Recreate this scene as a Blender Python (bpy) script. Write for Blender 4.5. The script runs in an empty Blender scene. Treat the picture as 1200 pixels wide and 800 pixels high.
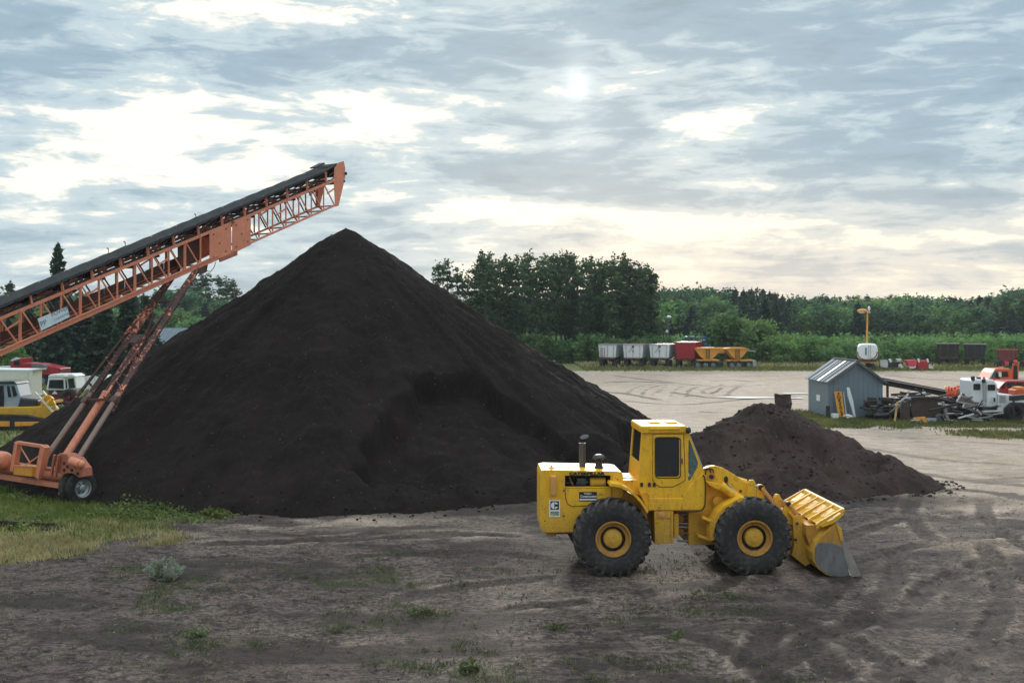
import bpy, bmesh, math, random
import numpy as np
from mathutils import Vector, Matrix
R = math.radians
random.seed(7)
rng = np.random.default_rng(7)
sc = bpy.context.scene
COL = sc.collection

# ------------------------------------------------------------------ camera, light, exposure
CAM_H = 5.4
F, CX, HY = 1300.0, 600.0, 378.0       # focal length and horizon, in units of the 1200 px wide frame
cd = bpy.data.cameras.new('camera')
cam = bpy.data.objects.new('camera', cd); COL.objects.link(cam)
cam.location = (0, 0, CAM_H); cam.rotation_euler = (R(90), 0, 0)
cd.lens = 36 * F / 1200; cd.sensor_width = 36
cd.shift_y = -(400 - HY) / 1200
cd.clip_start = .5; cd.clip_end = 9000
sc.camera = cam
sc.view_settings.view_transform = 'Standard'; sc.view_settings.look = 'None'
sc.view_settings.gamma = 1; sc.view_settings.use_curve_mapping = False
sc.view_settings.exposure = 0.75
SUN_AZ, SUN_EL = R(3.4), R(12)

class NG:
    """tiny node graph helper"""
    def __init__(s, nt): s.nt = nt; s.nt.nodes.clear()
    def n(s, t, **k):
        o = s.nt.nodes.new(t)
        for a, v in k.items(): setattr(o, a, v)
        return o
    def put(s, sock, v):
        if hasattr(v, 'is_linked') or hasattr(v, 'links'): s.nt.links.new(v, sock)
        else: sock.default_value = v
    def m(s, op, a, b=None, c=None, clamp=False):
        o = s.n('ShaderNodeMath', operation=op); o.use_clamp = clamp
        s.put(o.inputs[0], a)
        if b is not None: s.put(o.inputs[1], b)
        if c is not None: s.put(o.inputs[2], c)
        return o.outputs[0]
    def mix(s, f, a, b, mode='MIX'):
        o = s.n('ShaderNodeMix', data_type='RGBA', blend_type=mode)
        s.put(o.inputs[0], f)
        for i, v in ((6, a), (7, b)):
            if isinstance(v, tuple) and len(v) == 3: v = v + (1,)
            s.put(o.inputs[i], v)
        return o.outputs[2]
    def noise(s, vec, scale, detail=4, rough=.55, dist=0, w=None):
        o = s.n('ShaderNodeTexNoise')
        if vec is not None: s.nt.links.new(vec, o.inputs['Vector'])
        o.inputs['Scale'].default_value = scale; o.inputs['Detail'].default_value = detail
        o.inputs['Roughness'].default_value = rough; o.inputs['Distortion'].default_value = dist
        return o.outputs['Fac']
    def step(s, v, lo, hi):
        o = s.n('ShaderNodeMapRange', interpolation_type='SMOOTHSTEP')
        s.put(o.inputs[0], v); o.inputs[1].default_value = lo; o.inputs[2].default_value = hi
        return o.outputs[0]
    def vmul(s, vec, xyz):
        o = s.n('ShaderNodeVectorMath', operation='MULTIPLY'); s.nt.links.new(vec, o.inputs[0]); o.inputs[1].default_value = xyz
        return o.outputs[0]
    def comb(s, x, y, z=0.0):
        o = s.n('ShaderNodeCombineXYZ'); s.put(o.inputs[0], x); s.put(o.inputs[1], y); s.put(o.inputs[2], z)
        return o.outputs[0]

SKY_GAIN = 1.0
def make_world():
    w = bpy.data.worlds.new('World'); sc.world = w; w.use_nodes = True
    g = NG(w.node_tree)
    out = g.n('ShaderNodeOutputWorld'); bg = g.n('ShaderNodeBackground')
    sky = g.n('ShaderNodeTexSky', sky_type='NISHITA'); sky.sun_disc = False
    sky.sun_elevation = SUN_EL; sky.sun_rotation = SUN_AZ; sky.air_density = 1.2; sky.dust_density = 1.0
    tc = g.n('ShaderNodeTexCoord'); d = tc.outputs['Generated']
    sp = g.n('ShaderNodeSeparateXYZ'); g.nt.links.new(d, sp.inputs[0]); x, y, z = sp.outputs
    az = g.m('ARCTAN2', x, y); el = g.m('ARCSINE', z); elp = g.m('MAXIMUM', el, 0.0)
    zz = g.m('ADD', g.m('MAXIMUM', z, 0.0), .085)
    qx = g.m('DIVIDE', x, zz); qy = g.m('DIVIDE', y, zz)
    q = g.comb(g.m('MULTIPLY', qx, .75), g.m('MULTIPLY', qy, 1.25), g.m('MULTIPLY', el, 2.0))
    n1 = g.noise(q, 1.15, 10, .58, .25)
    n2 = g.noise(g.comb(g.m('MULTIPLY', az, 5.0), g.m('MULTIPLY', el, 15.0), 7.3), 1.6, 10, .62, .35)
    n3 = g.noise(g.comb(g.m('MULTIPLY', az, 9.0), g.m('MULTIPLY', el, 42.0), 3.3), 1.8, 8, .6, .6)
    def blob(px, py, sx, sy, amp, power=1):
        a = g.m('DIVIDE', g.m('SUBTRACT', az, (px - 600) / 1300), sx / 1300)
        b = g.m('DIVIDE', g.m('SUBTRACT', el, (378 - py) / 1300), sy / 1300)
        r = g.m('ADD', g.m('MULTIPLY', a, a), g.m('MULTIPLY', b, b))
        return g.m('MULTIPLY', g.m('EXPONENT', g.m('MULTIPLY', r, -.5)), amp)
    v = g.m('ADD', g.m('ADD', g.m('MULTIPLY', n1, .28), g.m('MULTIPLY', n2, .44)), g.m('MULTIPLY', n3, .28))
    # contrast around the middle
    v = g.m('MULTIPLY_ADD', g.m('SUBTRACT', v, .5), 3.3, .43)
    for b in [(150, 150, 190, 48, .24), (330, 150, 120, 35, .2), (560, 158, 120, 16, .16), (250, 25, 190, 22, .16),
              (60, 85, 60, 10, .08), (120, 55, 150, 22, -.12), (30, 118, 60, 12, -.16), (480, 95, 150, 30, -.13),
              (900, 100, 300, 62, -.17), (640, 70, 120, 25, -.06), (825, 155, 44, 11, .2), (700, 168, 40, 6, .12),
              (1120, 150, 38, 6, .26), (1118, 168, 30, 4, .2), (640, 172, 50, 8, .12), (790, 122, 22, 3, .2), (460, 205, 110, 24, -.14),
              (240, 188, 90, 9, -.12), (200, 215, 130, 14, .14), (40, 300, 170, 22, -.12), (600, 200, 90, 16, -.1), (900, 200, 260, 16, -.13),
              (760, 230, 62, 7, -.34), (960, 240, 150, 8, -.2), (1160, 242, 60, 7, -.14), (830, 262, 250, 22, .22), (650, 235, 90, 12, .1),
              (1060, 275, 190, 24, .15), (850, 222, 150, 5, .16), (1150, 225, 70, 5, .12), (660, 268, 60, 8, -.12), (680, 52, 18, 5, .22)]:
        v = g.m('ADD', v, blob(*b))
    low = g.step(elp, .085, .0)           # 1 at the horizon
    low = g.m('SUBTRACT', 1.0, g.step(elp, .0, .16))
    right = g.step(az, -.12, .12)
    warm = g.m('MULTIPLY', low, right)
    dark = g.mix(warm, (.245, .345, .45), (.42, .44, .47))
    mid = g.mix(warm, (.395, .495, .58), (.62, .585, .545))
    lite = g.mix(warm, (.83, .81, .755), (.83, .745, .61))
    deep = g.mix(warm, (.20, .285, .375), (.33, .36, .40))
    dark = g.mix(g.step(v, -.15, .26), deep, dark)
    c = g.mix(g.step(v, .24, .50), dark, mid)
    c = g.mix(g.step(v, .50, .74), c, lite)
    haze = g.m('MULTIPLY', g.m('SUBTRACT', 1.0, g.step(elp, .0, .035)), .55)
    c = g.mix(haze, c, g.mix(right, (.47, .55, .60), (.66, .61, .56)))
    # the sun behind thin cloud and its faint pillar
    glow = g.m('ADD', g.m('ADD', blob(677, 101, 8, 13, .17), blob(677, 104, 16, 34, .09)), blob(677, 130, 40, 50, .03))
    gl = g.mix(1.0, c, g.mix(glow, (0, 0, 0), (1, 1, 1)), 'ADD')
    # an overcast sky is brighter overhead than at the horizon (CIE: 1 + 2 sin el)
    rise = g.m('MULTIPLY_ADD', g.step(el, .30, 1.25), 1.7, 1.0)
    gl = g.mix(1.0, gl, g.comb(g.m('MULTIPLY', rise, 1.03), rise, g.m('MULTIPLY', rise, .93)), 'MULTIPLY')
    clouds = g.mix(1.0, gl, (10 * SKY_GAIN,) * 3, 'MULTIPLY')
    fin = g.mix(.97, sky.outputs[0], clouds)
    g.nt.links.new(fin, bg.inputs[0]); bg.inputs[1].default_value = .085
    g.nt.links.new(bg.outputs[0], out.inputs[0])
make_world()

sl = bpy.data.lights.new('sun', 'SUN'); sun = bpy.data.objects.new('sun', sl); COL.objects.link(sun)
sl.energy = 1.4; sl.angle = R(10); sl.color = (1, .93, .82)
sd = Vector((math.sin(SUN_AZ) * math.cos(SUN_EL), math.cos(SUN_AZ) * math.cos(SUN_EL), math.sin(SUN_EL)))
sun.rotation_euler = sd.to_track_quat('Z', 'Y').to_euler(); sun.location = (0, 0, 60)

# ------------------------------------------------------------------ placing helpers
def W(x, y, d):                          # frame point + distance -> world point
    return Vector(((x - CX) * d / F, d, CAM_H - (y - HY) * d / F))
def G(x, y):                             # frame point on level ground
    return W(x, y, CAM_H * F / (y - HY))
class VP:                                # vertical plane through p (X,Y) running along d
    def __init__(s, p, d, off=0.0):
        s.d = Vector((d[0], d[1])).normalized(); s.p = Vector((p[0], p[1])) + Vector((s.d.y, -s.d.x)) * off
    def __call__(s, x, y, off=0.0):
        q = (x - CX) / F; p = s.p + Vector((s.d.y, -s.d.x)) * off
        t = (q * p.y - p.x) / (s.d.x - q * s.d.y)
        P = p + s.d * t
        return Vector((P.x, P.y, CAM_H - (y - HY) * P.y / F))

# ------------------------------------------------------------------ object helpers
def tag(o, label=None, cat=None, group=None, kind=None):
    for k, v in (('label', label), ('category', cat), ('group', group), ('kind', kind)):
        if v: o[k] = v
    return o
def thing(name, label, cat, loc=(0, 0, 0), rz=0, group=None):
    o = bpy.data.objects.new(name, None); COL.objects.link(o); o.empty_display_size = .3
    o.location = loc; o.rotation_euler = (0, 0, rz); o['off'] = 0
    return tag(o, label, cat, group)
def origin_of(p):
    v = Vector((0, 0, 0))
    while p is not None: v += Vector(p.location); p = p.parent
    return v
class MB:
    def __init__(s): s.v = []; s.f = []; s.mi = []; s.cur = 0
    def add(s, vs, fs):
        n = len(s.v); s.v += [tuple(v) for v in vs]
        s.f += [tuple(i + n for i in f) for f in fs]; s.mi += [s.cur] * len(fs); return s
    def hexa(s, p):                      # 8 points: bottom ring, top ring
        return s.add(p, [(3, 2, 1, 0), (4, 5, 6, 7), (0, 1, 5, 4), (1, 2, 6, 5), (2, 3, 7, 6), (3, 0, 4, 7)])
    def box(s, c, sz, rz=0, rx=0, ry=0):
        M = Matrix.Translation(c) @ Matrix.Rotation(rz, 4, 'Z') @ Matrix.Rotation(rx, 4, 'X') @ Matrix.Rotation(ry, 4, 'Y')
        a, b, h = sz[0] / 2, sz[1] / 2, sz[2] / 2
        return s.hexa([M @ Vector(q) for q in ((-a, -b, -h), (a, -b, -h), (a, b, -h), (-a, b, -h), (-a, -b, h), (a, -b, h), (a, b, h), (-a, b, h))])
    def bar(s, p, q, w, h=None, up=(0, 0, 1)):
        p = Vector(p); q = Vector(q); h = h or w
        d = (q - p).normalized(); u = Vector(up)
        if abs(d.dot(u)) > .98: u = Vector((0, 1, 0))
        a = d.cross(u).normalized() * w / 2; b = a.cross(d).normalized() * h / 2
        return s.hexa([p - a - b, p + a - b, q + a - b, q - a - b, p - a + b, p + a + b, q + a + b, q - a + b])
    def tube(s, p, q, r, n=10, r2=None, cap=True):
        p = Vector(p); q = Vector(q); r2 = r if r2 is None else r2
        d = (q - p).normalized(); u = Vector((0, 0, 1)) if abs(d.z) < .9 else Vector((1, 0, 0))
        a = d.cross(u).normalized(); b = a.cross(d)
        vs = []
        for c, rr in ((p, r), (q, r2)):
            vs += [c + (a * math.cos(t) + b * math.sin(t)) * rr for t in [2 * math.pi * i / n for i in range(n)]]
        fs = [(i, (i + 1) % n, n + (i + 1) % n, n + i) for i in range(n)]
        if cap: fs += [tuple(range(n))[::-1], tuple(range(n, 2 * n))]
        return s.add(vs, fs)
    def path(s, pts, r, n=6):
        for a, b in zip(pts[:-1], pts[1:]): s.tube(a, b, r, n)
        return s
    def prism(s, poly, off):             # polygon of 3-D points extruded by a vector
        off = Vector(off); n = len(poly); P = [Vector(p) for p in poly]
        return s.add(P + [p + off for p in P], [tuple(range(n)), tuple(range(2 * n - 1, n - 1, -1))] + [((i + 1) % n, i, n + i, n + (i + 1) % n) for i in range(n)])
    def lathe(s, prof, c, ax, n=40, closed=False):    # prof: (radius, distance along axis)
        c = Vector(c); ax = Vector(ax).normalized(); u = Vector((0, 0, 1)) if abs(ax.z) < .9 else Vector((1, 0, 0))
        a = ax.cross(u).normalized(); b = a.cross(ax); m = len(prof); vs = []
        for i in range(n):
            t = 2 * math.pi * i / n; e = a * math.cos(t) + b * math.sin(t)
            vs += [c + e * r + ax * z for r, z in prof]
        fs = []
        for i in range(n):
            j = (i + 1) % n
            for k in range(m if closed else m - 1):
                l = (k + 1) % m; fs.append((i * m + k, j * m + k, j * m + l, i * m + l))
        return s.add(vs, fs)
    def blob(s, c, sz, seed=0, amp=.15, n=2):
        bm = bmesh.new(); bmesh.ops.create_icosphere(bm, subdivisions=n, radius=1); r = random.Random(seed)
        vs = [Vector((v.co.x * sz[0], v.co.y * sz[1], v.co.z * sz[2])) * (1 + r.uniform(-amp, amp)) + Vector(c) for v in bm.verts]
        bm.verts.ensure_lookup_table(); fs = [tuple(v.index for v in f.verts) for f in bm.faces]; bm.free()
        return s.add(vs, fs)
    def build(s, name, mat, parent=None, smooth=False, bevel=0, local=False, seg=2):
        me = bpy.data.meshes.new(name)
        o3 = Vector((0, 0, 0)) if local else origin_of(parent)
        me.from_pydata([(v[0] - o3.x, v[1] - o3.y, v[2] - o3.z) for v in s.v], [], s.f)
        mats = mat if isinstance(mat, (list, tuple)) else [mat]
        for m in mats: me.materials.append(m)
        if len(mats) > 1: me.polygons.foreach_set('material_index', s.mi)
        me.validate()
        bm = bmesh.new(); bm.from_mesh(me); bmesh.ops.recalc_face_normals(bm, faces=bm.faces); bm.to_mesh(me); bm.free()
        if smooth:
            me.polygons.foreach_set('use_smooth', [True] * len(me.polygons)); me.set_sharp_from_angle(angle=R(35))
        o = bpy.data.objects.new(name, me); COL.objects.link(o)
        if parent: o.parent = parent
        if bevel:
            b = o.modifiers.new('bevel', 'BEVEL'); b.width = bevel; b.segments = seg; b.limit_method = 'ANGLE'; b.angle_limit = R(40)
        return o
def bake(o):
    dg = bpy.context.evaluated_depsgraph_get(); me = bpy.data.meshes.new_from_object(o.evaluated_get(dg)); o.modifiers.clear(); old = o.data; o.data = me
    return o
def cut(o, cutter_mb):
    c = cutter_mb.build('cutter', M['dark'], None); c.location = origin_of(o.parent) * 0
    # cutter is built in world coordinates; move it into the object's space
    md = o.modifiers.new('cut', 'BOOLEAN'); md.operation = 'DIFFERENCE'; md.object = c; md.solver = 'EXACT'
    bpy.context.view_layer.update(); bake(o); bpy.data.objects.remove(c, do_unlink=True); return o
def copy_tree(o, parent=None):
    c = o.copy(); COL.objects.link(c); c.parent = parent
    for ch in o.children: copy_tree(ch, c)
    return c
def place(o, loc, rz=0): o.location = loc; o.rotation_euler = (0, 0, rz); return o
def text(name, body, size, loc, rot, mat, parent, ext=.002, sx=1, align='CENTER', bold=0):
    cu = bpy.data.curves.new(name, 'FONT'); cu.body = body; cu.size = size; cu.extrude = ext; cu.align_x = align; cu.align_y = 'CENTER'; cu.offset = bold
    t = bpy.data.objects.new(name, cu); COL.objects.link(t); dg = bpy.context.evaluated_depsgraph_get()
    me = bpy.data.meshes.new_from_object(t.evaluated_get(dg)); bpy.data.objects.remove(t, do_unlink=True)
    o = bpy.data.objects.new(name, me); COL.objects.link(o); me.materials.clear(); me.materials.append(mat)
    o.parent = parent; o.location = Vector(loc) - origin_of(parent); o.rotation_euler = rot; o.scale = (sx, 1, 1); return o

# ------------------------------------------------------------------ noise in numpy
_T = np.random.default_rng(99).random((256, 256))
def vn(x, y, s=0):
    x = np.asarray(x, float) + s * 37.7; y = np.asarray(y, float) + s * 17.3
    i = np.floor(x).astype(int); j = np.floor(y).astype(int); fx = x - i; fy = y - j
    fx = fx * fx * (3 - 2 * fx); fy = fy * fy * (3 - 2 * fy)
    a = _T[i & 255, j & 255]; b = _T[(i + 1) & 255, j & 255]; c = _T[i & 255, (j + 1) & 255]; e = _T[(i + 1) & 255, (j + 1) & 255]
    return (a * (1 - fx) + b * fx) * (1 - fy) + (c * (1 - fx) + e * fx) * fy
def fbm(x, y, o=4, s=0, g=.5):
    t = 0; a = 1; n = 0
    x = np.asarray(x, float); y = np.asarray(y, float)
    for k in range(o):
        t = t + a * (vn(x, y, s + k) - .5) * 2; n += a; a *= g; x, y = (x * .8 - y * .6) * 2.03, (x * .6 + y * .8) * 2.03
    return t / n
def ss(v, a, b):
    t = np.clip((v - a) / (b - a), 0, 1); return t * t * (3 - 2 * t)

# ------------------------------------------------------------------ materials
M = {}
def mat(name):
    m = bpy.data.materials.new(name); m.use_nodes = True; g = NG(m.node_tree)
    out = g.n('ShaderNodeOutputMaterial'); b = g.n('ShaderNodeBsdfPrincipled'); g.nt.links.new(b.outputs[0], out.inputs[0])
    M[name] = m
    return m, g, b
def bump(g, b, h, st, dist=.02):
    n = g.n('ShaderNodeBump'); n.inputs['Strength'].default_value = st; n.inputs['Distance'].default_value = dist
    g.put(n.inputs['Height'], h); g.nt.links.new(n.outputs[0], b.inputs['Normal'])
def paint(name, col, rough=.5, vary=.25, dirt=None, dirt_amt=.35, chip=None, chip_amt=0.0, scale=1.0, metal=0, bmp=.15, streak=True, mud=0):
    m, g, b = mat(name); oc = g.n('ShaderNodeTexCoord').outputs['Object']
    n1 = g.noise(oc, 1.7 * scale, 6, .65); n2 = g.noise(g.vmul(oc, (7, 7, 1.8 if streak else 7)), 1.5 * scale, 5, .6); n3 = g.noise(oc, 22 * scale, 5, .7)
    dk = tuple(c * (1 - vary) for c in col)
    c = g.mix(g.step(n1, .3, .7), dk, col)
    if dirt:
        f = g.m('MULTIPLY', g.step(g.m('ADD', g.m('MULTIPLY', n2, .6), g.m('MULTIPLY', n1, .4)), .46, .68), dirt_amt)
        c = g.mix(f, c, dirt)
    r = rough
    if mud:
        sz = g.n('ShaderNodeSeparateXYZ'); g.nt.links.new(oc, sz.inputs[0]); lo = g.m('SUBTRACT', 1.0, g.step(sz.outputs[2], .5, 2.0))
        f = g.m('MULTIPLY', g.step(g.m('ADD', g.m('ADD', g.m('MULTIPLY', n3, .5), g.m('MULTIPLY', n1, .4)), g.m('MULTIPLY', lo, .22)), .47, .72), mud); c = g.mix(f, c, (.13, .085, .055)); r = g.m('MULTIPLY_ADD', f, .3, rough)
    if mud:
        n4 = g.noise(oc, 5.5, 7, .72, .4); c = g.mix(g.m('MULTIPLY', g.step(n4, .585, .64), .55), c, (.34, .17, .05)); n5 = g.noise(oc, 13, 5, .7); c = g.mix(g.m('MULTIPLY', g.step(n5, .64, .67), .7), c, (.10, .055, .03))
    if chip:
        f = g.step(g.m('ADD', g.m('MULTIPLY', n3, .6), g.m('MULTIPLY', n1, .4)), .64 - chip_amt, .67 - chip_amt)
        c = g.mix(f, c, chip); r = g.m('ADD', g.m('MULTIPLY', f, .3), r, clamp=True)
    g.put(b.inputs['Base Color'], c); g.put(b.inputs['Roughness'], r); b.inputs['Metallic'].default_value = metal
    bump(g, b, n3, bmp, .006)
    return m
RUST = (.10, .035, .018)
paint('yellow', (.94, .50, .014), .5, .22, (.30, .15, .04), .38, RUST, .028, 1.3, mud=.45)
paint('yellow_dark', (.74, .34, .02), .5, .25, (.16, .09, .04), .6, RUST, .03, 1.4, mud=.5)
paint('orange_tan', (.72, .34, .10), .5, .2, (.25, .13, .06), .4, None, 0)
paint('salmon', (.80, .275, .155), .55, .2, (.34, .11, .07), .45, RUST, .0, 1.2)
paint('salmon_worn', (.50, .15, .08), .6, .3, (.16, .07, .05), .6, RUST, .06, 1.6)
paint('peeling', (.085, .035, .028), .7, .35, (.05, .03, .025), .4, (.80, .28, .17), .105, .5)
paint('brown_steel', (.12, .055, .04), .65, .3, (.06, .035, .03), .4, (.62, .22, .12), -.08, .7)
paint('tube_grey', (.28, .17, .13), .5, .2, (.14, .08, .06), .4)
paint('rubber', (.024, .021, .020), .85, .3, (.085, .070, .060), .7, None, 0, 1.0, 0, .3, False)
paint('tread_rubber', (.040, .034, .031), .85, .4, (.16, .135, .115), .85, None, 0, 1.6, 0, .4, False)
paint('rubber_dusty', (.04, .038, .038), .8, .25, (.11, .095, .085), .75, None, 0, 1.6)
paint('belt', (.022, .022, .023), .8, .3, (.05, .045, .04), .5)
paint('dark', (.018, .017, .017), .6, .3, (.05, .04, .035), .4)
paint('stack_steel', (.07, .068, .07), .5, .3, (.12, .09, .07), .5)
paint('black_steel', (.022, .022, .025), .45, .3, (.06, .05, .045), .5)
paint('steel_worn', (.26, .26, .265), .4, .35, (.12, .09, .075), .6, RUST, -.03, 1.2, .5)
paint('grey_metal', (.42, .44, .46), .4, .15, (.25, .22, .2), .4, None, 0, 1, .5)
paint('galvanised', (.155, .19, .225), .8, .15, (.2, .19, .19), .35, None, 0, 1, .25)
paint('roof_dark', (.11, .13, .15), .5, .2, (.12, .08, .05), .3, None, 0, 1, .4)
paint('siding', (.155, .205, .245), .5, .10, (.14, .15, .15), .4, (.10, .07, .06), -.07, .7)
paint('white', (.78, .79, .80), .4, .08, (.35, .32, .28), .35, None, 0)
paint('white_dirty', (.66, .66, .65), .5, .12, (.25, .22, .2), .5, RUST, -.05)
paint('cream', (.72, .70, .58), .5, .1, (.35, .32, .25), .3)
paint('sign_white', (.66, .76, .80), .45, .12, (.40, .42, .40), .5)
paint('red', (.40, .015, .022), .4, .2, (.14, .03, .03), .4)
paint('pink_red', (.66, .06, .10), .45, .2, (.3, .08, .08), .3)
paint('dark_red', (.17, .025, .025), .55, .25, (.08, .03, .03), .4)
paint('hopper_red', (.20, .035, .035), .6, .25, (.10, .04, .03), .5)
paint('vermilion', (.66, .10, .035), .4, .12, (.3, .08, .04), .3)
paint('blue', (.02, .09, .33), .45, .2, (.05, .08, .14), .3)
paint('amber', (.80, .34, .035), .5, .15, (.3, .14, .04), .5, RUST, -.02)
paint('rust', (.085, .052, .047), .85, .3, (.14, .075, .055), .5, None, 0, 1, 0, .4)
paint('rust_dark', (.035, .026, .024), .85, .3, (.08, .045, .03), .6, None, 0, 1, 0, .4)
paint('rust_pale', (.16, .11, .095), .8, .3, (.09, .05, .04), .5, None, 0, 1, 0, .3)
paint('wood_pale', (.42, .36, .28), .8, .25, (.2, .16, .12), .5)
paint('wood_yellow', (.55, .32, .10), .7, .25, (.25, .14, .06), .4)
paint('wood_grey', (.20, .18, .165), .85, .25, (.1, .085, .075), .5)
paint('blue_grey', (.30, .36, .42), .5, .15, (.2, .2, .2), .3)
paint('bark', (.085, .062, .05), .9, .3, (.15, .12, .1), .5)
paint('black_ink', (.015, .015, .015), .6, .1)
paint('faded_ink', (.12, .18, .24), .7, .2)
paint('steel_edge', (.30, .27, .24), .5, .3, (.16, .12, .09), .5, RUST, 0)
paint('pale_ground', (.60, .57, .53), .6, .1, (.5, .45, .4), .5)
paint('alu_side', (.30, .32, .34), .45, .2, (.2, .18, .17), .5)
paint('decal_white', (.8, .8, .8), .4, .05)
paint('decal_green', (.42, .50, .30), .5, .1)
paint('decal_red', (.55, .05, .04), .5, .1)
paint('tail_light', (.45, .01, .01), .25, .1)
paint('dry_stick', (.30, .24, .19), .9, .2)
paint('pvc_orange', (.85, .14, .04), .5, .15, (.6, .3, .2), .4)
def glass(name, col, rough=.08):
    m, g, b = mat(name); b.inputs['Base Color'].default_value = col + (1,); b.inputs['Roughness'].default_value = rough
    b.inputs['Transmission Weight'].default_value = .68; b.inputs['IOR'].default_value = 1.45
    oc = g.n('ShaderNodeTexCoord').outputs['Object']; g.put(b.inputs['Roughness'], g.m('MULTIPLY_ADD', g.noise(oc, 3, 4), .14, .02))
    return m
glass('glass', (.26, .38, .38)); glass('glass_clear', (.85, .9, .9)); glass('glass_dark', (.05, .065, .07))
# ------------------------------------------------------------------ ground
def grid_axis(parts, end, grow=1.12):
    a = [parts[0][0]]
    for lo, hi, st in parts:
        while a[-1] < hi - 1e-6: a.append(a[-1] + st)
    st = parts[-1][2]
    while a[-1] < end: st *= grow; a.append(a[-1] + st)
    return a
def neg_axis(start, st, end, grow=1.12):
    a = [start]
    while a[-1] > end: st *= grow; a.append(a[-1] - st)
    return a[1:][::-1]
def catmull(pts, n=14):
    P = [np.array(p, float) for p in pts]; P = [2 * P[0] - P[1]] + P + [2 * P[-1] - P[-2]]; out = []
    for i in range(1, len(P) - 2):
        for k in range(n):
            t = k / n
            out.append(.5 * ((2 * P[i]) + (-P[i - 1] + P[i + 1]) * t + (2 * P[i - 1] - 5 * P[i] + 4 * P[i + 1] - P[i + 2]) * t * t + (-P[i - 1] + 3 * P[i] - 3 * P[i + 1] + P[i + 2]) * t ** 3))
    out.append(P[-2]); return np.array(out)
def gpx(pts): return [(G(x, y).x, G(x, y).y) for x, y in pts]
def path_field(X, Y, pts, width):
    """signed cross distance and run length to a polyline, only near it"""
    P = catmull(pts); best = np.full(X.shape, 1e9); run = np.zeros(X.shape); sgn = np.zeros(X.shape); L = 0
    lo = P.min(0) - width; hi = P.max(0) + width
    msk = (X > lo[0]) & (X < hi[0]) & (Y > lo[1]) & (Y < hi[1]); idx = np.nonzero(msk); x = X[idx]; y = Y[idx]
    b = np.full(x.shape, 1e9); r = np.zeros(x.shape); sg = np.zeros(x.shape)
    for p, q in zip(P[:-1], P[1:]):
        d = q - p; l = np.hypot(*d)
        if l < 1e-6: continue
        t = np.clip(((x - p[0]) * d[0] + (y - p[1]) * d[1]) / l ** 2, 0, 1)
        dx = x - p[0] - t * d[0]; dy = y - p[1] - t * d[1]; dd = np.hypot(dx, dy); c = dd < b
        b[c] = dd[c]; r[c] = (L + t * l)[c]; sg[c] = np.sign(dx * d[1] - dy * d[0])[c]; L += l
    best[idx] = b; run[idx] = r; sgn[idx] = sg
    return best, run, sgn
# wheel tracks, as ground positions; (points, half width, depth, lug pitch, darkness)
TR = []
def tracks(px, gauge=2.1, hw=.28, depth=.05, pitch=.42, dark=.95):
    P = catmull(gpx(px), 6); T = np.gradient(P, axis=0); T /= np.hypot(T[:, 0], T[:, 1])[:, None] + 1e-9; Nn = np.stack([T[:, 1], -T[:, 0]], 1)
    for s in ((-gauge / 2, gauge / 2) if gauge else (0,)): TR.append((P[::3] + Nn[::3] * s, hw, depth, pitch, dark))
tracks([(1200, 640), (1120, 648), (1040, 672), (990, 715), (960, 790)], 2.1, .28, .06)
tracks([(1010, 600), (1060, 612), (1100, 640), (1110, 690), (1060, 760)], 2.1, .26, .045)
tracks([(860, 615), (880, 650), (950, 700), (1060, 790)], 2.1, .28, .04)
tracks([(700, 700), (760, 720), (880, 740), (1000, 800)], 2.1, .28, .045)
tracks([(120, 655), (260, 645), (400, 640), (560, 636), (660, 645)], 2.1, .26, .05)
tracks([(180, 640), (330, 633), (470, 622), (600, 628)], 0, .3, .05)
tracks([(1200, 585), (1110, 590), (1010, 603), (900, 640)], 2.1, .26, .03)
tracks([(1200, 560), (1130, 572), (1110, 600), (1150, 640), (1200, 665)], 2.0, .26, .035)
tracks([(1200, 610), (1100, 618), (1030, 632), (960, 655), (900, 700)], 2.1, .26, .05)
tracks([(1200, 720), (1120, 735), (1040, 760), (980, 800)], 2.1, .28, .05)
tracks([(300, 800), (420, 740), (560, 700), (660, 690)], 2.1, .26, .035)
YT = []                                   # stains of old wheel runs out in the pale yard
for k in range(8):
    j_ = random.uniform(-5, 5); q_ = random.uniform(-2, 2); YT.append((gpx([(735 + 17 * k + j_, 463 + q_), (740 + 17 * k, 457), (752 + 17 * k + j_, 452.4), (766 + 17 * k - j_, 451 + q_ * .4)]), random.uniform(.14, .24), random.uniform(.25, .45)))
for px, w_, a_ in [([(712, 448), (745, 447), (785, 449)], .5, .9), ([(838, 446), (860, 445.5), (880, 447)], .45, .9), ([(720, 440), (760, 445), (830, 452), (900, 451)], .4, .35),
                   ([(735, 470), (790, 474), (850, 470), (930, 462)], .4, .35), ([(820, 482), (838, 483)], .3, .5), ([(700, 458), (730, 461), (770, 468)], .5, .45),
                   ([(790, 460), (835, 466), (870, 466)], .35, .5), ([(985, 520), (1080, 535), (1200, 545)], .4, .28), ([(1000, 540), (1090, 556), (1200, 570)], .5, .35),
                   ([(1060, 575), (1130, 573), (1200, 583)], .35, .45), ([(1050, 560), (1120, 562), (1200, 560)], .25, .3), ([(940, 505), (1050, 512), (1200, 522)], .3, .25),
                   ([(730, 437), (820, 441), (930, 440)], .5, .3), ([(1040, 440), (1120, 446), (1200, 443)], .5, .3)]:
    YT.append((gpx(px), w_, a_))

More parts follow.
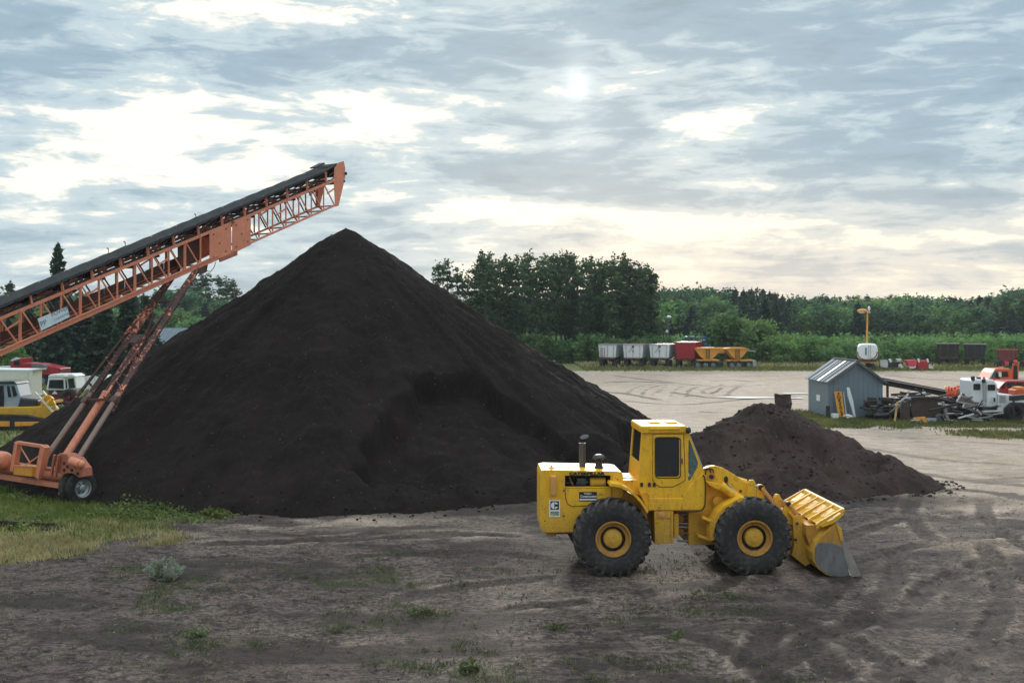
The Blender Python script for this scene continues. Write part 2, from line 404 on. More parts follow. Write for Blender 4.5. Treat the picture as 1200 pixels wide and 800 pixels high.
def make_ground():
    xs = np.array(neg_axis(-24, .14, -1300) + grid_axis([(-24, 19, .135), (19, 56, .28)], 1300))
    ys = np.array(neg_axis(12, .2, -150, 1.3) + grid_axis([(12, 42, .12), (42, 125, .36)], 1300))
    X, Y = np.meshgrid(xs, ys)
    Z = fbm(X * .25, Y * .25, 3, 1) * .10 + fbm(X * 1.3, Y * 1.3, 4, 5) * .035
    near = 1 - ss(Y, 60, 120)
    rough = ss(fbm(X * .35, Y * .6, 3, 9) + .15, -.1, .35)
    clod = fbm(X * 3.3, Y * 3.3, 2, 21)
    Z += (clod * .028 + np.maximum(clod - .25, 0) * .07) * (.35 + .65 * rough) * (1 - ss(Y, 34, 40)); Z += np.abs(fbm(X * 1.1, Y * 2.2, 3, 23)) * -.03 * (1 - ss(Y, 34, 40)); Z *= near * (1 - .75 * ss(Y, 38, 48))
    # keep it level under the machine and sheds
    def flat(cx, cy, rx, ry): return np.exp(-(((X - cx) / rx) ** 4 + ((Y - cy) / ry) ** 4))
    Z *= 1 - .8 * flat(3.6, 25, 4.6, 2.0)
    dark = np.zeros(X.shape); pale = np.zeros(X.shape); grass = np.zeros(X.shape)
    n2 = fbm(X * .22, Y * .22, 4, 33); n3 = fbm(X * .8, Y * .8, 3, 44)
    # the pale gravel yard
    yard = ss(Y + 5 * n2 + np.clip(X - 8, -6, 20) * .15, 31.5, 39) * ss(X + 3 * n2, -2, 10) + ss(Y, 46, 52) * ss(X, -32, -20)
    yard = np.clip(yard, 0, 1)
    crust = ss(n3 + n2, -.1, .5) * .20
    band = np.exp(-((Y - 29.3 - n2 * 3) / 2.2) ** 2) * ss(X, -11, -7) * (1 - ss(X, 0, 4)) * .34
    rightm = ss(X, 5, 13) * (1 - yard) * ss(n3 + .2, -.2, .4) * .22
    pale = np.clip(np.maximum(yard, crust + band + rightm), 0, 1)
    dark = (1 - yard) * ss(fbm(X * .5, Y * .9, 4, 52), -.05, .45) * .8
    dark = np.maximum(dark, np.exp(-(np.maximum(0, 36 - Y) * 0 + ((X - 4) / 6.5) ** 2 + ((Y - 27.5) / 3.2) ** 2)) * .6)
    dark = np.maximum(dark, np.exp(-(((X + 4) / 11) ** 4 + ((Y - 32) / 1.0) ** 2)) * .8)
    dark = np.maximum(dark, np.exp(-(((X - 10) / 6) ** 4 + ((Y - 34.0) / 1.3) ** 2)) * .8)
    dark = np.maximum(dark, ss(fbm(X * .3, Y * .3, 3, 71), .12, .4) * (1 - ss(Y, 34, 44)) * .8 * (yard > .2))
    for pts, hw, dep, pitch, da in TR:
        b, r, sg = path_field(X, Y, pts, hw + .3)
        ins = 1 - ss(b, hw * .75, hw * 1.05); wear = ss(fbm(r * .4, b * 0 + hw * 40, 2, 80), -.5, .1)
        lug = np.sin((r + sg * b * 1.1) * 2 * np.pi / pitch)
        Z -= ins * wear * (dep * .55 - np.maximum(lug, -.3) * dep * .75); Z += np.exp(-((b - hw * 1.25) / .09) ** 2) * .022 * wear * (r > .3)
        pale = np.clip(pale + np.exp(-((b - hw * 1.3) / .09) ** 2) * .17 * wear * (1 - ins), 0, 1)
        dark = np.maximum(dark, ins * wear * da * (.7 + .8 * np.maximum(-lug, 0)))
    for pts, hw, a in YT:
        b, r, sg = path_field(X, Y, pts, hw + 1.0)
        dark = np.maximum(dark, (1 - ss(b + n3 * .3, hw * .5, hw * 1.2)) * min(1, a * 1.8))
    # grass, weeds and the green country beyond
    left = ss(-9.0 + n3 * 1.6 + n2 * 2 - X, -.3, .9) * ss(Y + n3, 24.6, 26.0) * (1 - ss(Y, 36, 38))
    strip = ss(Y + n3 * 1.5, 56.5, 58.2) * (1 - ss(Y + n3, 67, 69)) * ss(X, 15.0, 16.5)
    strip2 = ss(Y + n3, 51, 52.5) * (1 - ss(Y + n3, 55.2, 56)) * ss(X + n3, 20.5, 23)
    verge = ss(Y + n3 * 2 + .02 * X, 122, 126)
    back = ss(-X + n2 * 4, 18, 22) * ss(Y, 42, 50) * (.45 + .4 * (n3 > 0))
    tuft = ss(fbm(X * .55, Y * .9, 4, 91) - .02 * np.maximum(X, 0), .22, .48) * (1 - ss(Y, 24, 27)) * (.22 + .12 * ss(-X, -1, 4))
    grass = np.clip(left + strip + strip2 + verge + back + tuft, 0, 1)
    pale *= 1 - grass
    Z += verge * .12 + ss(Y, 330, 720) * 9 + ss(Y, 900, 3000) * 10
    me = bpy.data.meshes.new('ground'); ny, nx = X.shape
    co = np.stack([X, Y, Z], -1).reshape(-1, 3)
    i = np.arange(ny - 1)[:, None] * nx + np.arange(nx - 1)[None]; q = np.stack([i, i + 1, i + nx + 1, i + nx], -1).reshape(-1)
    me.vertices.add(len(co)); me.vertices.foreach_set('co', co.ravel()); me.loops.add(len(q)); me.loops.foreach_set('vertex_index', q)
    me.polygons.add(len(q) // 4); me.polygons.foreach_set('loop_start', np.arange(0, len(q), 4)); me.update(); me.validate()
    me.polygons.foreach_set('use_smooth', [True] * len(me.polygons))
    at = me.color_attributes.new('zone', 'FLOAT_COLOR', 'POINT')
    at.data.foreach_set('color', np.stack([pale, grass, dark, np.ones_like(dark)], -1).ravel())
    o = bpy.data.objects.new('ground', me); COL.objects.link(o); tag(o, 'flat ground of dark peaty dirt, pale gravel yard and green verges', kind='structure')
    me.materials.append(M['ground'])
    return xs, ys, Z, grass
def ground_material():
    m, g, b = mat('ground'); pos = g.n('ShaderNodeNewGeometry').outputs['Position']
    at = g.n('ShaderNodeAttribute', attribute_name='zone'); sp = g.n('ShaderNodeSeparateColor'); g.nt.links.new(at.outputs['Color'], sp.inputs[0])
    pale, grass, dark = sp.outputs
    nf = g.noise(pos, 9, 8, .72); nm = g.noise(g.vmul(pos, (1, 1.7, 1)), 1.1, 7, .62, .6); nl = g.noise(pos, .12, 5, .6); ng = g.noise(pos, 34, 3, .6)
    nq = g.noise(g.vmul(pos, (1, 1.5, 1)), 4.2, 7, .68, .8)
    base = g.mix(g.step(g.m('ADD', g.m('MULTIPLY', nm, .42), g.m('MULTIPLY', nq, .58)), .41, .585), (.029, .0185, .0160), (.165, .112, .094))
    base = g.mix(g.m('MULTIPLY', g.step(nf, .50, .68), .55), base, (.22, .172, .155))
    base = g.mix(g.m('MULTIPLY', g.step(nf, .50, .34), .6), base, (.022, .016, .015))
    yard = g.mix(g.step(nm, .3, .7), (.40, .295, .225), (.60, .46, .36))
    yard = g.mix(g.step(nl, .5, .72), yard, (.42, .30, .20))
    yard = g.mix(g.m('MULTIPLY', g.step(nf, .5, .36), .35), yard, (.16, .125, .11))
    pm = g.step(g.m('ADD', pale, g.m('MULTIPLY', g.m('SUBTRACT', nf, .5), 1.1)), .08, .75)
    c = g.mix(pm, base, yard)
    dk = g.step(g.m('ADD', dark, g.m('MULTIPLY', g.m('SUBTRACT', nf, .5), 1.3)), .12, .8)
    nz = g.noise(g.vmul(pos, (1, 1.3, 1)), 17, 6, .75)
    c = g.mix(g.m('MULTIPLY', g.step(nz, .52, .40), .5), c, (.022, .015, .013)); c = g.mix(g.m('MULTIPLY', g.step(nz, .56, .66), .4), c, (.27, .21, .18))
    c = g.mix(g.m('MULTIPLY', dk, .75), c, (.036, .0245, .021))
    gn = g.noise(pos, .5, 5, .7)
    gc = g.mix(g.step(g.noise(pos, 3, 4, .7), .35, .65), (.06, .085, .022), (.16, .17, .055))
    gc = g.mix(g.m('MULTIPLY', g.step(gn, .5, .7), .7), gc, (.23, .19, .08))
    gm = g.step(g.m('ADD', grass, g.m('MULTIPLY', g.m('SUBTRACT', nf, .5), 1.6)), .25, .75)
    c = g.mix(gm, c, gc)
    g.put(b.inputs['Base Color'], c)
    wet = g.m('MULTIPLY', g.step(nl, .35, .5), .12)
    g.put(b.inputs['Roughness'], g.m('SUBTRACT', .95, wet)); b.inputs['Specular IOR Level'].default_value = .25
    h = g.m('ADD', g.m('MULTIPLY', nf, .7), g.m('MULTIPLY', ng, .3)); bump(g, b, h, 1.0, .09)
ground_material()
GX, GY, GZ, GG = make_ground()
def gz(x, y):
    i = np.clip(np.searchsorted(GX, x), 0, len(GX) - 1); j = np.clip(np.searchsorted(GY, y), 0, len(GY) - 1); return GZ[j, i]
def ggrass(x, y):
    i = np.clip(np.searchsorted(GX, x), 0, len(GX) - 1); j = np.clip(np.searchsorted(GY, y), 0, len(GY) - 1); return GG[j, i]

# ------------------------------------------------------------------ heaps
def peat(name, c0, c1, c2, fleck):
    m, g, b = mat(name); pos = g.n('ShaderNodeTexCoord').outputs['Object']
    nl = g.noise(pos, .35, 6, .6, .8); nf = g.noise(pos, 7, 9, .75); ng = g.noise(pos, 30, 4, .7)
    c = g.mix(g.step(nl, .35, .68), c0, c1)
    c = g.mix(g.m('MULTIPLY', g.step(nf, .5, .7), .55), c, c2)
    vo = g.n('ShaderNodeTexVoronoi'); g.nt.links.new(pos, vo.inputs['Vector']); vo.inputs['Scale'].default_value = 3.2
    c = g.mix(g.m('MULTIPLY', g.step(vo.outputs['Distance'], .085, .05), .75), c, fleck)
    g.put(b.inputs['Base Color'], c); b.inputs['Roughness'].default_value = .96; b.inputs['Specular IOR Level'].default_value = .15
    bump(g, b, g.m('ADD', g.m('MULTIPLY', nf, .6), g.m('MULTIPLY', ng, .4)), 1.0, .09)
peat('peat', (.0115, .0072, .0060), (.0205, .0135, .0112), (.042, .029, .025), (.16, .12, .10))
peat('soil', (.036, .0235, .0200), (.070, .046, .038), (.11, .074, .060), (.2, .15, .12))
paint('crumb', (.075, .053, .045), .95, .4, (.13, .10, .085), .6, None, 0, 1, 0, .3, False)
def heightfield(name, x0, x1, y0, y1, st, fn, material, label, cat):
    xs = np.arange(x0, x1, st); ys = np.arange(y0, y1, st); X, Y = np.meshgrid(xs, ys); Z = fn(X, Y)
    X = X + vn(X * 4, Y * 4, 3) * .1 * (Z > 0); ny, nx = X.shape
    co = np.stack([X, Y, np.maximum(Z, -.18)], -1).reshape(-1, 3)
    i = np.arange(ny - 1)[:, None] * nx + np.arange(nx - 1)[None]
    zz = Z; keep = (np.maximum(np.maximum(zz[:-1, :-1], zz[1:, :-1]), np.maximum(zz[:-1, 1:], zz[1:, 1:])) > -.15)
    q = np.stack([i, i + 1, i + nx + 1, i + nx], -1)[keep].reshape(-1)
    used = np.unique(q); mp = np.full(len(co), -1); mp[used] = np.arange(len(used)); q = mp[q]; co = co[used]
    me = bpy.data.meshes.new(name); me.vertices.add(len(co)); me.vertices.foreach_set('co', co.ravel()); me.loops.add(len(q)); me.loops.foreach_set('vertex_index', q)
    me.polygons.add(len(q) // 4); me.polygons.foreach_set('loop_start', np.arange(0, len(q), 4)); me.update(); me.validate()
    me.polygons.foreach_set('use_smooth', [True] * len(me.polygons)); me.materials.append(material)
    o = bpy.data.objects.new(name, me); COL.objects.link(o); tag(o, label, cat); return o
PC = (-6.85, 45.6); PZ, PR = 9.42, 14.1
def big_pile(X, Y):
    dx = X - PC[0]; dy = Y - PC[1]; r = np.hypot(dx, dy); a = np.arctan2(dx, -dy)
    rad = PR * (1 + .035 * fbm(a * 1.3 + 9, r * 0, 3, 14)) * (1 + .055 * np.clip(np.sin(a), 0, 1) ** 2)
    h = PZ * (1 - r / rad)
    h -= .5 * np.sin(np.clip(r / rad, 0, 1) * np.pi) * .35
    gul = fbm(a * 7, r * .07, 3, 61, .6); h += gul * .42 * ss(r, 1, 6) * (1 - ss(r / rad, .85, 1))
    h += fbm(a * 22, r * .16, 2, 68) * .10 * ss(r, 2, 6) + fbm(a * 70, r * .5, 3, 69) * .07 * ss(r, 3, 7)
    # slumped hollow dug into the front right face
    def hollow(cx, cy, rx, ry, dep, rot=0.0, soft=.16):
        u = (X - cx) * math.cos(rot) + (Y - cy) * math.sin(rot); v = -(X - cx) * math.sin(rot) + (Y - cy) * math.cos(rot)
        w = (np.abs(u / rx) ** 1.55 + np.abs(v / ry) ** 1.55) ** (1 / 1.55) + fbm(X * .6, Y * .6, 4, 73, .6) * .24
        return dep * ss(w, 1.0, 1.0 - soft) * (1 - .5 * ss(w, 1, 0))
    fade = ss(h, .1, 1.5)
    h -= hollow(-.5, 34.2, 4.5, 5.3, .85, .25, .085) * fade
    h -= hollow(-2.9, 33.3, 1.2, 3.2, .35, .3, .5) * fade
    h -= hollow(6.2, 40.2, 2.4, 3.4, 1.0, -.5, .12) * fade
    h -= hollow(2.9, 36.0, 1.7, 3.0, .5, -.3, .3) * fade
    h += np.abs(fbm(X * 1.4, Y * 1.4, 4, 19)) * .35 * ss(hollow(-.6, 33.9, 4.3, 5.3, 1, .12, .4), .1, .5)
    h += fbm(X * .9, Y * .9, 4, 16) * .12 + fbm(X * 3.1, Y * 3.1, 3, 18, .75) * .11
    h = np.where(r < 1.1, np.minimum(h, PZ - .12 - r * .5), h)
    return h
heightfield('peat_pile', -22.5, 9.5, 30.2, 61.5, .115, big_pile, M['peat'], 'tall black cone shaped peat pile with a slumped hollow low on its right face', 'pile')
def small_pile(X, Y):
    P = [(6.0, 37.3, 1.75), (6.7, 37.4, 2.0), (8.25, 38.0, 2.62), (9.9, 38.4, 2.38), (10.6, 38.2, 1.9), (12.2, 37.0, 1.15), (12.9, 35.7, .35), (13.5, 35.1, .0)]
    h = np.full(X.shape, -9.)
    wx = X + fbm(X * .8, Y * .8, 3, 31) * .5; wy = Y + fbm(X * .8, Y * .8, 3, 32) * .5
    for a, b in zip(P[:-1], P[1:]):
        dx, dy = b[0] - a[0], b[1] - a[1]; t = np.clip(((wx - a[0]) * dx + (wy - a[1]) * dy) / (dx * dx + dy * dy), 0, 1)
        d = np.hypot(wx - a[0] - t * dx, wy - a[1] - t * dy); hh = a[2] + (b[2] - a[2]) * t - .62 * np.sqrt(d * d + .06) + .1
        h = np.maximum(h, hh)
    c = fbm(X * 1.6, Y * 1.6, 4, 27, .6)
    h += (c * .26 + fbm(X * 4, Y * 4, 3, 28) * .09) * ss(h, -.1, .6) + fbm(X * 5, Y * 5, 2, 29) * .05
    h -= .35 * ss(np.hypot((X - 9.2) / 1.5, (Y - 35.9) / .9) + c * .5, 1, .6) * ss(h, 0, .5)
    return h
heightfield('soil_pile', .5, 16, 31.5, 44, .085, small_pile, M['soil'], 'low lumpy brown soil pile behind the yellow wheel loader', 'pile')

def clods(name, n, fn, material, label, smin, smax):
    mb = MB(); t = (1 + 5 ** .5) / 2
    base = [Vector(v).normalized() for v in ((-1, t, 0), (1, t, 0), (-1, -t, 0), (1, -t, 0), (0, -1, t), (0, 1, t), (0, -1, -t), (0, 1, -t), (t, 0, -1), (t, 0, 1), (-t, 0, -1), (-t, 0, 1))]
    fs = [(0, 11, 5), (0, 5, 1), (0, 1, 7), (0, 7, 10), (0, 10, 11), (1, 5, 9), (5, 11, 4), (11, 10, 2), (10, 7, 6), (7, 1, 8), (3, 9, 4), (3, 4, 2), (3, 2, 6), (3, 6, 8), (3, 8, 9), (4, 9, 5), (2, 4, 11), (6, 2, 10), (8, 6, 7), (9, 8, 1)]
    for k in range(n):
        x, y, z = fn(); s = smin + (smax - smin) * random.random() ** 3
        mb.add([(x + v.x * s * random.uniform(.6, 1.2), y + v.y * s * random.uniform(.6, 1.2), z + v.z * s * random.uniform(.4, .8)) for v in base], fs)
    o = mb.build(name, material); tag(o, label, kind='stuff'); return o
def toe():
    a = random.uniform(-1.7, 1.5); r = PR * random.uniform(.93, 1.05) + abs(random.gauss(0, .35)); x = PC[0] + math.sin(a) * r; y = PC[1] - math.cos(a) * r
    return x, y, max(float(gz(x, y)), float(big_pile(np.array([x]), np.array([y]))[0])) + .01
clods('fallen_clods', 1100, toe, M['peat'], 'loose black clods fallen round the foot of the big pile', .012, .07)
def face():
    a = random.uniform(-1.6, 1.7); r = PR * random.random() ** .6 * .95; x = PC[0] + math.sin(a) * r; y = PC[1] - math.cos(a) * r
    return x, y, float(big_pile(np.array([x]), np.array([y]))[0]) + .01
clods('face_clods', 900, face, M['peat'], 'small lumps lying on the slope of the big black pile', .012, .045)
def sp_pt():
    while True:
        x = random.uniform(3.5, 16); y = random.uniform(32, 38.5); h = float(small_pile(np.array([x]), np.array([y]))[0])
        if h > -.5: return x, y, max(h, float(gz(x, y))) + .01
clods('soil_lumps', 1500, sp_pt, M['soil'], 'brown lumps on and round the low soil pile', .015, .085)
def fg_pt():
    x = random.uniform(-16, 17); y = random.uniform(14, 34); return x, y, float(gz(x, y)) + .005
clods('ground_crumbs', 8000, fg_pt, M['crumb'], 'crumbs and small clods scattered over the bare foreground dirt', .006, .028)
clods('pale_pebbles', 1600, fg_pt, M['dry_stick'], 'small pale stones scattered over the bare foreground dirt', .008, .03)

# long thin strips of pale ground on the yard
m, g, b = mat('puddle_water'); b.inputs['Base Color'].default_value = (.10, .09, .08, 1); b.inputs['Roughness'].default_value = .04; b.inputs['Specular IOR Level'].default_value = 1.0; b.inputs['Metallic'].default_value = .0; b.inputs['IOR'].default_value = 1.6
def pale_strip(px, y, hw, hh, seed, label):
    c = G(px, y); n = 40; r = random.Random(seed); vs = []
    sx = hw * c.y / F; sy = hh
    for i in range(n):
        t = 2 * math.pi * i / n; k = 1 + .18 * math.sin(3 * t + seed) + .1 * math.sin(7 * t + seed * 2); vs.append((c.x + math.cos(t) * sx * k, c.y + math.sin(t) * sy * k, .05))
    mb = MB(); mb.add(vs, [tuple(range(n))]); o = mb.build('pale_patch', M['pale_ground']); tag(o, label, kind='structure')
pale_strip(885, 466.2, 42, .8, 1, 'long pale strip on the yard left of the shed')
pale_strip(938, 461.5, 24, .6, 2, 'pale strip on the yard close beside the shed'); pale_strip(965, 462, 20, .6, 3, 'pale strip running behind the shed')
pale_strip(925, 466.8, 16, .7, 4, 'small pale strip behind the rusty drum')
# ------------------------------------------------------------------ wheel loader
LYAW = R(2.0)
LD = thing('wheel_loader', 'yellow wheel loader with its bucket lowered, standing in front of the piles', 'loader', (3.9, 24.95, 0))
D0 = 24.25
def pp(poly, d): return [W(x, y, d) for x, y in poly]
def side(name, poly, d, depth, mt, bevel=.012, parent=LD, smooth=False):
    mb = MB(); mb.prism(pp(poly, d), (0, depth, 0)); return mb.build(name, mt, parent, bevel=bevel, smooth=smooth)
def loader_wheel():
    mb = MB(); r0 = .785
    prof = [(.36, .10), (.375, .05), (.43, .015), (.55, -.008), (.66, -.006), (.70, .006), (.735, .022), (.765, .05), (r0, .10), (r0 + .004, .30), (r0, .50), (.765, .55), (.735, .578), (.66, .606), (.55, .608), (.43, .585), (.375, .55), (.36, .50)]
    mb.lathe(prof, (0, 0, 0), (0, 1, 0), 72)
    n = 24; mb.cur = 1
    for sd in (0, 1):
        for k in range(n):
            t0 = 2 * math.pi * (k + .5 * sd) / n
            # (theta offset, axial, radius) along the lug from shoulder to past the centre
            line = [(-.05, -.004, .69), (-.045, .008, .752), (-.03, .05, .812), (.02, .15, .836), (.085, .27, .84), (.12, .335, .84)]
            ww = [.036, .046, .054, .052, .044, .03]; vs = []
            for (th, a, r), w_ in zip(line, ww):
                a2 = a if sd == 0 else .6 - a
                for sgn in (-1, 1):
                    for rr in (r, r - .06 if a > .02 else r - .03):
                        t = t0 + th + sgn * w_; vs.append((math.sin(t) * rr, a2 + (0 if rr == r else (.03 if sd == 0 else -.03) * (a < .06)), math.cos(t) * rr))
            fs = []
            for i in range(len(line) - 1):
                b = i * 4; c = b + 4; fs += [(b, b + 2, c + 2, c), (b + 1, c + 1, c + 3, b + 3), (b, c, c + 1, b + 1), (b + 2, b + 3, c + 3, c + 2)]
            fs += [(0, 1, 3, 2), (len(vs) - 4, len(vs) - 2, len(vs) - 1, len(vs) - 3)]; mb.add(vs, fs)
    mb.cur = 0
    w = mb.build('wheel', [M['rubber'], M['tread_rubber']], LD, smooth=True, local=True)
    mb = MB(); mb.lathe([(.372, .075), (.385, .03), (.375, .012), (.350, .016), (.335, .05), (.325, .10), (.285, .112), (.266, .105), (.266, .21), (.250, .22), (.0, .225)], (0, 0, 0), (0, 1, 0), 56)
    mb.lathe([(.385, .57), (.375, .588), (.34, .56), (.3, .45), (0, .44)], (0, 0, 0), (0, 1, 0), 40)
    mb.build('rim', M['yellow_dark'], w, smooth=True, local=True)
    mb = MB(); mb.lathe([(.262, .118), (.254, .19), (.19, .20)], (0, 0, 0), (0, 1, 0), 40); mb.build('brake_gap', M['dark'], w, smooth=True, local=True)
    mb = MB(); mb.lathe([(.205, .215), (.200, .10), (.184, .078), (.15, .074), (.14, .068), (.05, .062), (0, .06)], (0, 0, 0), (0, 1, 0), 48)
    for k in range(12): t = 2 * math.pi * k / 12; c = Vector((math.sin(t) * .175, .085, math.cos(t) * .175)); mb.tube(c, c - Vector((0, .016, 0)), .014, 6)
    c = Vector((-.03, .06, -.05)); mb.tube(c, c - Vector((0, .02, 0)), .028, 8)
    mb.build('hub', M['yellow'], w, smooth=True, local=True)
    return w
fx, rx = W(883, 0, 23.6).x, W(716, 0, 23.6).x; zc = .80
w0 = loader_wheel(); o3 = Vector(LD.location)
w0.location = Vector((fx, 23.6, zc)) - o3
for X_, far, rot in ((rx, False, .1), (fx, True, .05), (rx, True, .2)):
    c = copy_tree(w0, LD); c.location = Vector((X_, 26.3 if far else 23.6, zc)) - o3; c.rotation_euler = (0, rot, math.pi if far else 0)
for X_ in (fx, rx):
    mb = MB(); mb.tube((X_, 24.1, zc), (X_, 25.85, zc), .16, 14); mb.blob((X_, 24.97, zc), (.34, .3, .32), 3, .02); mb.build('axle', M['yellow_dark'], LD, smooth=True)
mb = MB(); mb.box((rx + .25, 24.97, .98), (2.9, .7, .5)); mb.box((rx - .2, 24.97, 1.25), (2.0, .9, .6)); mb.box((W(806, 0, 25).x, 24.97, .95), (.7, .4, .34)); mb.box((fx - .2, 24.97, .95), (1.5, .75, .5))
mb.build('chassis', M['yellow_dark'], LD, bevel=.02)

# engine hood with its open side bay
hood = side('hood', [(631.6, 556), (633, 550.5), (638, 549.5), (720, 551.5), (726.5, 552.6), (728.6, 556), (729, 577), (724, 590), (700, 622), (636, 622.5), (632.6, 620), (631.6, 612)], D0, 1.27, M['yellow'], 0)
mb = MB(); mb.prism(pp([(660.6, 557), (714.4, 557), (714.4, 570.3), (660.6, 570.3)], D0 - .1), (0, .75, 0)); cut(hood, mb)
bv = hood.modifiers.new('bevel', 'BEVEL'); bv.width = .035; bv.segments = 3; bv.limit_method = 'ANGLE'; bv.angle_limit = R(50)
mb = MB(); mb.prism(pp([(660, 556.5), (715, 556.5), (715, 571), (660, 571)], D0 + .60), (0, .03, 0))
a = W(661, 556.9, D0); b_ = W(714, 570, D0)
mb.box(((a.x + b_.x) / 2, D0 + .34, b_.z + .006), (b_.x - a.x, .55, .008)); mb.box(((a.x + b_.x) / 2, D0 + .34, a.z - .012), (b_.x - a.x, .55, .008))
mb.box((a.x + .012, D0 + .34, (a.z + b_.z) / 2), (.008, .55, a.z - b_.z)); mb.box((b_.x - .004, D0 + .34, (a.z + b_.z) / 2), (.008, .55, a.z - b_.z))
mb.build('engine_bay', M['dark'], LD)
mb = MB(); p = W(690, 563.8, D0 + .22); q = W(709, 563.8, D0 + .22); mb.lathe([(0, 0), (.09, 0), (.105, .015), (.105, .33), (.09, .345), (0, .345)], p, (1, 0, 0), 24); mb.build('air_filter', M['yellow'], LD, smooth=True)
mb = MB(); mb.tube(W(666, 558, D0 + .3), W(671, 569, D0 + .3), .02, 8); mb.tube(W(671, 569, D0 + .3), W(673, 571, D0 + .3), .022, 8); mb.build('fuel_line', M['orange_tan'], LD)
mb = MB(); mb.box(W(680, 564, D0 + .42), (.2, .2, .2)); mb.tube(W(674, 565, D0 + .3), W(688, 564, D0 + .28), .03, 8); mb.tube(W(661, 565, D0 + .3), W(668, 564.6, D0 + .3), .012, 6); mb.tube(W(675, 564.6, D0 + .25), W(682, 564.2, D0 + .25), .012, 6); mb.build('engine_block', M['steel_worn'], LD, bevel=.01)
side('panel_gap_shade', [(660.4, 570.6), (715.2, 570.6), (715.2, 590.6), (668.8, 592.7), (663.4, 590.1), (660.8, 583.3)], D0 - .004, .003, M['dark'], 0)  # dark sheet behind the panel, gap shadow put in as colour
side('side_panel', [(661, 571.2), (714.6, 571.2), (714.6, 590), (669, 592), (664, 589.5), (661.6, 583)], D0 - .012, .02, M['yellow'], .006)
side('seam_strip', [(714.9, 556), (716.2, 556), (716.2, 590), (714.9, 590)], D0 - .008, .01, M['yellow_dark'], 0)
mb = MB()
for x, y in ((664, 573), (711, 573), (672, 590), (708, 590), (659, 573.8), (648, 602.7), (637, 609), (722, 561), (659, 603.5)):
    p = W(x, y, D0 - .012); mb.tube(p, p + Vector((0, .02, 0)), .014 if x != 659 else .02, 8)
mb.build('bolts', M['dark'], LD)['kind'] = 'stuff'
side('rear_bumper', [(638, 622), (651, 622), (650, 627), (639, 627)], D0 + .1, 1.0, M['yellow_dark'])
side('tail_lamp_box', [(643.8, 557), (650.2, 557), (650.2, 578), (648, 580.5), (643.8, 579)], D0 - .14, .14, M['orange_tan'], .02)
mb = MB(); p = W(645.2, 549, D0 + .25); mb.lathe([(.10, -.02), (.095, .02), (.06, .045), (.03, .05), (.028, .085), (0, .09)], p, (0, 0, 1), 20); mb.build('radiator_cap', M['yellow'], LD, smooth=True)
mb = MB(); p = W(682, 546, 24.9); mb.lathe([(.075, 0), (.075, .56), (.068, .56), (.066, .3)], (p.x, 24.9, 2.15), (0, 0, 1), 20); mb.build('exhaust_stack', M['stack_steel'], LD, smooth=True)
mb = MB(); q = Vector((p.x + .05, 24.9, 2.84)); ax = Vector((-.25, -.35, .9)); mb.lathe([(0, 0), (.1, 0), (.1, .015), (0, .02)], q, ax, 18); mb.tube((p.x + .07, 24.9, 2.68), q + Vector((.06, .04, .01)), .008, 6); mb.build('rain_flap', M['black_steel'], LD)
mb = MB(); p = W(701, 546, 24.7); p.z = 2.15; mb.lathe([(.095, 0), (.095, .06), (.078, .08), (.07, .2), (.085, .215), (.14, .24), (.145, .26), (.10, .315), (.05, .33), (0, .332)], p, (0, 0, 1), 24); mb.build('air_precleaner', M['black_steel'], LD, smooth=True)
# lettering and marks
RX = (R(90), 0, 0)
text('lettering', 'CATERPILLAR', .088, W(686, 554.3, D0 - .012), RX, M['black_ink'], LD, .004, 1.42, bold=.0055)
lg = side('maker_plate', [(642, 584.6), (654.6, 584.6), (654.6, 604.5), (642, 604.5)], D0 - .010, .01, M['decal_white'], 0)
side('plate_square', [(643.4, 586), (653.4, 586), (653.4, 596), (643.4, 596)], D0 - .013, .006, M['black_ink'], 0, lg)
side('plate_band', [(643.2, 597.6), (653.6, 597.6), (653.6, 603), (643.2, 603)], D0 - .013, .006, M['decal_green'], 0, lg)
cc = W(648.3, 591, D0 - .016); mb = MB()
for a0, a1 in ((R(95), R(265)),):                     # left half moon and the two right quarters of the mark
    mb.prism([cc + Vector((-.004 + math.cos(t) * .078, 0, math.sin(t) * .078)) for t in np.linspace(R(92), R(268), 16)], (0, .004, 0))
for s_ in (-1, 1):
    mb.prism([cc + Vector((.006 + math.cos(t) * .074, 0, s_ * math.sin(t) * .074)) for t in np.linspace(R(25), R(88), 8)] + [cc + Vector((.006, 0, s_ * .03)), cc + Vector((.02, 0, s_ * .025))], (0, .004, 0))
mb.prism([cc + Vector((.003, 0, -.022)), cc + Vector((.03, 0, -.022)), cc + Vector((.03, 0, .022)), cc + Vector((.003, 0, .022))], (0, .0035, 0))
mb.build('letter_mark', M['decal_white'], lg)
mb = MB(); mb.prism([cc + Vector((-.002, -.0012, -.024)), cc + Vector((.04, -.0012, -.024)), cc + Vector((.04, -.0012, .024)), cc + Vector((-.002, -.0012, .024))], (0, .001, 0)); mb.build('letter_gap', M['black_ink'], lg)
text('lettering', '966C', .085, W(648.4, 600.3, D0 - .015), RX, M['black_ink'], lg, .001, .95, bold=.003)
dc = side('dealer_decal', [(677, 575.4), (697.8, 575.4), (697.8, 586.4), (677, 586.4)], D0 - .018, .005, M['black_ink'], 0)
side('decal_stripe', [(677.4, 583.5), (697.4, 583.5), (697.4, 585.2), (677.4, 585.2)], D0 - .0205, .002, M['decal_white'], 0, dc)
text('lettering', 'Construction', .072, W(688, 580.7, D0 - .020), RX, M['decal_white'], dc, .001, .93, bold=.0015)
text('lettering', 'Walker', .055, W(687, 577.4, D0 - .020), RX, M['decal_white'], dc, .001, 1, bold=.001)

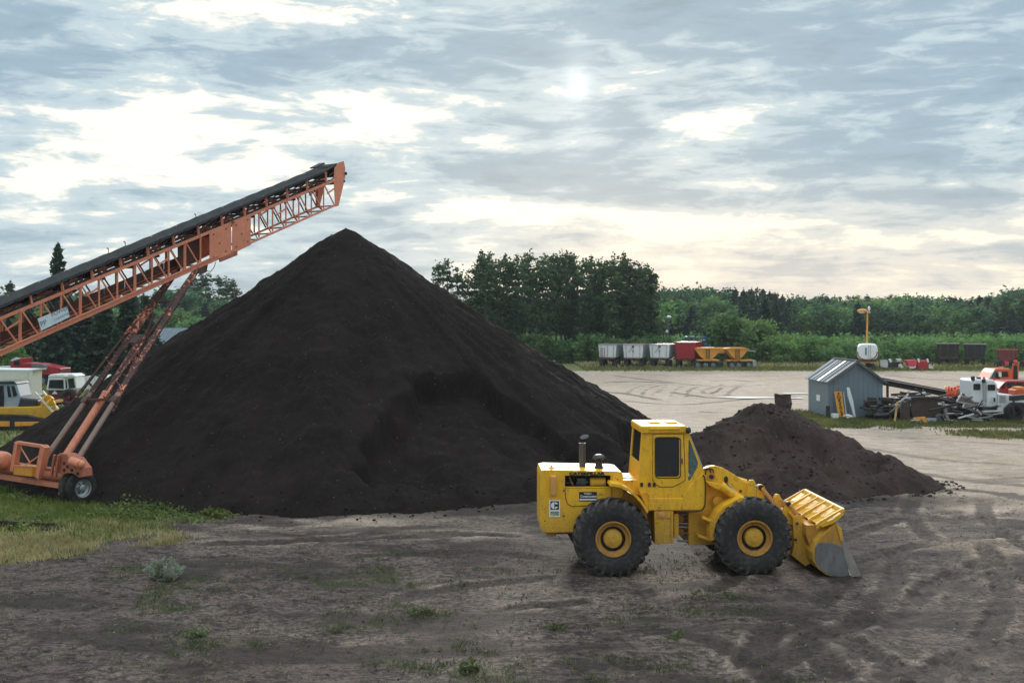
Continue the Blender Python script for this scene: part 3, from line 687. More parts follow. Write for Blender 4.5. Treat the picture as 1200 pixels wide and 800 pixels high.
# rear fender, deck
mb = MB(); arc = [(714, 566), (724, 567), (733, 571), (742, 577.5), (750, 586), (757.5, 598)]; inn = [(x - 1.6, y + 3) for x, y in arc]
for (a1, a2, b1, b2) in zip(arc[:-1], arc[1:], inn[:-1], inn[1:]): mb.prism(pp([a1, a2, b2, b1], 23.72), (0, .62, 0))
mb.build('rear_fender', M['yellow'], LD)
side('fender_skirt', [(720, 571), (733, 575), (742, 581), (750, 589), (757, 600), (757, 612), (738, 620), (700, 622), (722, 590)], D0 + .06, .05, M['yellow_dark'])
side('deck', [(727, 562), (748, 562), (757, 575), (757, 585), (727, 570)], D0 + .05, 1.15, M['yellow'])
mb = MB(); 
for k in range(3): mb.tube(W(728 + k * 3, 560, D0 + .3 + .2 * k), W(745, 561, D0 + .3 + .22 * k), .022, 8)
mb.build('deck_pipe', M['orange_tan'], LD)

# cab
DC = 24.15; CW = 1.5
cab = side('cab', [(751, 502), (803.7, 502), (821, 547.5), (824, 552), (823, 598), (757.5, 598), (745.5, 571)], DC, CW, M['yellow'], 0)
mb = MB(); mb.prism(pp([(753.2, 504), (802, 504), (817.4, 546), (817.6, 580), (760, 580), (749, 566)], DC + .05), (0, CW - .1, 0)); cut(cab, mb)
def rrect(x0, y0, x1, y1, r, k=4):
    o = []
    for cx, cy, a0 in ((x1 - r, y1 - r, 0), (x0 + r, y1 - r, 90), (x0 + r, y0 + r, 180), (x1 - r, y0 + r, 270)):
        for i in range(k + 1): t = R(a0 + 90 * i / k); o.append((cx + r * math.cos(t), cy + r * math.sin(t)))
    return o
DWIN = rrect(766.6, 512.6, 796, 559.7, 4); FWIN = [(807.2, 516.5), (808.6, 516.5), (818.2, 543), (817.6, 549), (808.5, 564.8), (806.8, 563.5)]
mb = MB(); mb.prism(pp(DWIN, DC - .2), (0, CW + .4, 0)); cut(cab, mb)
mb = MB(); mb.prism(pp(FWIN, DC - .2), (0, CW + .4, 0)); cut(cab, mb)
mb = MB(); mb.prism(pp([(744, 507), (754, 507), (753, 542), (742, 541)], DC + .12), (0, CW - .24, 0)); cut(cab, mb)
mb = MB(); mb.prism(pp([(803, 507), (808, 506), (822, 545), (815, 547)], DC + .12), (0, CW - .24, 0)); cut(cab, mb)
bv = cab.modifiers.new('bevel', 'BEVEL'); bv.width = .012; bv.segments = 2; bv.limit_method = 'ANGLE'; bv.angle_limit = R(40)
roof = side('cab_roof', [(749.5, 500), (751, 499), (803, 499), (805, 501), (805, 507.2), (750, 507.6)], DC - .05, CW + .1, M['yellow'], .03)
mb = MB()
for x in (766, 786): p = W(x, 494.6, DC + .7); mb.box((p.x, DC + .7, 3.165), (.22, .34, .05))
p = W(777, 501.6, DC - .07); mb.bar(W(759, 502.4, DC - .065), W(795, 502.2, DC - .065), .03, .03)
mb.build('roof_hatch', M['yellow'], roof, bevel=.012)
side('door_gap_shade', [(762.9, 508.2), (800, 508.2), (801.8, 562.4), (795.4, 566.5), (787.2, 570.3), (771.8, 570.5), (765.4, 566.4), (762.9, 562.2)], DC - .006, .004, M['dark'], 0).name = 'door_gap_shade'  # slightly larger dark sheet paints the shadow in the gap round the door
door = side('cab_door', [(763.6, 508.8), (799.2, 508.8), (801, 562), (795, 565.8), (787, 569.6), (772, 569.8), (766, 566), (763.6, 562)], DC - .018, .022, M['yellow'], 0)
mb = MB(); mb.prism(pp(DWIN, DC - .2), (0, .5, 0)); cut(door, mb)
side('door_window', rrect(766, 512, 796.6, 560.3, 4), DC + .012, .008, M['glass'], 0, door)
mb = MB()
for y in (514, 538, 558): mb.box(W(763.4, y, DC - .03), (.035, .03, .09))
mb.build('hinge', M['yellow_dark'], door, bevel=.006)
mb = MB(); mb.box(W(797.8, 540, DC - .03), (.02, .03, .12)); mb.build('door_handle', M['black_steel'], door, bevel=.005)
mb = MB(); poly = rrect(766, 512, 796.6, 560.3, 4.2); inn = rrect(767.1, 513.1, 795.5, 559.2, 3.6)
for i in range(len(poly)): j = (i + 1) % len(poly); mb.prism(pp([poly[i], poly[j], inn[j], inn[i]], DC - .024), (0, .02, 0))
mb.build('window_seal', M['black_steel'], door)
side('far_window', rrect(766, 512, 796.6, 560.3, 4), DC + CW - .025, .004, M['glass_clear'], 0, cab)
side('quarter_window', [(806.4, 514.6), (809, 515), (819, 543), (818.4, 550), (808.8, 566.6), (806, 565)], DC + .014, .008, M['glass'], 0, cab)
side('quarter_window', [(806.4, 514.6), (809, 515), (819, 543), (818.4, 550), (808.8, 566.6), (806, 565)], DC + CW - .03, .004, M['glass_clear'], 0, cab)
mb = MB(); mb.prism(pp([(751.0, 506), (751.5, 506), (748.6, 544), (748.1, 544)], DC + .10), (0, CW - .2, 0)); mb.build('rear_window', M['glass_dark'], cab)
mb = MB(); mb.prism(pp([(804.6, 505.5), (805.1, 505.5), (819.6, 546), (819.0, 546)], DC + .10), (0, CW - .2, 0)); mb.build('windscreen', M['glass'], cab)
mb = MB(); mb.bar(W(805.4, 507, DC + .02), W(821.6, 547, DC + .02), .03, .03); mb.bar(W(805.4, 507, DC + CW - .04), W(821.6, 547, DC + CW - .04), .03, .03); mb.build('windscreen_pillar', M['grey_metal'], cab)
mb = MB(); p = W(786, 575, 24.9); mb.box((p.x - .15, 24.9, 1.95), (.5, .5, .14)); mb.box((p.x - .42, 24.9, 2.25), (.12, .48, .6), ry=R(-8)); mb.build('seat', M['black_steel'], cab, bevel=.03)
mb = MB(); c = W(794, 553, 24.7); ax = Vector((-.5, 0, .86)); pr = [(.19 + .014 * math.cos(t), .014 * math.sin(t)) for t in np.linspace(0, 2 * math.pi, 7)[:-1]]
mb.lathe(pr, c, ax, 22, closed=True); mb.tube(c, c + Vector((.22, 0, -.36)), .03, 8); mb.bar(c + Vector((-.09, -.15, -.05)), c + Vector((.09, .15, .05)), .02); mb.build('steering_wheel', M['grey_metal'], cab)
mb = MB(); mb.tube(W(780, 556, 24.6), W(787, 548, 24.6), .018, 6); mb.tube(W(770, 553, 24.5), W(783, 556, 24.5), .02, 6); mb.build('control_lever', M['grey_metal'], cab)
mb = MB(); mb.box(W(806, 566, 24.75), (.3, 1.1, .45)); mb.build('dashboard', M['dark'], cab, bevel=.02)
mb = MB(); mb.blob(W(805, 504, DC - .1), (.06, .05, .075), 2, .02); mb.build('work_lamp', M['black_steel'], roof, smooth=True)
mb = MB(); mb.blob(W(805, 504, DC + 1.5), (.06, .05, .075), 2, .02); mb.build('work_lamp', M['black_steel'], roof, smooth=True)
side('sill_panel', [(758, 583.6), (800, 583.6), (796, 597.4), (758, 597.4)], DC - .03, .04, M['yellow'], .01)
side('cowl', [(797.5, 583), (808, 568), (822, 555), (824.5, 556), (824.8, 592), (820, 597.4), (797.5, 597.2)], DC - .02, 1.35, M['yellow'], .015)
mb = MB()
for x in (748.6, 757.6, 763.4): mb.prism(pp([(x, 565), (x + 3.2, 565), (x + 3.2, 570), (x + 1.8, 570), (x + 1.6, 567), (x + 1.2, 570), (x, 570)], DC - .024), (0, .012, 0))
mb.build('vent_slot', M['dark'], cab)
mb = MB(); mb.path([W(*q, DC - .05) for q in ((751, 579), (753.5, 577), (757.5, 578), (758.6, 582), (758.2, 587))], .012); mb.build('grab_wire', M['yellow_dark'], cab)
# tanks and centre
tk = side('hydraulic_tank', [(765, 598), (787.6, 598), (787.6, 636), (765.5, 637)], D0 - .1, .5, M['yellow'], .012)
mb = MB(); mb.lathe([(.085, 0), (.08, -.02), (.05, -.028), (.02, -.03), (.02, -.045), (0, -.046)], W(773, 602.6, D0 - .1), (0, 1, 0), 22); mb.lathe([(.1, -.002), (.1, .006)], W(773, 602.6, D0 - .11), (0, 1, 0), 22); mb.build('tank_cap', M['orange_tan'], tk, smooth=True)
mb = MB()
for y in (606, 611.5): mb.bar(W(766, y, D0 - .12), W(785 if y < 610 else 772, y, D0 - .12), .012)
mb.bar(W(784.6, 599, D0 - .12), W(784.6, 635, D0 - .12), .012); mb.build('tank_strap', M['yellow_dark'], tk)
side('small_tank', [(788.4, 601.5), (794, 601.5), (794, 630), (788.4, 630)], D0 + .02, .3, M['yellow'])
mb = MB()
for y in (602, 613, 617, 633): mb.tube(W(793, y, D0 + .3), W(806, y + .6, D0 + .3), .028, 8)
for y in (608, 626): mb.tube(W(793, y, D0 + .42), W(808, y - 2, D0 + .42), .022, 8)
mb.build('steering_ram', M['steel_worn'], LD, smooth=True)
mb = MB(); mb.path([W(*q, DC - .04) for q in ((822.5, 556), (824.6, 560), (825.4, 572), (824.8, 592), (821, 598), (806, 599.5), (794, 599))], .014, 7); mb.build('hose', M['rubber'], LD, smooth=True)
mb = MB()
for o_ in (0, 3.4): mb.path([W(*q, D0 + .02) for q in ((822 + o_, 556), (823 + o_, 551 - o_ * .2), (827 + o_, 548.6), (831 + o_, 550), (832 + o_, 554))], .014, 7)
mb.path([W(*q, 24.28) for q in ((848, 560), (850, 566), (858, 575), (864, 581))], .016, 7)
mb.build('hose', M['rubber'], LD, smooth=True)

# front frame, arms, linkage
FR = side('front_frame', [(806, 600), (822, 596), (823.5, 562), (831, 560), (846, 566), (856, 580), (848, 592), (838, 604), (834, 622), (840, 638), (806, 638.5)], 24.46, 1.02, M['yellow'], .015)
mb = MB(); c = W(840.5, 587, 24.45); mb.lathe([(.17, 0), (.17, -.03), (.155, -.03), (.15, 0)], c, (0, 1, 0), 28); mb.lathe([(.12, 0), (.12, -.05), (.1, -.06), (0, -.06)], c, (0, 1, 0), 24); mb.build('frame_boss', M['yellow'], FR, smooth=True)
mb = MB(); mb.box(W(827.5, 608, 24.2), (.30, .36, .05), ry=R(22)); mb.build('step', M['yellow'], LD, bevel=.01)
mb = MB(); mb.box(W(823.6, 629, 24.2), (.33, .36, .05), ry=R(20)); mb.build('step', M['yellow'], LD, bevel=.01)
ARM = [(823, 553), (826, 548.5), (831, 546.2), (837, 545.6), (847, 548.6), (860, 556), (872.5, 565), (879, 576), (887, 588), (899, 599), (912, 608), (926, 620), (936, 630), (940, 641), (934, 648), (926, 640), (914, 622), (898, 608), (880, 599), (864, 590), (850, 578), (838, 571), (826, 564)]
for dy in (24.30, 25.52):
    arm = side('lift_arm', ARM, dy, .12, M['yellow'], .012)
    mb = MB()
    for x, y, r in ((832.5, 558.6, .085), (936, 640, .09)): mb.lathe([(r * .5, -.03), (r, -.03), (r, .15), (r * .5, .15), (r * .5, -.03)], W(x, y, dy), (0, 1, 0), 20)
    mb.build('arm_boss', M['yellow_dark'], arm, smooth=True)
    for x, y, r in ((832.5, 558.6, .05), (867.3, 575.5, .028)): mb = MB(); c = W(x, y, dy - .034); mb.tube(c, c + Vector((0, .03, 0)), r, 14); mb.build('arm_pin', M['dark'], arm, smooth=True)
    mb = MB(); c = W(850, 562, dy - .01); mb.prism([c + Vector((math.cos(t) * .045, 0, math.sin(t) * .08)) for t in np.linspace(0, 2 * math.pi, 14)[:-1]], (0, .02, 0)); mb.build('arm_hole', M['dark'], arm)
    cyl = MB(); cyl.tube(W(845.5, 570.5, dy - .07), W(868, 585.5, dy - .07), .095, 16); cyl.tube(W(843, 569, dy - .07), W(847, 571.6, dy - .07), .108, 16); cy = cyl.build('lift_cylinder', M['yellow'], LD, smooth=True)
    mb = MB(); mb.tube(W(868, 585.5, dy - .07), W(890, 600, dy - .07), .04, 10); mb.tube(W(852, 567, dy - .1), W(863.5, 579.5, dy - .12), .016, 8); mb.build('cylinder_rod', M['grey_metal'], cy, smooth=True)
side('arm_bracket', [(826, 563.5), (846, 568), (851, 572.5), (846, 575.5), (838, 573), (829, 568)], 24.16, .1, M['yellow'], .012)
side('arm_bracket', [(874, 592), (875.6, 566), (878, 562.5), (883, 562.6), (884.6, 566), (885.6, 576), (884, 594)], 24.24, .07, M['yellow'], .012)
mb = MB(); mb.bar(W(874, 578, 24.6), W(874, 578, 25.5), .25, .16); mb.build('arm_crossbar', M['yellow_dark'], LD, bevel=.02)
for dy in (24.62, 25.2):
    side('tilt_lever', [(886, 594), (887, 573), (889.6, 568), (893.6, 568), (896, 571), (895.6, 590), (893, 600)], dy - .1, .1, M['yellow'], .012)
    mb = MB(); c = W(892, 571.6, dy - .13); mb.tube(c, c + Vector((0, .16, 0)), .062, 14); mb.build('lever_pin', M['dark'], LD, smooth=True)
    mb = MB(); mb.tube(W(840, 556, dy - .05), W(874, 566, dy - .05), .085, 14); tc_ = mb.build('tilt_cylinder', M['yellow'], LD, smooth=True)
    mb = MB(); mb.tube(W(874, 566, dy - .05), W(891, 571.5, dy - .05), .04, 10); mb.build('cylinder_rod', M['grey_metal'], tc_, smooth=True)
    mb = MB(); mb.bar(W(893, 572, dy - .16), W(918, 602, dy - .16), .05, .07); mb.build('tilt_link', M['orange_tan'], LD, bevel=.008)
    mb = MB(); mb.bar(W(894, 589, dy - .16), W(912, 606, dy - .16), .05, .06); mb.build('tilt_link', M['yellow'], LD, bevel=.008)
    side('bell_crank', [(907, 606), (908.6, 583), (910.5, 579.4), (913.6, 579.8), (915.2, 583), (914, 610)], dy - .12, .1, M['yellow'], .012)
    side('bell_crank', [(915, 612), (918.6, 600), (921.6, 590.5), (924.4, 587.4), (927.2, 589.6), (928, 594), (929, 604), (930, 616)], dy - .26, .09, M['yellow'], .012)
    mb = MB(); c = W(924.2, 591, dy - .29); mb.lathe([(.03, 0), (.052, 0), (.052, .15), (.03, .15), (.03, 0)], c, (0, 1, 0), 14); mb.tube(c + Vector((0, -.004, 0)), c + Vector((0, .1, 0)), .032, 10); mb.build('lever_pin', M['dark'], LD, smooth=True)
    mb = MB(); mb.bar(W(914, 585, dy - .2), W(940, 611, dy - .2), .05, .06); mb.build('tilt_link', M['orange_tan'], LD, bevel=.008)
    mb = MB(); mb.bar(W(926, 592, dy - .3), W(944.5, 616.5, dy - .3), .05, .06); mb.build('tilt_link', M['orange_tan'], LD, bevel=.008)
    mb = MB(); mb.bar(W(925, 600, dy - .3), W(933, 611, dy - .3), .05, .06); mb.build('tilt_link', M['yellow'], LD, bevel=.008)
# front fender
arc = [(831, 633), (830.6, 622), (833, 611), (838.6, 601), (847, 593), (857, 587.4), (866, 583), (871.6, 583.4)]; inn = [(835.5, 633), (835.2, 622), (837.4, 613), (842.4, 604), (850, 597), (859.4, 591.2), (867, 587.6), (871.6, 586.6)]
for dy in (23.85, 25.6):
    mb = MB()
    for a1, a2, b1, b2 in zip(arc[:-1], arc[1:], inn[:-1], inn[1:]): mb.prism(pp([a1, a2, b2, b1], dy), (0, .5, 0))
    mb.build('front_fender', M['yellow'], LD)
# bucket
BD, BWd = 23.58, 2.8
curve = [(977.5, 614), (971, 619.5), (962, 627), (955, 636), (951, 648), (952.5, 659), (958.5, 668), (967, 674.2), (976, 677), (992, 677.6)]
inner = [(979, 616), (972.6, 621.4), (963.8, 628.8), (957, 637.2), (953.2, 648), (954.6, 658), (960.2, 666.2), (968, 672), (976.6, 674.8), (992, 675.4)]
mb = MB()
for a1, a2, b1, b2 in zip(curve[:-1], curve[1:], inner[:-1], inner[1:]): mb.prism(pp([a1, a2, b2, b1], BD), (0, BWd, 0))
BK = mb.build('bucket', M['yellow'], LD)
for i, dy in enumerate((BD - .025, BD + BWd + .002)):
    side('bucket_side', [(953.5, 652), (955, 660), (960, 667.5), (968, 673.4), (977, 676), (996, 676.6), (989, 655), (985, 641), (972, 636.5), (958, 637), (954, 643)], dy, .022, M['steel_worn'], 0, BK)
    side('bucket_cheek', [(978, 615), (984, 621), (985, 640.6), (972, 636.2), (958, 636.6), (964, 628.5), (972, 621)], dy, .022, M['yellow_dark'], 0, BK)
    side('side_cutter', [(978, 612), (983.4, 615.6), (989.5, 636), (999, 654), (1009.5, 676.5), (997.4, 677.2), (989.6, 655), (985.4, 636)], dy - .02 + .04 * i, .02, M['steel_edge'], .004, BK)
    side('rim_bar', [(985, 619), (988, 634), (984.6, 635), (979, 614.5)], dy - .03 + .06 * i, .03, M['yellow'], .004, BK)
mb = MB(); mb.prism(pp([(974, 674.8), (1000, 675.4), (1009.6, 677.0), (974, 677.6)], BD), (0, BWd, 0)); mb.build('cutting_edge', M['steel_worn'], BK)
sp = side('spill_guard', [(959, 616), (962.6, 618.4), (974, 614.6), (981, 610.4), (987.6, 604), (988.8, 597.4), (987, 597.6), (984.5, 602), (975, 609)], BD - .03, BWd + .06, M['yellow'], 0, BK)
a = W(961.4, 616, BD); b_ = W(987.6, 597.6, BD); dv = b_ - a
for k in range(6):
    y = BD + .02 + k * (BWd - .06) / 5
    mb = MB(); A = Vector((a.x, y, a.z)); B = Vector((b_.x, y, b_.z))
    mb.add([A + Vector((0, -.02, 0)), A + Vector((0, .02, 0)), B + Vector((0, .02, 0)), B + Vector((0, -.02, 0)), A + Vector((-.02, -.02, .09)), A + Vector((-.02, .02, .09)), B + Vector((-.02, .02, .02)), B + Vector((-.02, -.02, .02))], [(0, 1, 2, 3), (7, 6, 5, 4), (0, 3, 7, 4), (1, 5, 6, 2), (0, 4, 5, 1), (3, 2, 6, 7)])
    mb.prism([A + Vector((-.02, -.02, .09)), A + Vector((-.12, -.02, .01)), A + Vector((-.1, -.02, -.1)), A + Vector((.0, -.02, -.02))], (0, .04, 0))
    mb.build('rib', M['yellow'], sp, bevel=.006)
mb = MB(); mb.prism([b_ + Vector((-.02, -.02, 0)), b_ + Vector((.02, -.02, .03)), b_ + Vector((.03, -.02, -.02)), b_ + Vector((0, -.02, -.04))], (0, BWd, 0)); mb.build('lip', M['orange_tan'], sp, bevel=.006)
mb = MB(); mb.prism(pp([(944, 616), (961, 616), (972, 621), (962, 628.5), (955, 637), (951.4, 648), (948, 640), (944, 628)], BD + .25), (0, BWd - .5, 0)); mb.build('bucket_back', M['yellow_dark'], BK)
for dy in (24.18, 24.46, 25.42, 25.70):
    side('hinge_plate', [(929, 606.5), (934, 604), (944.6, 616), (950, 630), (952, 660), (944, 664), (936, 658), (927.4, 651), (930, 640)], dy - .06, .05, M['yellow_dark'] if dy in (24.46, 25.42) else M['yellow'], .008, BK)
mb = MB()
for x, y in ((934, 614), (947.4, 620.6), (932, 633)): c = W(x, y, 24.10); mb.tube(c, c + Vector((0, .05, 0)), .035, 10)
mb.build('hinge_pin', M['rust'], BK)

LD.rotation_euler = (0, 0, LYAW)
# ------------------------------------------------------------------ stacking conveyor
P0 = Vector((-15.18, 33.0)); P1 = Vector((-6.90, 45.0)); DV = (P1 - P0)
CV = thing('stacking_conveyor', 'long orange truss conveyor rising over the big black pile on a wheeled frame', 'conveyor', (-15.2, 34.9, 0))
NV = Vector((DV.y, -DV.x)).normalized()            # towards the viewer's side
LEN = DV.length
TW = 1.0
def ct(t, h=0.0, side_=0.0):                        # run fraction, height over the bottom chord, distance behind the near face
    p = P0 + DV * t - NV * side_; z = 4.51 + 5.75 * t + h
    return Vector((p.x, p.y, z))
HT = 1.03
T0, T1 = -.10, .975
UPV = (0, 0, 1)
def cbar(name, p, q, w, h, m_='salmon', parent=CV, bev=.006): mb = MB(); mb.bar(p, q, w, h); return mb.build(name, M[m_], parent, bevel=bev, seg=1)
for s_ in (0, TW):
    mt = 'salmon'
    cbar('bottom_chord', ct(T0, 0, s_), ct(.56, 0, s_), .10, .15, mt); cbar('bottom_chord', ct(.56, 0, s_), ct(T1, .02, s_), .07, .07, mt)
    cbar('bottom_flange', ct(T0, .085, s_ - .03), ct(.56, .085, s_ - .03), .14, .02, mt)
    cbar('top_chord', ct(T0, HT, s_), ct(.56, HT, s_), .08, .10, mt); cbar('top_chord', ct(.56, HT, s_), ct(T1, HT, s_), .08, .10, mt)
NB = 23; tt = [T0 + (T1 - T0) * i / NB for i in range(NB + 1)]
for i, t in enumerate(tt):
    if .535 < t < .66: continue
    for s_ in (0.0, TW):
        thick = .085 if i % 3 == 0 and t < .53 else .055
        cbar('upright', ct(t, .07, s_), ct(t, HT - .04, s_), thick, .05, 'salmon' if s_ == 0 or i % 2 else 'salmon_worn')
        if i < NB and not (.50 < t < .66):
            cbar('brace', ct(t + .004, HT - .05, s_), ct(tt[i + 1] - .006, .07, s_), .045, .045, 'salmon' if s_ == 0 else 'brown_steel')
            if i % 4 == 2: cbar('short_strut', ct(t + .014, .62, s_), ct(tt[i + 1], .72, s_), .05, .05)
    cbar('cross_member', ct(t, 0, 0), ct(t, 0, TW), .05, .05, 'salmon_worn'); cbar('cross_member', ct(t, HT, 0), ct(t, HT, TW), .05, .05, 'salmon_worn')
    if i < NB: cbar('cross_brace', ct(t, .0, 0.05), ct(tt[i + 1], .0, TW - .05), .035, .035, 'brown_steel')
# inside skirt seen dark red between the chords
for i in range(0, 12):
    ta, tb = T0 + (.56 - T0) * i / 12, T0 + (.56 - T0) * (i + 1) / 12 - .001
    mb = MB(); mb.prism([ct(ta, .0, TW - .08), ct(tb, .0, TW - .08), ct(tb, .40, TW - .08), ct(ta, .40, TW - .08)], (0, .012, 0)); mb.build('side_sheet', M['brown_steel'], CV)
# folding joint plates
for s_, k in ((-.06, 0), (TW + .05, 1)):
    for (ta, tb) in ((.532, .600), (.603, .664)):
        mb = MB(); o_ = -NV * .02
        mb.prism([ct(ta, -.09, s_), ct(tb, -.06, s_), ct(tb, HT + .07, s_), ct(ta, HT + .03, s_)], (o_.x, o_.y, 0)); pl = mb.build('joint_plate', M['salmon'], CV, bevel=.008)
        if k == 0:
            mb = MB()
            for a_, h_ in ((.012, .1), (.05, .12), (.012, .9), (.05, .92), (.03, .5)):
                c = ct(ta + a_, h_, s_ - .006); mb.tube(c, c + Vector((NV.x, NV.y, 0)) * .02, .024, 8)
            mb.build('bolt', M['rust_dark'], pl)
mb = MB(); mb.bar(ct(.560, -.1, -.1), ct(.615, -.13, -.1), .06, .14); mb.tube(ct(.605, HT + .02, -.14), ct(.605, HT + .02, TW + .1), .05, 8); mb.tube(ct(.612, -.08, -.14), ct(.612, -.08, TW + .1), .06, 8)
mb.build('joint_hinge', M['salmon_worn'], CV, bevel=.006)
mb = MB(); mb.prism([ct(.485, -.06, -.02), ct(.53, -.06, -.02), ct(.525, -.34, -.02), ct(.508, -.34, -.02)], (-NV.x * .05, -NV.y * .05, 0)); mb.prism([ct(.47, .08, TW * .5), ct(.532, .08, TW * .5), ct(.532, .95, TW * .5), ct(.47, .9, TW * .5)], (-NV.x * .05, -NV.y * .05, 0))
mb.build('gusset', M['brown_steel'], CV)
mb = MB(); mb.path([ct(t_, h_, -.05) for t_, h_ in ((.52, -.1), (.525, -.3), (.535, -.38), (.545, -.3), (.552, -.12))], .012, 6); mb.build('air_hose', M['dark'], CV)
# idlers: uprights, stringer and rollers
k = 0; t = -.08
while t < .97:
    for s_ in (-.02, TW + .02):
        cbar('idler_post', ct(t, HT + .04, s_), ct(t - .004, HT + .33 + .17 * max(t, 0), s_), .085, .06, 'salmon', CV)
        mb = MB(); mb.bar(ct(t - .004, HT + .31 + .17 * max(t, 0), s_), ct(t - .012, HT + .38 + .17 * max(t, 0), s_), .06, .05); mb.build('idler_bracket', M['salmon'], CV)
    mb = MB(); zb = HT + .12 + .17 * max(t, 0)
    mb.tube(ct(t, zb, .33), ct(t, zb, TW - .33), .06, 10); mb.tube(ct(t, zb + .01, .3), ct(t, zb + .17, -.04), .06, 10); mb.tube(ct(t, zb + .01, TW - .3), ct(t, zb + .17, TW + .04), .06, 10)
    mb.build('idler_roller', M['rust_dark'], CV, smooth=True)
    mb = MB(); mb.bar(ct(t, HT + .12, 0), ct(t, HT + .12, TW), .05, .07); mb.bar(ct(t + .02, HT + .06, .0), ct(t + .06, HT + .3, .1), .03, .03); mb.bar(ct(t + .012, HT + .28, .02), ct(t + .062, HT + .40, .02), .035, .035); mb.build('idler_frame', M['rust_dark' if k % 2 else 'brown_steel'], CV)
    mb = MB(); mb.tube(ct(t + .035, HT - .12, .1), ct(t + .035, HT - .12, TW - .1), .05, 8); mb.build('return_roller', M['rust_dark'], CV, smooth=True)
    t += .0727; k += 1
# belt: troughed carrying run, flat return run, wrapped round the head pulley
N = 60; sec = [(-.10, .40), (-.08, .43), (.28, .25), (TW - .28, .25), (TW + .06, .43), (TW + .08, .40), (TW - .26, .205), (.26, .205)]
vs = []; fs = []
for i in range(N + 1):
    t = -.12 + (1.115) * i / N; fl = ss(t, .93, .99); wob = .012 * math.sin(i * 2.1)
    for s_, h_ in sec: hh = h_ + .17 * max(t, 0); hh = hh * (1 - fl) + (.62 if h_ != .205 else .58) * fl; vs.append(ct(t, HT - .02 + hh + wob, s_ * (1 - fl * .12) + fl * .06))
m_ = len(sec)
for i in range(N):
    for k in range(m_): l = (k + 1) % m_; fs.append((i * m_ + k, i * m_ + l, (i + 1) * m_ + l, (i + 1) * m_ + k))
mb = MB(); mb.add(vs, fs); mb.add(vs[:m_], [tuple(range(m_))]); belt = mb.build('belt', M['belt'], CV)
for i in range(N // 2):                              # edge guard sheets over the near belt edge
    t = -.12 + 1.08 * i / (N // 2); tb = t + 1.08 / (N // 2) - .002
    if tb > .95: break
    z0 = .36 + .17 * max(t, 0); z1 = .36 + .17 * max(tb, 0)
    mb = MB(); mb.prism([ct(t, HT + z0 - .03, -.13), ct(tb, HT + z1 - .03, -.13), ct(tb, HT + z1 + .05, -.11), ct(t, HT + z0 + .05 + random.uniform(0, .02), -.11)], (-NV.x * .02, -NV.y * .02, 0)); mb.build('skirt_board', M['belt'], CV)
mb = MB(); mb.prism([ct(-.1, HT - .06, .1), ct(.97, HT - .06, .1), ct(.97, HT - .08, .1), ct(-.1, HT - .08, .1)], (-NV.x * (TW - .2), -NV.y * (TW - .2), 0)); mb.build('return_belt', M['belt'], CV)
mb = MB(); mb.tube(ct(.985, HT + .36, .04), ct(.985, HT + .36, TW - .04), .27, 24); mb.build('head_pulley', M['belt'], CV, smooth=True)
for s_ in (-.03, TW + .03):
    mb = MB(); q = -NV * .025
    mb.prism([ct(.966, HT + .02, s_), ct(.968, HT + .50, s_), ct(.985, HT + .66, s_), ct(1.006, HT + .64, s_), ct(1.012, HT + .3, s_), ct(1.012, HT - .05, s_), ct(.985, -.06, s_), ct(.972, -.04, s_)], (q.x, q.y, 0)); hp = mb.build('head_plate', M['salmon'], CV, bevel=.01)
mb = MB(); mb.tube(ct(1.012, HT + .10, -.08), ct(1.012, HT + .10, TW + .08), .06, 10); mb.tube(ct(1.008, HT - .2, -.05), ct(1.008, HT - .2, TW), .04, 8); mb.build('scraper', M['rust_dark'], CV)
mb = MB(); mb.bar(ct(.90, HT + .80, .2), ct(.935, HT + .84, .2), .3, .05); mb.build('belt_cover', M['dark'], CV)
for t_ in (.30, .345, .55):
    mb = MB(); mb.tube(ct(t_, HT + .4, TW), ct(t_, HT + .62, TW), .012, 6); mb.tube(ct(t_, HT + .60, TW), ct(t_ - .004, HT + .65, TW), .02, 6); mb.build('switch_rod', M['dark'], CV)
# name board
VN = VP(P0, DV, .09); mb = MB(); o_ = Vector((-NV.x, -NV.y, 0)) * .02
bp = [VN(48.6, 387.4), VN(82, 371.2), VN(78.6, 359.2), VN(44.4, 373.4)]
mb.prism(bp, o_); bd = mb.build('name_board', M['sign_white'], CV, bevel=.004)
xa = (bp[1] - bp[0]).normalized(); nrm = Vector((NV.x, NV.y, 0)); ya = nrm.cross(xa).normalized()
RM = Matrix((xa, ya, nrm)).transposed().to_euler()
c = (bp[0] + bp[1] + bp[2] + bp[3]) / 4
text('lettering', 'POWER', .17, c + xa * .26 + ya * .12 + nrm * .006, RM, M['faded_ink'], bd, .001, 1.1)
text('lettering', 'CONVEYORS', .09, c + xa * .28 - ya * .06 + nrm * .006, RM, M['faded_ink'], bd, .001, 1.1)
text('lettering', 'PP', .22, c - xa * .40 + ya * .0 + nrm * .006, RM, M['faded_ink'], bd, .001, 1.0)

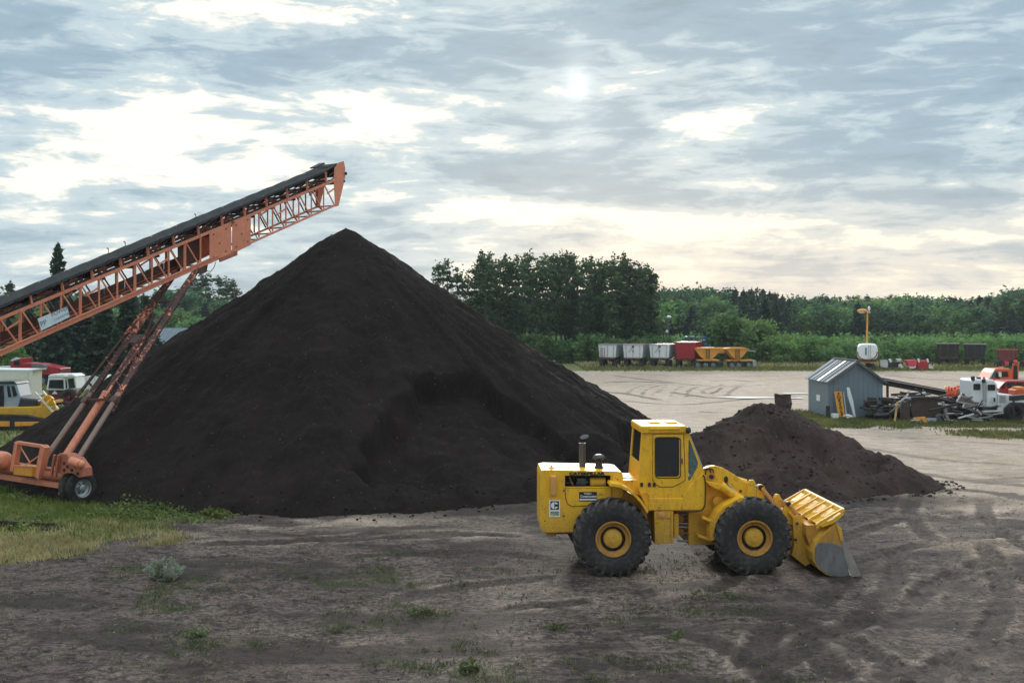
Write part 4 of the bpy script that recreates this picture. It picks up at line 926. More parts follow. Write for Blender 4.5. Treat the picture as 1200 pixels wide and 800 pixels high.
# wheeled undercarriage; axle plane
AP = Vector((-12.9, 33.1)); AD = Vector((-.825, .565)); VA = VP(AP, AD)
NA = Vector((NV.x, NV.y, 0))
def a_(x, y, off=0.0): return VA(x, y) + Vector((DV.x, DV.y, 0)).normalized() * off
ax_ = Vector((.825, -.565, 0)).normalized()
def small_wheel(parent, c, axis, r=.47, w=.26, rimm='grey_metal', tyre='rubber'):
    ax = Vector(axis).normalized(); mb = MB(); h = w / 2
    mb.lathe([(r * .56, h * .8), (r * .62, h * .98), (r * .84, h), (r * .95, h * .85), (r, h * .6), (r, -h * .6), (r * .95, -h * .85), (r * .84, -h), (r * .62, -h * .98), (r * .56, -h * .8)], c, ax, 32)
    wq = mb.build('wheel', M[tyre], parent, smooth=True)
    mb = MB(); mb.lathe([(r * .57, h * .86), (r * .53, h * .8), (r * .5, h * .2), (r * .40, h * .0), (r * .22, h * .1), (r * .2, h * .7), (r * .16, h * .8), (0, h * .82)], c, ax, 28); mb.lathe([(r * .57, -h * .86), (r * .5, -h * .5), (0, -h * .4)], c, ax, 20)
    mb.build('rim', M[rimm], wq, smooth=True)
    mb = MB()
    for k in range(6):
        t = math.pi * k / 3; u = Vector((0, 0, 1)).cross(ax).normalized(); p = Vector(c) + (u * math.cos(t) + u.cross(ax) * math.sin(t)) * r * .31 + ax * h * .12; mb.tube(p, p + ax * .012, r * .05, 8)
    mb.build('rim_hole', M['dark'], wq); return wq
W1 = Vector((-12.88, 33.15, .47)); 
small_wheel(CV, W1, ax_, .48, .27); small_wheel(CV, W1 - ax_ * .34, ax_, .48, .27)
for k in (5.2, 5.55): small_wheel(CV, W1 - ax_ * k, ax_, .48, .27)
for s_, hh in ((0, 0),):
    mb = MB(); p = W1 - ax_ * .45 + Vector((0, 0, .26)); q = W1 - ax_ * 5.2 + Vector((0, 0, .30)); mb.tube(p, q, .17, 16); mb.build('axle_tube', M['salmon_worn'], CV, smooth=True)
mb = MB(); mb.bar(W1 - ax_ * .9 + Vector((0, 0, -.02)), W1 - ax_ * 5.2 + Vector((0, 0, .02)), .14, .16); mb.build('axle_beam', M['salmon'], CV, bevel=.012)
mb = MB(); mb.bar(W1 - ax_ * .55 + Vector((0, 0, .45)), W1 - ax_ * 5.2 + Vector((0, 0, .50)), .2, .06); mb.build('axle_beam', M['salmon_worn'], CV, bevel=.012)
mb = MB(); mb.bar(W1 - ax_ * .60 + Vector((0, 0, -.1)), W1 - ax_ * .60 + Vector((0, 0, .7)), .2, .3); mb.bar(W1 - ax_ * .45 + Vector((0, 0, .1)), W1 - ax_ * 1.0 + Vector((0, 0, .35)), .12, .1); mb.bar(W1 - ax_ * 1.0 + Vector((.0, 0, -.3)), W1 - ax_ * .85 + Vector((0, 0, .35)), .12, .14); mb.build('axle_bracket', M['salmon'], CV, bevel=.012)
mb = MB(); mb.box(W1 - ax_ * .75 + Vector((0, 0, .55)), (.42, .3, .3), rz=R(-34)); mb.build('gearbox', M['rust_pale'], CV, bevel=.03)
# drive housing above the wheels
mb = MB(); mb.prism([VA(x, y) for x, y in ((79, 533), (82, 529.5), (90, 530.5), (93, 534), (99, 535), (103, 541), (108, 547), (109, 557), (105, 558), (98, 553), (91, 552.5), (85, 555), (81, 551), (76, 549), (77, 540))], -Vector((DV.x, DV.y, 0)).normalized() * .35); hs = mb.build('drive_housing', M['salmon_worn'], CV, bevel=.015, seg=2)
mb = MB(); D_ = Vector((DV.x, DV.y, 0)).normalized()
mb.tube(VA(98, 538.5) - D_ * .4, VA(109, 542) - D_ * .4, .13, 14); mb.blob(VA(110, 542) - D_ * .4, (.10, .10, .12), 4, .02); mb.build('drive_motor', M['salmon'], hs, smooth=True)
mb = MB()
for x, y in ((88, 541), (96, 540), (88, 549), (97, 549), (104, 553), (92, 545)): c = VA(x, y) - D_ * .35; mb.tube(c, c - D_ * .04, .045, 8)
mb.build('housing_bolt', M['rust_dark'], hs)
for x0_, y0_, x1_, y1_ in ((79, 531, 75, 556), (84, 531, 80, 557)): mb = MB(); mb.bar(VA(x0_, y0_) - D_ * .42, VA(x1_, y1_) - D_ * .42, .07, .07); mb.build('housing_rib', M['salmon_worn'], hs, bevel=.01)
# guard frame with the yellow box and the air tank
def abar(p, q, w, mt='salmon', nm='guard_bar', off=-.1): mb = MB(); mb.bar(VA(*p) + D_ * off, VA(*q) + D_ * off, w, w); mb.build(nm, M[mt], CV, bevel=.008)
abar((25, 518), (19.5, 551), .17, nm='guard_post'); abar((57, 522), (49.5, 559), .22, nm='guard_post'); abar((24, 518), (57, 523), .10, nm='guard_rail'); abar((27, 522.5), (39, 542), .035); abar((54, 530), (37, 542), .035); abar((37, 542), (22, 550), .035)
mb = MB(); mb.prism([VA(27, 544), VA(48, 545.6), VA(47.4, 557), VA(26, 554.6)], -D_ * .3); mb.build('yellow_box', M['amber'], CV, bevel=.012)
mb = MB(); mb.bar(VA(26.5, 544) - D_ * .3, VA(48.6, 545.4) - D_ * .3, .05, .04); mb.build('box_lid', M['salmon'], CV)
mb = MB(); c0 = VA(14, 539.5) - D_ * .15; c1 = c0 - ax_ * 1.6; mb.lathe([(0, 0), (.13, .012), (.22, .05), (.27, .12), (.29, .2), (.29, 1.5), (.2, 1.62), (0, 1.66)], c0, -ax_, 26); mb.build('air_tank', M['salmon'], CV, smooth=True)
mb = MB(); mb.path([VA(*q) - D_ * .3 for q in ((2, 523), (7, 527), (9, 532))], .014); mb.path([VA(*q) - D_ * .3 for q in ((0, 528), (4, 524), (8, 524))], .014); mb.build('tank_pipe', M['dark'], CV)
mb = MB(); mb.bar(VA(14, 541) - D_ * .42, VA(13, 549) - D_ * .42, .06, .04); mb.build('tank_bracket', M['salmon'], CV)
# telescoping support legs, parallel pairs of peeling steel
def leg(bot, top, mid=.27, n_=1):
    m0 = bot + (top - bot) * mid; d = (top - bot).normalized(); inw = Vector((DV.x, DV.y, 0)).normalized()
    mb = MB(); mb.tube(bot, m0 + d * .3, .085, 14); mb.build('leg_tube', M['tube_grey'], CV, smooth=True)
    mb = MB(); mb.bar(m0, top, .17, .13, up=(DV.x, DV.y, 0)); mb.build('leg', M['peeling'], CV, bevel=.01)
    mb = MB(); p = m0 + (top - m0) * .02 - inw * .05 + Vector((-.38, .1, .0)) ; q = top + Vector((-.10, .0, -.05)) ; mb.bar(p, q, .08, .10, up=(DV.x, DV.y, 0)); mb.build('leg_rail', M['peeling'], CV, bevel=.008)
    for k in range(1, 12):
        u = k / 12; a_p = m0 + (top - m0) * u; b_p = p + (q - p) * (u + .03 * (k % 2)); mb = MB(); mb.bar(a_p, b_p, .05, .05); mb.build('leg_rung', M['peeling'], CV)
    mb = MB(); mb.bar(m0 - d * .12, m0 + d * .12, .22, .2); mb.build('leg_collar', M['brown_steel'], CV, bevel=.01)
    return m0
LT1 = ct(.497, -.08, -.02); LT2 = ct(.497, -.05, TW)
LB1 = VA(92.5, 536); LB2 = VA(54, 536); 
m1 = leg(LB1, LT1); m2 = leg(LB2, LT2)
for f, hgt, nm in ((.275, .08, 'leg_tie'), (.80, .09, 'leg_tie')):
    mb = MB(); mb.bar(LB1 + (LT1 - LB1) * f, LB2 + (LT2 - LB2) * f, .10, hgt); mb.build(nm, M['brown_steel'], CV, bevel=.008)
f = .60; mb = MB(); d = (LT1 - LB1).normalized(); A = LB1 + (LT1 - LB1) * f; B = LB2 + (LT2 - LB2) * f; mb.prism([A - d * .24, B - d * .24, B + d * .14, A + d * .14], (NV.x * -.06, NV.y * -.06, 0)); mb.build('leg_plate', M['brown_steel'], CV, bevel=.01)
RB = VA(65, 553); RT = (A + B) / 2
mb = MB(); RM_ = RB + (RT - RB) * .56; mb.tube(RB, RM_, .12, 16); mb.tube(RM_ - (RT - RB).normalized() * .06, RM_ + (RT - RB).normalized() * .04, .135, 16); rc = mb.build('lift_ram', M['salmon'], CV, smooth=True)
mb = MB(); mb.tube(RM_, RT, .10, 14); mb.build('ram_sleeve', M['peeling'], rc, smooth=True)
mb = MB(); mb.bar(RM_ + Vector((.25, -.1, -.6)), RT + Vector((.45, -.1, .8)), .07, .07); mb.build('leg_rail', M['peeling'], CV, bevel=.006)
mb = MB(); mb.bar(VA(70, 551), VA(84, 558), .12, .12); mb.bar(VA(71, 540), VA(70, 552), .10, .1); mb.build('ram_seat', M['salmon'], CV, bevel=.01)
# feed end out of frame stands on the ground
mb = MB(); p = ct(T0, 0, .1); q = Vector((p.x - 5.6 * .565, p.y - 5.6 * .825, .5)); 
for s_ in (0, TW): 
    mb.bar(ct(T0, 0, s_), Vector((q.x, q.y, .35)) - NA * s_, .1, .15); mb.bar(ct(T0, HT, s_), Vector((q.x, q.y, 1.3)) - NA * s_, .08, .1)
mb.bar(Vector((q.x, q.y, -.05)), Vector((q.x, q.y, 1.5)), .12, .12); mb.bar(Vector((q.x, q.y, -.05)) - NA * TW, Vector((q.x, q.y, 1.5)) - NA * TW, .12, .12); mb.build('tail_frame', M['salmon'], CV)
# ------------------------------------------------------------------ far and middle-distance things, built in profile at their own distance
def prof(name, poly, d, depth, mt, parent, bevel=0, ray=False):
    mb = MB(); u = sum(p[0] for p in poly) / len(poly) - 600; mb.prism([W(x, y, d) for x, y in poly], (depth * u / F if ray else 0, depth, 0))
    return mb.build(name, M[mt] if isinstance(mt, str) else mt, parent, bevel=bevel)
def rect(x0, y0, x1, y1): return [(x0, y0), (x1, y0), (x1, y1), (x0, y1)]
def disc_wheel(parent, x, y, rpx, d, w=.3, rimm='grey_metal', depth_off=0.0):
    c = W(x, y, d) + Vector((0, depth_off + w / 2, 0)); return small_wheel(parent, c, (0, -1, 0), rpx * d / F, w, rimm)

def dump_trailer(label, loc, rz, mt, w=2.35, L=6.2, zb=1.22, zt=2.75, taper=.12, group=None, hatch='black_ink', frame=None, gate=None, cat='trailer', lip=None):
    t = thing('dump_trailer', label, cat, (0, 0, 0), 0, group); h = w / 2
    mb = MB(); mb.hexa([(-h + taper, 0, zb), (h - taper, 0, zb), (h - taper, L, zb), (-h + taper, L, zb), (-h, -.05, zt), (h, -.05, zt), (h, L + .1, zt), (-h, L + .1, zt)]); tub = mb.build('tub', M[mt], t, bevel=.02)
    mb = MB(); mb.box((0, L / 2, zt + .01), (w - .16, L - .3, .03)); mb.build('load_cover', M[lip or 'rust_dark'], tub)
    for s_ in (-1, 1):
        for k in range(9):
            y = .25 + k * (L - .5) / 8; mb = MB(); mb.bar((s_ * (h - taper + .03), y, zb), (s_ * (h + .03), y, zt), .07, .06, up=(0, 1, 0)); mb.build('rib', M[frame or mt], tub)
        mb = MB(); mb.bar((s_ * (h + .02), -.05, zt), (s_ * (h + .02), L, zt), .08, .1); mb.build('top_rail', M[frame or mt], tub)
    mb = MB(); mb.hexa([(-h + taper, -.06, zb - .03), (h - taper, -.06, zb - .03), (h - taper, 0, zb - .03), (-h + taper, 0, zb - .03), (-h - .02, -.12, zt + .03), (h + .02, -.12, zt + .03), (h + .02, -.05, zt + .03), (-h - .02, -.05, zt + .03)]); g = mb.build('tailgate', M[gate or mt], t, bevel=.01)
    for x in (-.33, 0, .33): mb = MB(); mb.bar((x * w, -.11, zb + .05), (x * w * 1.05, -.15, zt - .05), .05, .05, up=(0, 1, 0)); mb.build('rib', M[frame or gate or mt], g)
    mb = MB(); mb.bar((-h, -.15, zt - .03), (h, -.15, zt - .03), .07, .07); mb.bar((-h + taper, -.09, zb + .03), (h - taper, -.09, zb + .03), .07, .07); mb.build('gate_rail', M[frame or gate or mt], g)
    if hatch:
        mb = MB(); mb.box((0, -.15, zt - .22), (.26, .03, .24)); mb.box((0, -.12, zb + .75), (.16, .03, .16)); mb.bar((-.05, -.17, zt - .3), (-.5, -.14, zb + .65), .03, .04); mb.build('hatch', M[hatch], g)
    mb = MB()
    for x in (-.45, .45): mb.box((x, L / 2, zb - .14), (.12, L, .22))
    mb.box((0, .05, zb - .12), (w * .8, .12, .16)); mb.build('chassis', M['dark_red' if mt != 'black_steel' else 'black_steel'], t)
    for x in (-1, 1):
        for y in (.7, 1.9):
            small_wheel(t, Vector((x * (h - .28), y, .5)), (x, 0, 0), .5, .5, 'dark')
        mb = MB(); mb.box((x * (h - .3), .12, .6), (.5, .02, .6)); mb.build('mudflap', M['dark'], t)
        mb = MB(); mb.box((x * (h - .5), -.04, zb - .12), (.22, .04, .1)); mb.build('tail_light', M['tail_light'], t)
    return place(t, loc, rz)
def on(x, d): return ((x - 600) * d / F, d, .1 if d > 120 else 0)
RZ = R(-17)
dump_trailer('white dump trailer with a red slatted ladder on its gate, leftmost of the parked row', on(712, 129), RZ, 'alu_side', 2.1, 5.6, 1.25, 2.75, frame='alu_side', gate='white', hatch=None)
dump_trailer('aluminium dump trailer with a small black hatch, second in the parked row', on(742, 129), RZ, 'alu_side', 2.35, gate='white', frame='grey_metal', lip='red')
dump_trailer('aluminium dump trailer with a red lower bar, beside the red trailer', on(773, 129), RZ, 'alu_side', 2.35, gate='white', frame='grey_metal', lip='red')
dump_trailer('bright red dump trailer with a white top rim in the parked row', on(803, 129), RZ, 'red', 2.35, 6.2, 1.15, 3.0, frame='red', hatch=None, lip='white')
for x0, d in ((701.5, 128.7),):
    lt = thing('ladder', 'red slatted ladder fixed across the gate of the leftmost white trailer', 'ladder', W(706, 432, d) + Vector((0, 0, 0)))
    for k in range(3): mb = MB(); mb.bar(W(703.2 + 2.6 * k, 407, d - .25), W(703.6 + 2.6 * k, 420, d - .2), .05, .05); mb.build('rail', M['dark_red'], lt)
    for k in range(5): mb = MB(); mb.bar(W(703, 408.5 + 2.4 * k, d - .3), W(709, 408.5 + 2.4 * k, d - .3), .03, .04); mb.build('rung', M['dark_red'], lt)
dump_trailer('black dump trailer with a rusty brown gate, beside the red plow parts', on(1111, 133), R(-21), 'black_steel', 2.45, 6, 1.1, 2.75, taper=.2, hatch=None, gate='rust_dark', frame='rust_pale')
dump_trailer('plain black dump trailer, right one of the two dark ones', on(1142.5, 133), R(-22), 'black_steel', 2.35, 6, 1.1, 2.68, taper=.2, hatch=None, frame='stack_steel')
for x, lb in ((1112, 'tilted pale lamp'), (1141.5, 'round pale lamp')): pass

# amber hopper trailer
t = thing('hopper_trailer', 'amber yellow twin bowl hopper trailer parked right of the red trailer', 'trailer', on(850, 128))
for k, (x0, x1) in enumerate(((814, 845), (851, 877.5))):
    xm = (x0 + x1) / 2; bw = prof('bowl', [(x0, 408.6), (x0 + 5, 407.2), (x1 - 5, 407.2), (x1, 408.6), (x1 - 6, 416.8), (x1 - 11, 421), (x0 + 11, 421), (x0 + 6, 416.8)], 128, 2.3, 'amber', t, .03)
    mb = MB()
    for x in (xm - 2, xm + 2): mb.bar(W(x, 408, 127.9), W(x, 420, 127.9), .05, .05)
    for j in range(6): mb.bar(W(xm - 2, 409.4 + 2 * j, 127.88), W(xm + 2, 409.4 + 2 * j, 127.88), .04, .04)
    mb.build('ladder', M['dark'], bw)
    mb = MB(); mb.bar(W(x0, 408.4, 127.9), W(x1, 408.4, 127.9), .1, .08); mb.build('rim_rail', M['amber'], bw)
prof('bowl', [(833, 407.6), (852, 407.2), (855, 410), (848, 414), (842, 414)], 131, 1.8, 'amber', t, .03)
prof('chassis', rect(817, 421.2, 843, 422.8), 127.9, 2.2, 'amber', t, .01); prof('chassis', rect(852, 421.5, 884, 423.2), 128.1, 2, 'amber', t, .01)
prof('draw_bar', [(875, 409.4), (886, 411.2), (886, 412.2), (875, 411)], 128.4, .2, 'grey_metal', t); prof('end_box', rect(882, 422, 886, 429.5), 128, 2, 'grey_metal', t, .02)
mb = MB(); mb.box(W(833, 426, 129), (2.6, 1.6, .5)); mb.box(W(868, 426, 129), (2.9, 1.6, .5)); mb.build('undercarriage', M['dark'], t)
for x in (818, 827, 836, 858, 866, 878): disc_wheel(t, x, 427.2, 4.7, 128, .4)
# blue box truck behind
t = thing('box_truck', 'blue box body truck standing behind the red trailer and the amber hoppers', 'truck', on(818, 146))
prof('box_body', rect(808, 394.4, 829, 421), 146, 4, 'blue', t, .04); prof('cab', [(829, 404), (834, 404), (837, 410), (838, 420), (829, 420)], 146.3, 2.2, 'blue', t, .05)
for (x, y, w_, h_) in ((812, 397.2, 3, 1.8), (818.5, 397.5, 3.5, 1.6), (823.8, 397.5, 2.6, 1.4), (812, 401, 2, 1.8)): prof('white_patch', rect(x, y, x + w_, y + h_), 145.96, .03, 'decal_white', t)
for x in (813, 833): disc_wheel(t, x, 422, 4.4, 146)
# pole lamps
t = thing('pole_lamp', 'thin pale pole light standing at the edge of the brush behind the white trailers', 'lamp', on(782, 150))
mb = MB(); mb.tube(W(782, 428, 150), W(782.6, 373, 150), .09, 8); mb.build('pole', M['wood_grey'], t)
mb = MB(); mb.blob(W(784, 371.5, 150), (.34, .3, .22), 3, .03); mb.build('lamp_head', M['white'], t); mb = MB(); mb.box(W(781.5, 388, 149.8), (.3, .2, .34)); mb.build('meter_box', M['white'], t)
t = thing('yellow_lamp', 'tall yellow pole lamp with an orange hood behind the white tank trailer', 'lamp', on(1016, 131))
mb = MB(); mb.tube(W(1015, 430, 131), W(1016.6, 366, 131), .13, 10, .10); mb.build('pole', M['amber'], t, smooth=True)
mb = MB(); c = W(1010.6, 364.2, 131); mb.blob(c, (.62, .4, .26), 5, .03); mb.build('lamp_hood', M['amber'], t, smooth=True); mb = MB(); mb.blob(c + Vector((-.1, -.05, -.12)), (.42, .3, .18), 5, .03); mb.build('lamp_glass', M['cream'], t)
mb = MB(); mb.blob(W(1018.4, 361.5, 131), (.16, .14, .3), 8, .05); mb.bar(W(1016, 365, 131), W(1020, 366, 131), .1, .1); mb.build('sensor', M['white'], t)
# white tank trailer seen from behind
t = thing('tank_trailer', 'white tank trailer seen from behind under the tall yellow lamp', 'trailer', on(1016.5, 124))
c = W(1016.5, 412.4, 124); pl = [c + Vector((math.copysign(abs(math.cos(a)) ** .45, math.cos(a)) * 1.17, 0, math.copysign(abs(math.sin(a)) ** .6, math.sin(a)) * .86)) for a in np.linspace(0, 2 * math.pi, 29)[:-1]]
mb = MB(); mb.prism(pl, (7 * .32, 7, 0)); tk2 = mb.build('tank', M['white'], t, bevel=.08, smooth=True)
mb = MB(); mb.box(W(1014.8, 411.5, 123.95), (.16, .04, .8)); mb.build('marking', M['faded_ink'], tk2)
mb = MB()
for s_ in (-1, 1): mb.path([W(1016.5 + s_ * q[0], q[1], 123.9) for q in ((11.5, 412), (11, 416), (8, 419.5), (4, 421), (0, 421.5))], .05)
mb.build('cradle', M['dark_red'], t); mb = MB(); mb.bar(W(1018, 404, 123.9), W(1018, 420, 123.9), .04, .04); mb.bar(W(1020, 404, 123.9), W(1020, 420, 123.9), .04, .04); mb.build('ladder', M['grey_metal'], tk2)
prof('chassis', rect(1007, 421, 1027, 424), 124, 6, 'dark_red', t, .02, True)
for x in (1009, 1024):
    for dy in (.2, 1.5): small_wheel(t, W(x, 431.5, 124) + Vector((0, dy + .3, .02)), (1 if x > 1016 else -1, 0, 0), .52, .5)
# attachments by the verge
def implement(name, label, d, pieces, cat='implement'):
    x = sum(q[0] for q in pieces[0][1]) / len(pieces[0][1]); t = thing(name, label, cat, on(x, d))
    for nm, poly, dp, mt, off in pieces: prof(nm, poly, d + off, dp, mt, t, .02)
    return t
implement('snow_blade', 'pale grey snow blade lying beside the white tank trailer', 126, [('mouldboard', [(1031, 423), (1040, 422.5), (1041, 427), (1040, 431), (1032, 430)], .3, 'white_dirty', 0), ('frame', [(1032, 427.5), (1041, 427.5), (1040, 434), (1033, 434)], .7, 'black_steel', .1), ('top_bar', rect(1031.5, 421.3, 1040, 422.7), .3, 'grey_metal', 0)], 'snow blade')
t = implement('mower_deck', 'black flatbed frame with pale corner blocks between the grey blade and the red plow', 126, [('body', [(1042, 423), (1053, 424), (1058, 424), (1058, 433.5), (1042, 433.5)], 1.4, 'black_steel', 0), ('corner_block', [(1042, 421), (1044.5, 420.5), (1045.5, 424), (1043, 425)], .4, 'white', -.05), ('corner_block', [(1051, 421), (1056, 420.6), (1056.5, 422.6), (1052, 423.2)], .5, 'white_dirty', -.05), ('skid', [(1053, 427), (1056, 425.6), (1058.8, 430), (1057, 432.4), (1053, 431)], .5, 'white', -.06)], 'machine frame')
implement('red_plow', 'pinkish red plow shell standing left of the red spreader box', 124, [('shell', [(1062, 421.8), (1073.6, 421.2), (1074.4, 427), (1071, 429.6), (1065.5, 429)], .8, 'pink_red', 0), ('edge', [(1064, 428.6), (1071, 429.6), (1073.6, 427.4), (1073.4, 431), (1067, 432.4)], .5, 'white_dirty', .02), ('foot', rect(1065.6, 430, 1072.6, 434.6), .6, 'black_steel', .1)], 'plow')
implement('red_spreader', 'red spreader box with two pale uprights at the verge', 124, [('box', [(1075, 423.6), (1088, 423.6), (1088.6, 433), (1075.6, 433)], 1.2, 'red', 0), ('rail', rect(1075, 421.6, 1088.4, 423.4), .3, 'pink_red', -.06), ('upright', [(1075.6, 420.2), (1077.4, 420), (1078, 424.6), (1076.4, 424.6)], .2, 'white', -.1), ('upright', [(1086, 420), (1088, 420.2), (1088.8, 424.6), (1087, 424.6)], .2, 'white', -.1), ('chute', [(1088.6, 426.4), (1094.4, 430.6), (1093, 432.4), (1088.4, 431.6)], .7, 'white_dirty', -.05)], 'spreader')
for x0, x1, lb in ((1168.4, 1192.6, 'dark red sand hopper on a black frame behind the orange truck'), (1198.4, 1222, 'dark red sand hopper cut by the right edge of the view')):
    t = thing('sand_hopper', lb, 'hopper', on((x0 + x1) / 2, 127))
    hp = prof('hopper', [(x0, 409.6), (x1, 409.6), (x1 - .6, 419), (x1 - 5, 422.6), (x0 + 5, 422.6), (x0 + .6, 419)], 127, 2.6, 'hopper_red', t, .04, True); prof('rim_rail', rect(x0 - .3, 409, x1 + .3, 410.2), 126.95, .1, 'pink_red', hp)
    for k in range(5): xx = x0 + 2 + k * (x1 - x0 - 4) / 4; mb = MB(); mb.bar(W(xx, 410.6, 126.95), W(xx, 419, 126.95), .08, .05, up=(0, 1, 0)); mb.build('rib', M['hopper_red'], hp)
    prof('chassis', rect(x0 + 1, 423, x1 - 1, 425.4), 127, 3, 'black_steel', t, 0, True); prof('spinner', [(x0 + 8, 422.8), (x0 + 14, 422.8), (x0 + 13, 428), (x0 + 9, 428)], 126.9, .5, 'pink_red', t)
    for x in (x0 + 3.4, x1 - 3.4): small_wheel(t, W(x, 428.3, 127) + Vector((0, .5, 0)), (1 if x > x0 + 9 else -1, 0, 0), .5, .6)

# ------------------------------------------------------------------ shed
d0 = 63.0; SH = thing('shed', 'small blue grey board shed with a ribbed metal roof', 'shed', (W(1003, 489.5, d0).x, 65, 0)); SH.name = 'shed'
xa, xb = W(971, 0, d0).x, W(1034.6, 0, d0).x; ze = W(0, 445.8, d0).z; zr = W(0, 423.4, d0).z; xm = W(1003.4, 0, d0).x; LG = 4.3
def roofz(x): return ze + (zr - ze) * (1 - abs(x - xm) / ((xm - xa) if x < xm else (xb - xm)))
mb = MB(); mb.prism([(xa + .03, d0 + .03, -.05), (xb - .03, d0 + .03, -.05), (xb - .03, d0 + .03, ze - .02), (xm, d0 + .03, zr - .03), (xa + .03, d0 + .03, ze - .02)], (0, LG - .06, 0)); mb.build('wall', M['siding'], SH)
n = 11
for k in range(n):
    a = xa + (xb - xa) * k / n + .006; b = xa + (xb - xa) * (k + 1) / n - .006; j = random.uniform(0, .012); top = [(b, d0 + j, roofz(b) - .01)] + ([(xm, d0 + j, zr - .01)] if a < xm < b else []) + [(a, d0 + j, roofz(a) - .01)]
    mb = MB(); mb.prism([(a, d0 + j, -.04), (b, d0 + j, -.04)] + top, (0, .03, 0)); mb.build('board', M['siding'], SH)
for k in range(9):
    a = d0 + .03 + (LG - .06) * k / 9 + .006; b = a + (LG - .06) / 9 - .012; j = random.uniform(0, .01); mb = MB(); mb.hexa([(xa - j, a, -.04), (xa + .03, a, -.04), (xa + .03, b, -.04), (xa - j, b, -.04), (xa - j, a, ze - .02), (xa + .03, a, ze - .02), (xa + .03, b, ze - .02), (xa - j, b, ze - .02)]); mb.build('board', M['siding'], SH)
mb = MB(); mb.box((xa + .0, d0 + .0, ze / 2), (.09, .09, ze)); mb.build('corner_post', M['siding'], SH)
y0, y1 = d0 - .22, d0 + LG + .2; oh = .16
for sgn, n, mts in ((-1, 6, ('galvanised', 'galvanised', 'roof_dark', 'galvanised', 'galvanised', 'galvanised')), (1, 6, ('galvanised',) * 6)):
    xe = xa - oh if sgn < 0 else xb + oh; sl_ = (zr - ze) / (xm - xa); zz = ze - oh * sl_
    for k in range(n):
        a = y0 + (y1 - y0) * k / n + .008; b = y0 + (y1 - y0) * (k + 1) / n - .008
        mb = MB(); mb.hexa([(xe, a, zz), (xm, a, zr + .02), (xm, b, zr + .02), (xe, b, zz), (xe, a, zz + .03), (xm, a, zr + .05), (xm, b, zr + .05), (xe, b, zz + .03)]); mb.build('roof_panel', M[mts[k]], SH)
        mb = MB(); mb.bar((xe, a, zz + .045), (xm, a, zr + .065), .05, .04); mb.build('roof_seam', M['galvanised' if k % 2 else 'roof_dark'], SH)
mb = MB(); mb.bar((xm, y0, zr + .07), (xm, y1, zr + .07), .16, .03); mb.build('ridge_cap', M['galvanised'], SH)
for xe, s_ in ((xa - oh, -1), (xb + oh, 1)): mb = MB(); mb.bar((xe, y0 - .02, ze - oh * sl_ - .02), (xm, y0 - .02, zr - .02), .03, .09); mb.build('barge_board', M['wood_grey' if s_ < 0 else 'roof_dark'], SH)
mb = MB(); mb.box((xa - .03, d0 + 2.0, 1.0), (.03, .7, .35)); mb.build('wall_patch', M['decal_white'], SH)
# things leaning on the shed and lying before it
t = thing('sign_board', 'yellow sign board with dark lettering leaning upright against the shed', 'sign', G(985, 491)); d = 62.6
bo = prof('board', [(977.6, 459), (986.4, 458.4), (990.8, 489.6), (983.8, 490.6), (981, 480)], d, .05, 'amber', t, .01)
a = W(982, 459, d - .012); b_ = W(987.4, 490, d - .012); dr = (b_ - a).normalized()
for i, ch in enumerate('FORSALE'):
    c = a + (b_ - a) * (.09 + .125 * i); text('lettering', ch, .24, c, (R(90), R(10), 0), M['dark'], bo, .004, 1.1, bold=.006)
t = thing('plank', 'long white plank leaning against the shed wall', 'plank', G(1000, 491)); prof('board', [(992.6, 454.6), (994, 453.4), (995.6, 454.4), (1000, 470), (1003.2, 489.6), (1001.4, 490.4), (998, 478), (993.6, 464)], 62.4, .06, 'white', t, .01)
t = thing('foam_block', 'small white block on the grass at the foot of the yellow sign board', 'block', G(979, 491.5)); prof('block', rect(975.6, 484.6, 983, 490.6), 62.3, .3, 'white', t, .02)
t = thing('steel_door', 'dark narrow sheet standing against the left corner of the shed', 'sheet', G(970, 491)); prof('sheet', rect(968, 475.4, 972.6, 489), 62.8, .05, 'rust_dark', t, .01)
t = thing('white_rag', 'crumpled white sack between the yellow sign board and the white plank', 'sack', G(994, 491)); mb = MB(); mb.blob(W(994, 488, 62.4), (.25, .2, .15), 12, .25); mb.build('sack', M['white_dirty'], t)
t = thing('steel_strip', 'thin pale strip leaning beside the yellow sign board', 'strip', G(990, 491)); mb = MB(); mb.bar(W(988.4, 459, 62.7), W(992, 488, 62.5), .06, .03); mb.build('strip', M['grey_metal'], t)
for x, lb in ((1024, 'brown steel box on a stand right in front of the shed'), (1042, 'brown steel box on a post at the right corner of the shed')):
    t = thing('box_on_post', lb, 'steel box', G(x, 491)); w_ = 4.4 if x < 1030 else 6
    prof('box', [(x - w_ * .8, 466), (x + w_ * .8, 466), (x + w_, 473 if x > 1030 else 475), (x - w_, 473 if x > 1030 else 475)], 61.8, .6, 'rust_dark', t, .02)
    mb = MB(); mb.bar(W(x + 1, 474, 61.9), W(x + 1, 494, 61.9), .12, .12); mb.bar(W(x - 4, 474, 62.4), W(x - 6, 494, 62.4), .08, .08); mb.build('post', M['rust_pale'], t)
    mb = MB(); mb.bar(W(x - w_, 475.5, 61.75), W(x + w_, 475.5, 61.75), .06, .08); mb.build('flange', M['wood_grey'], t)
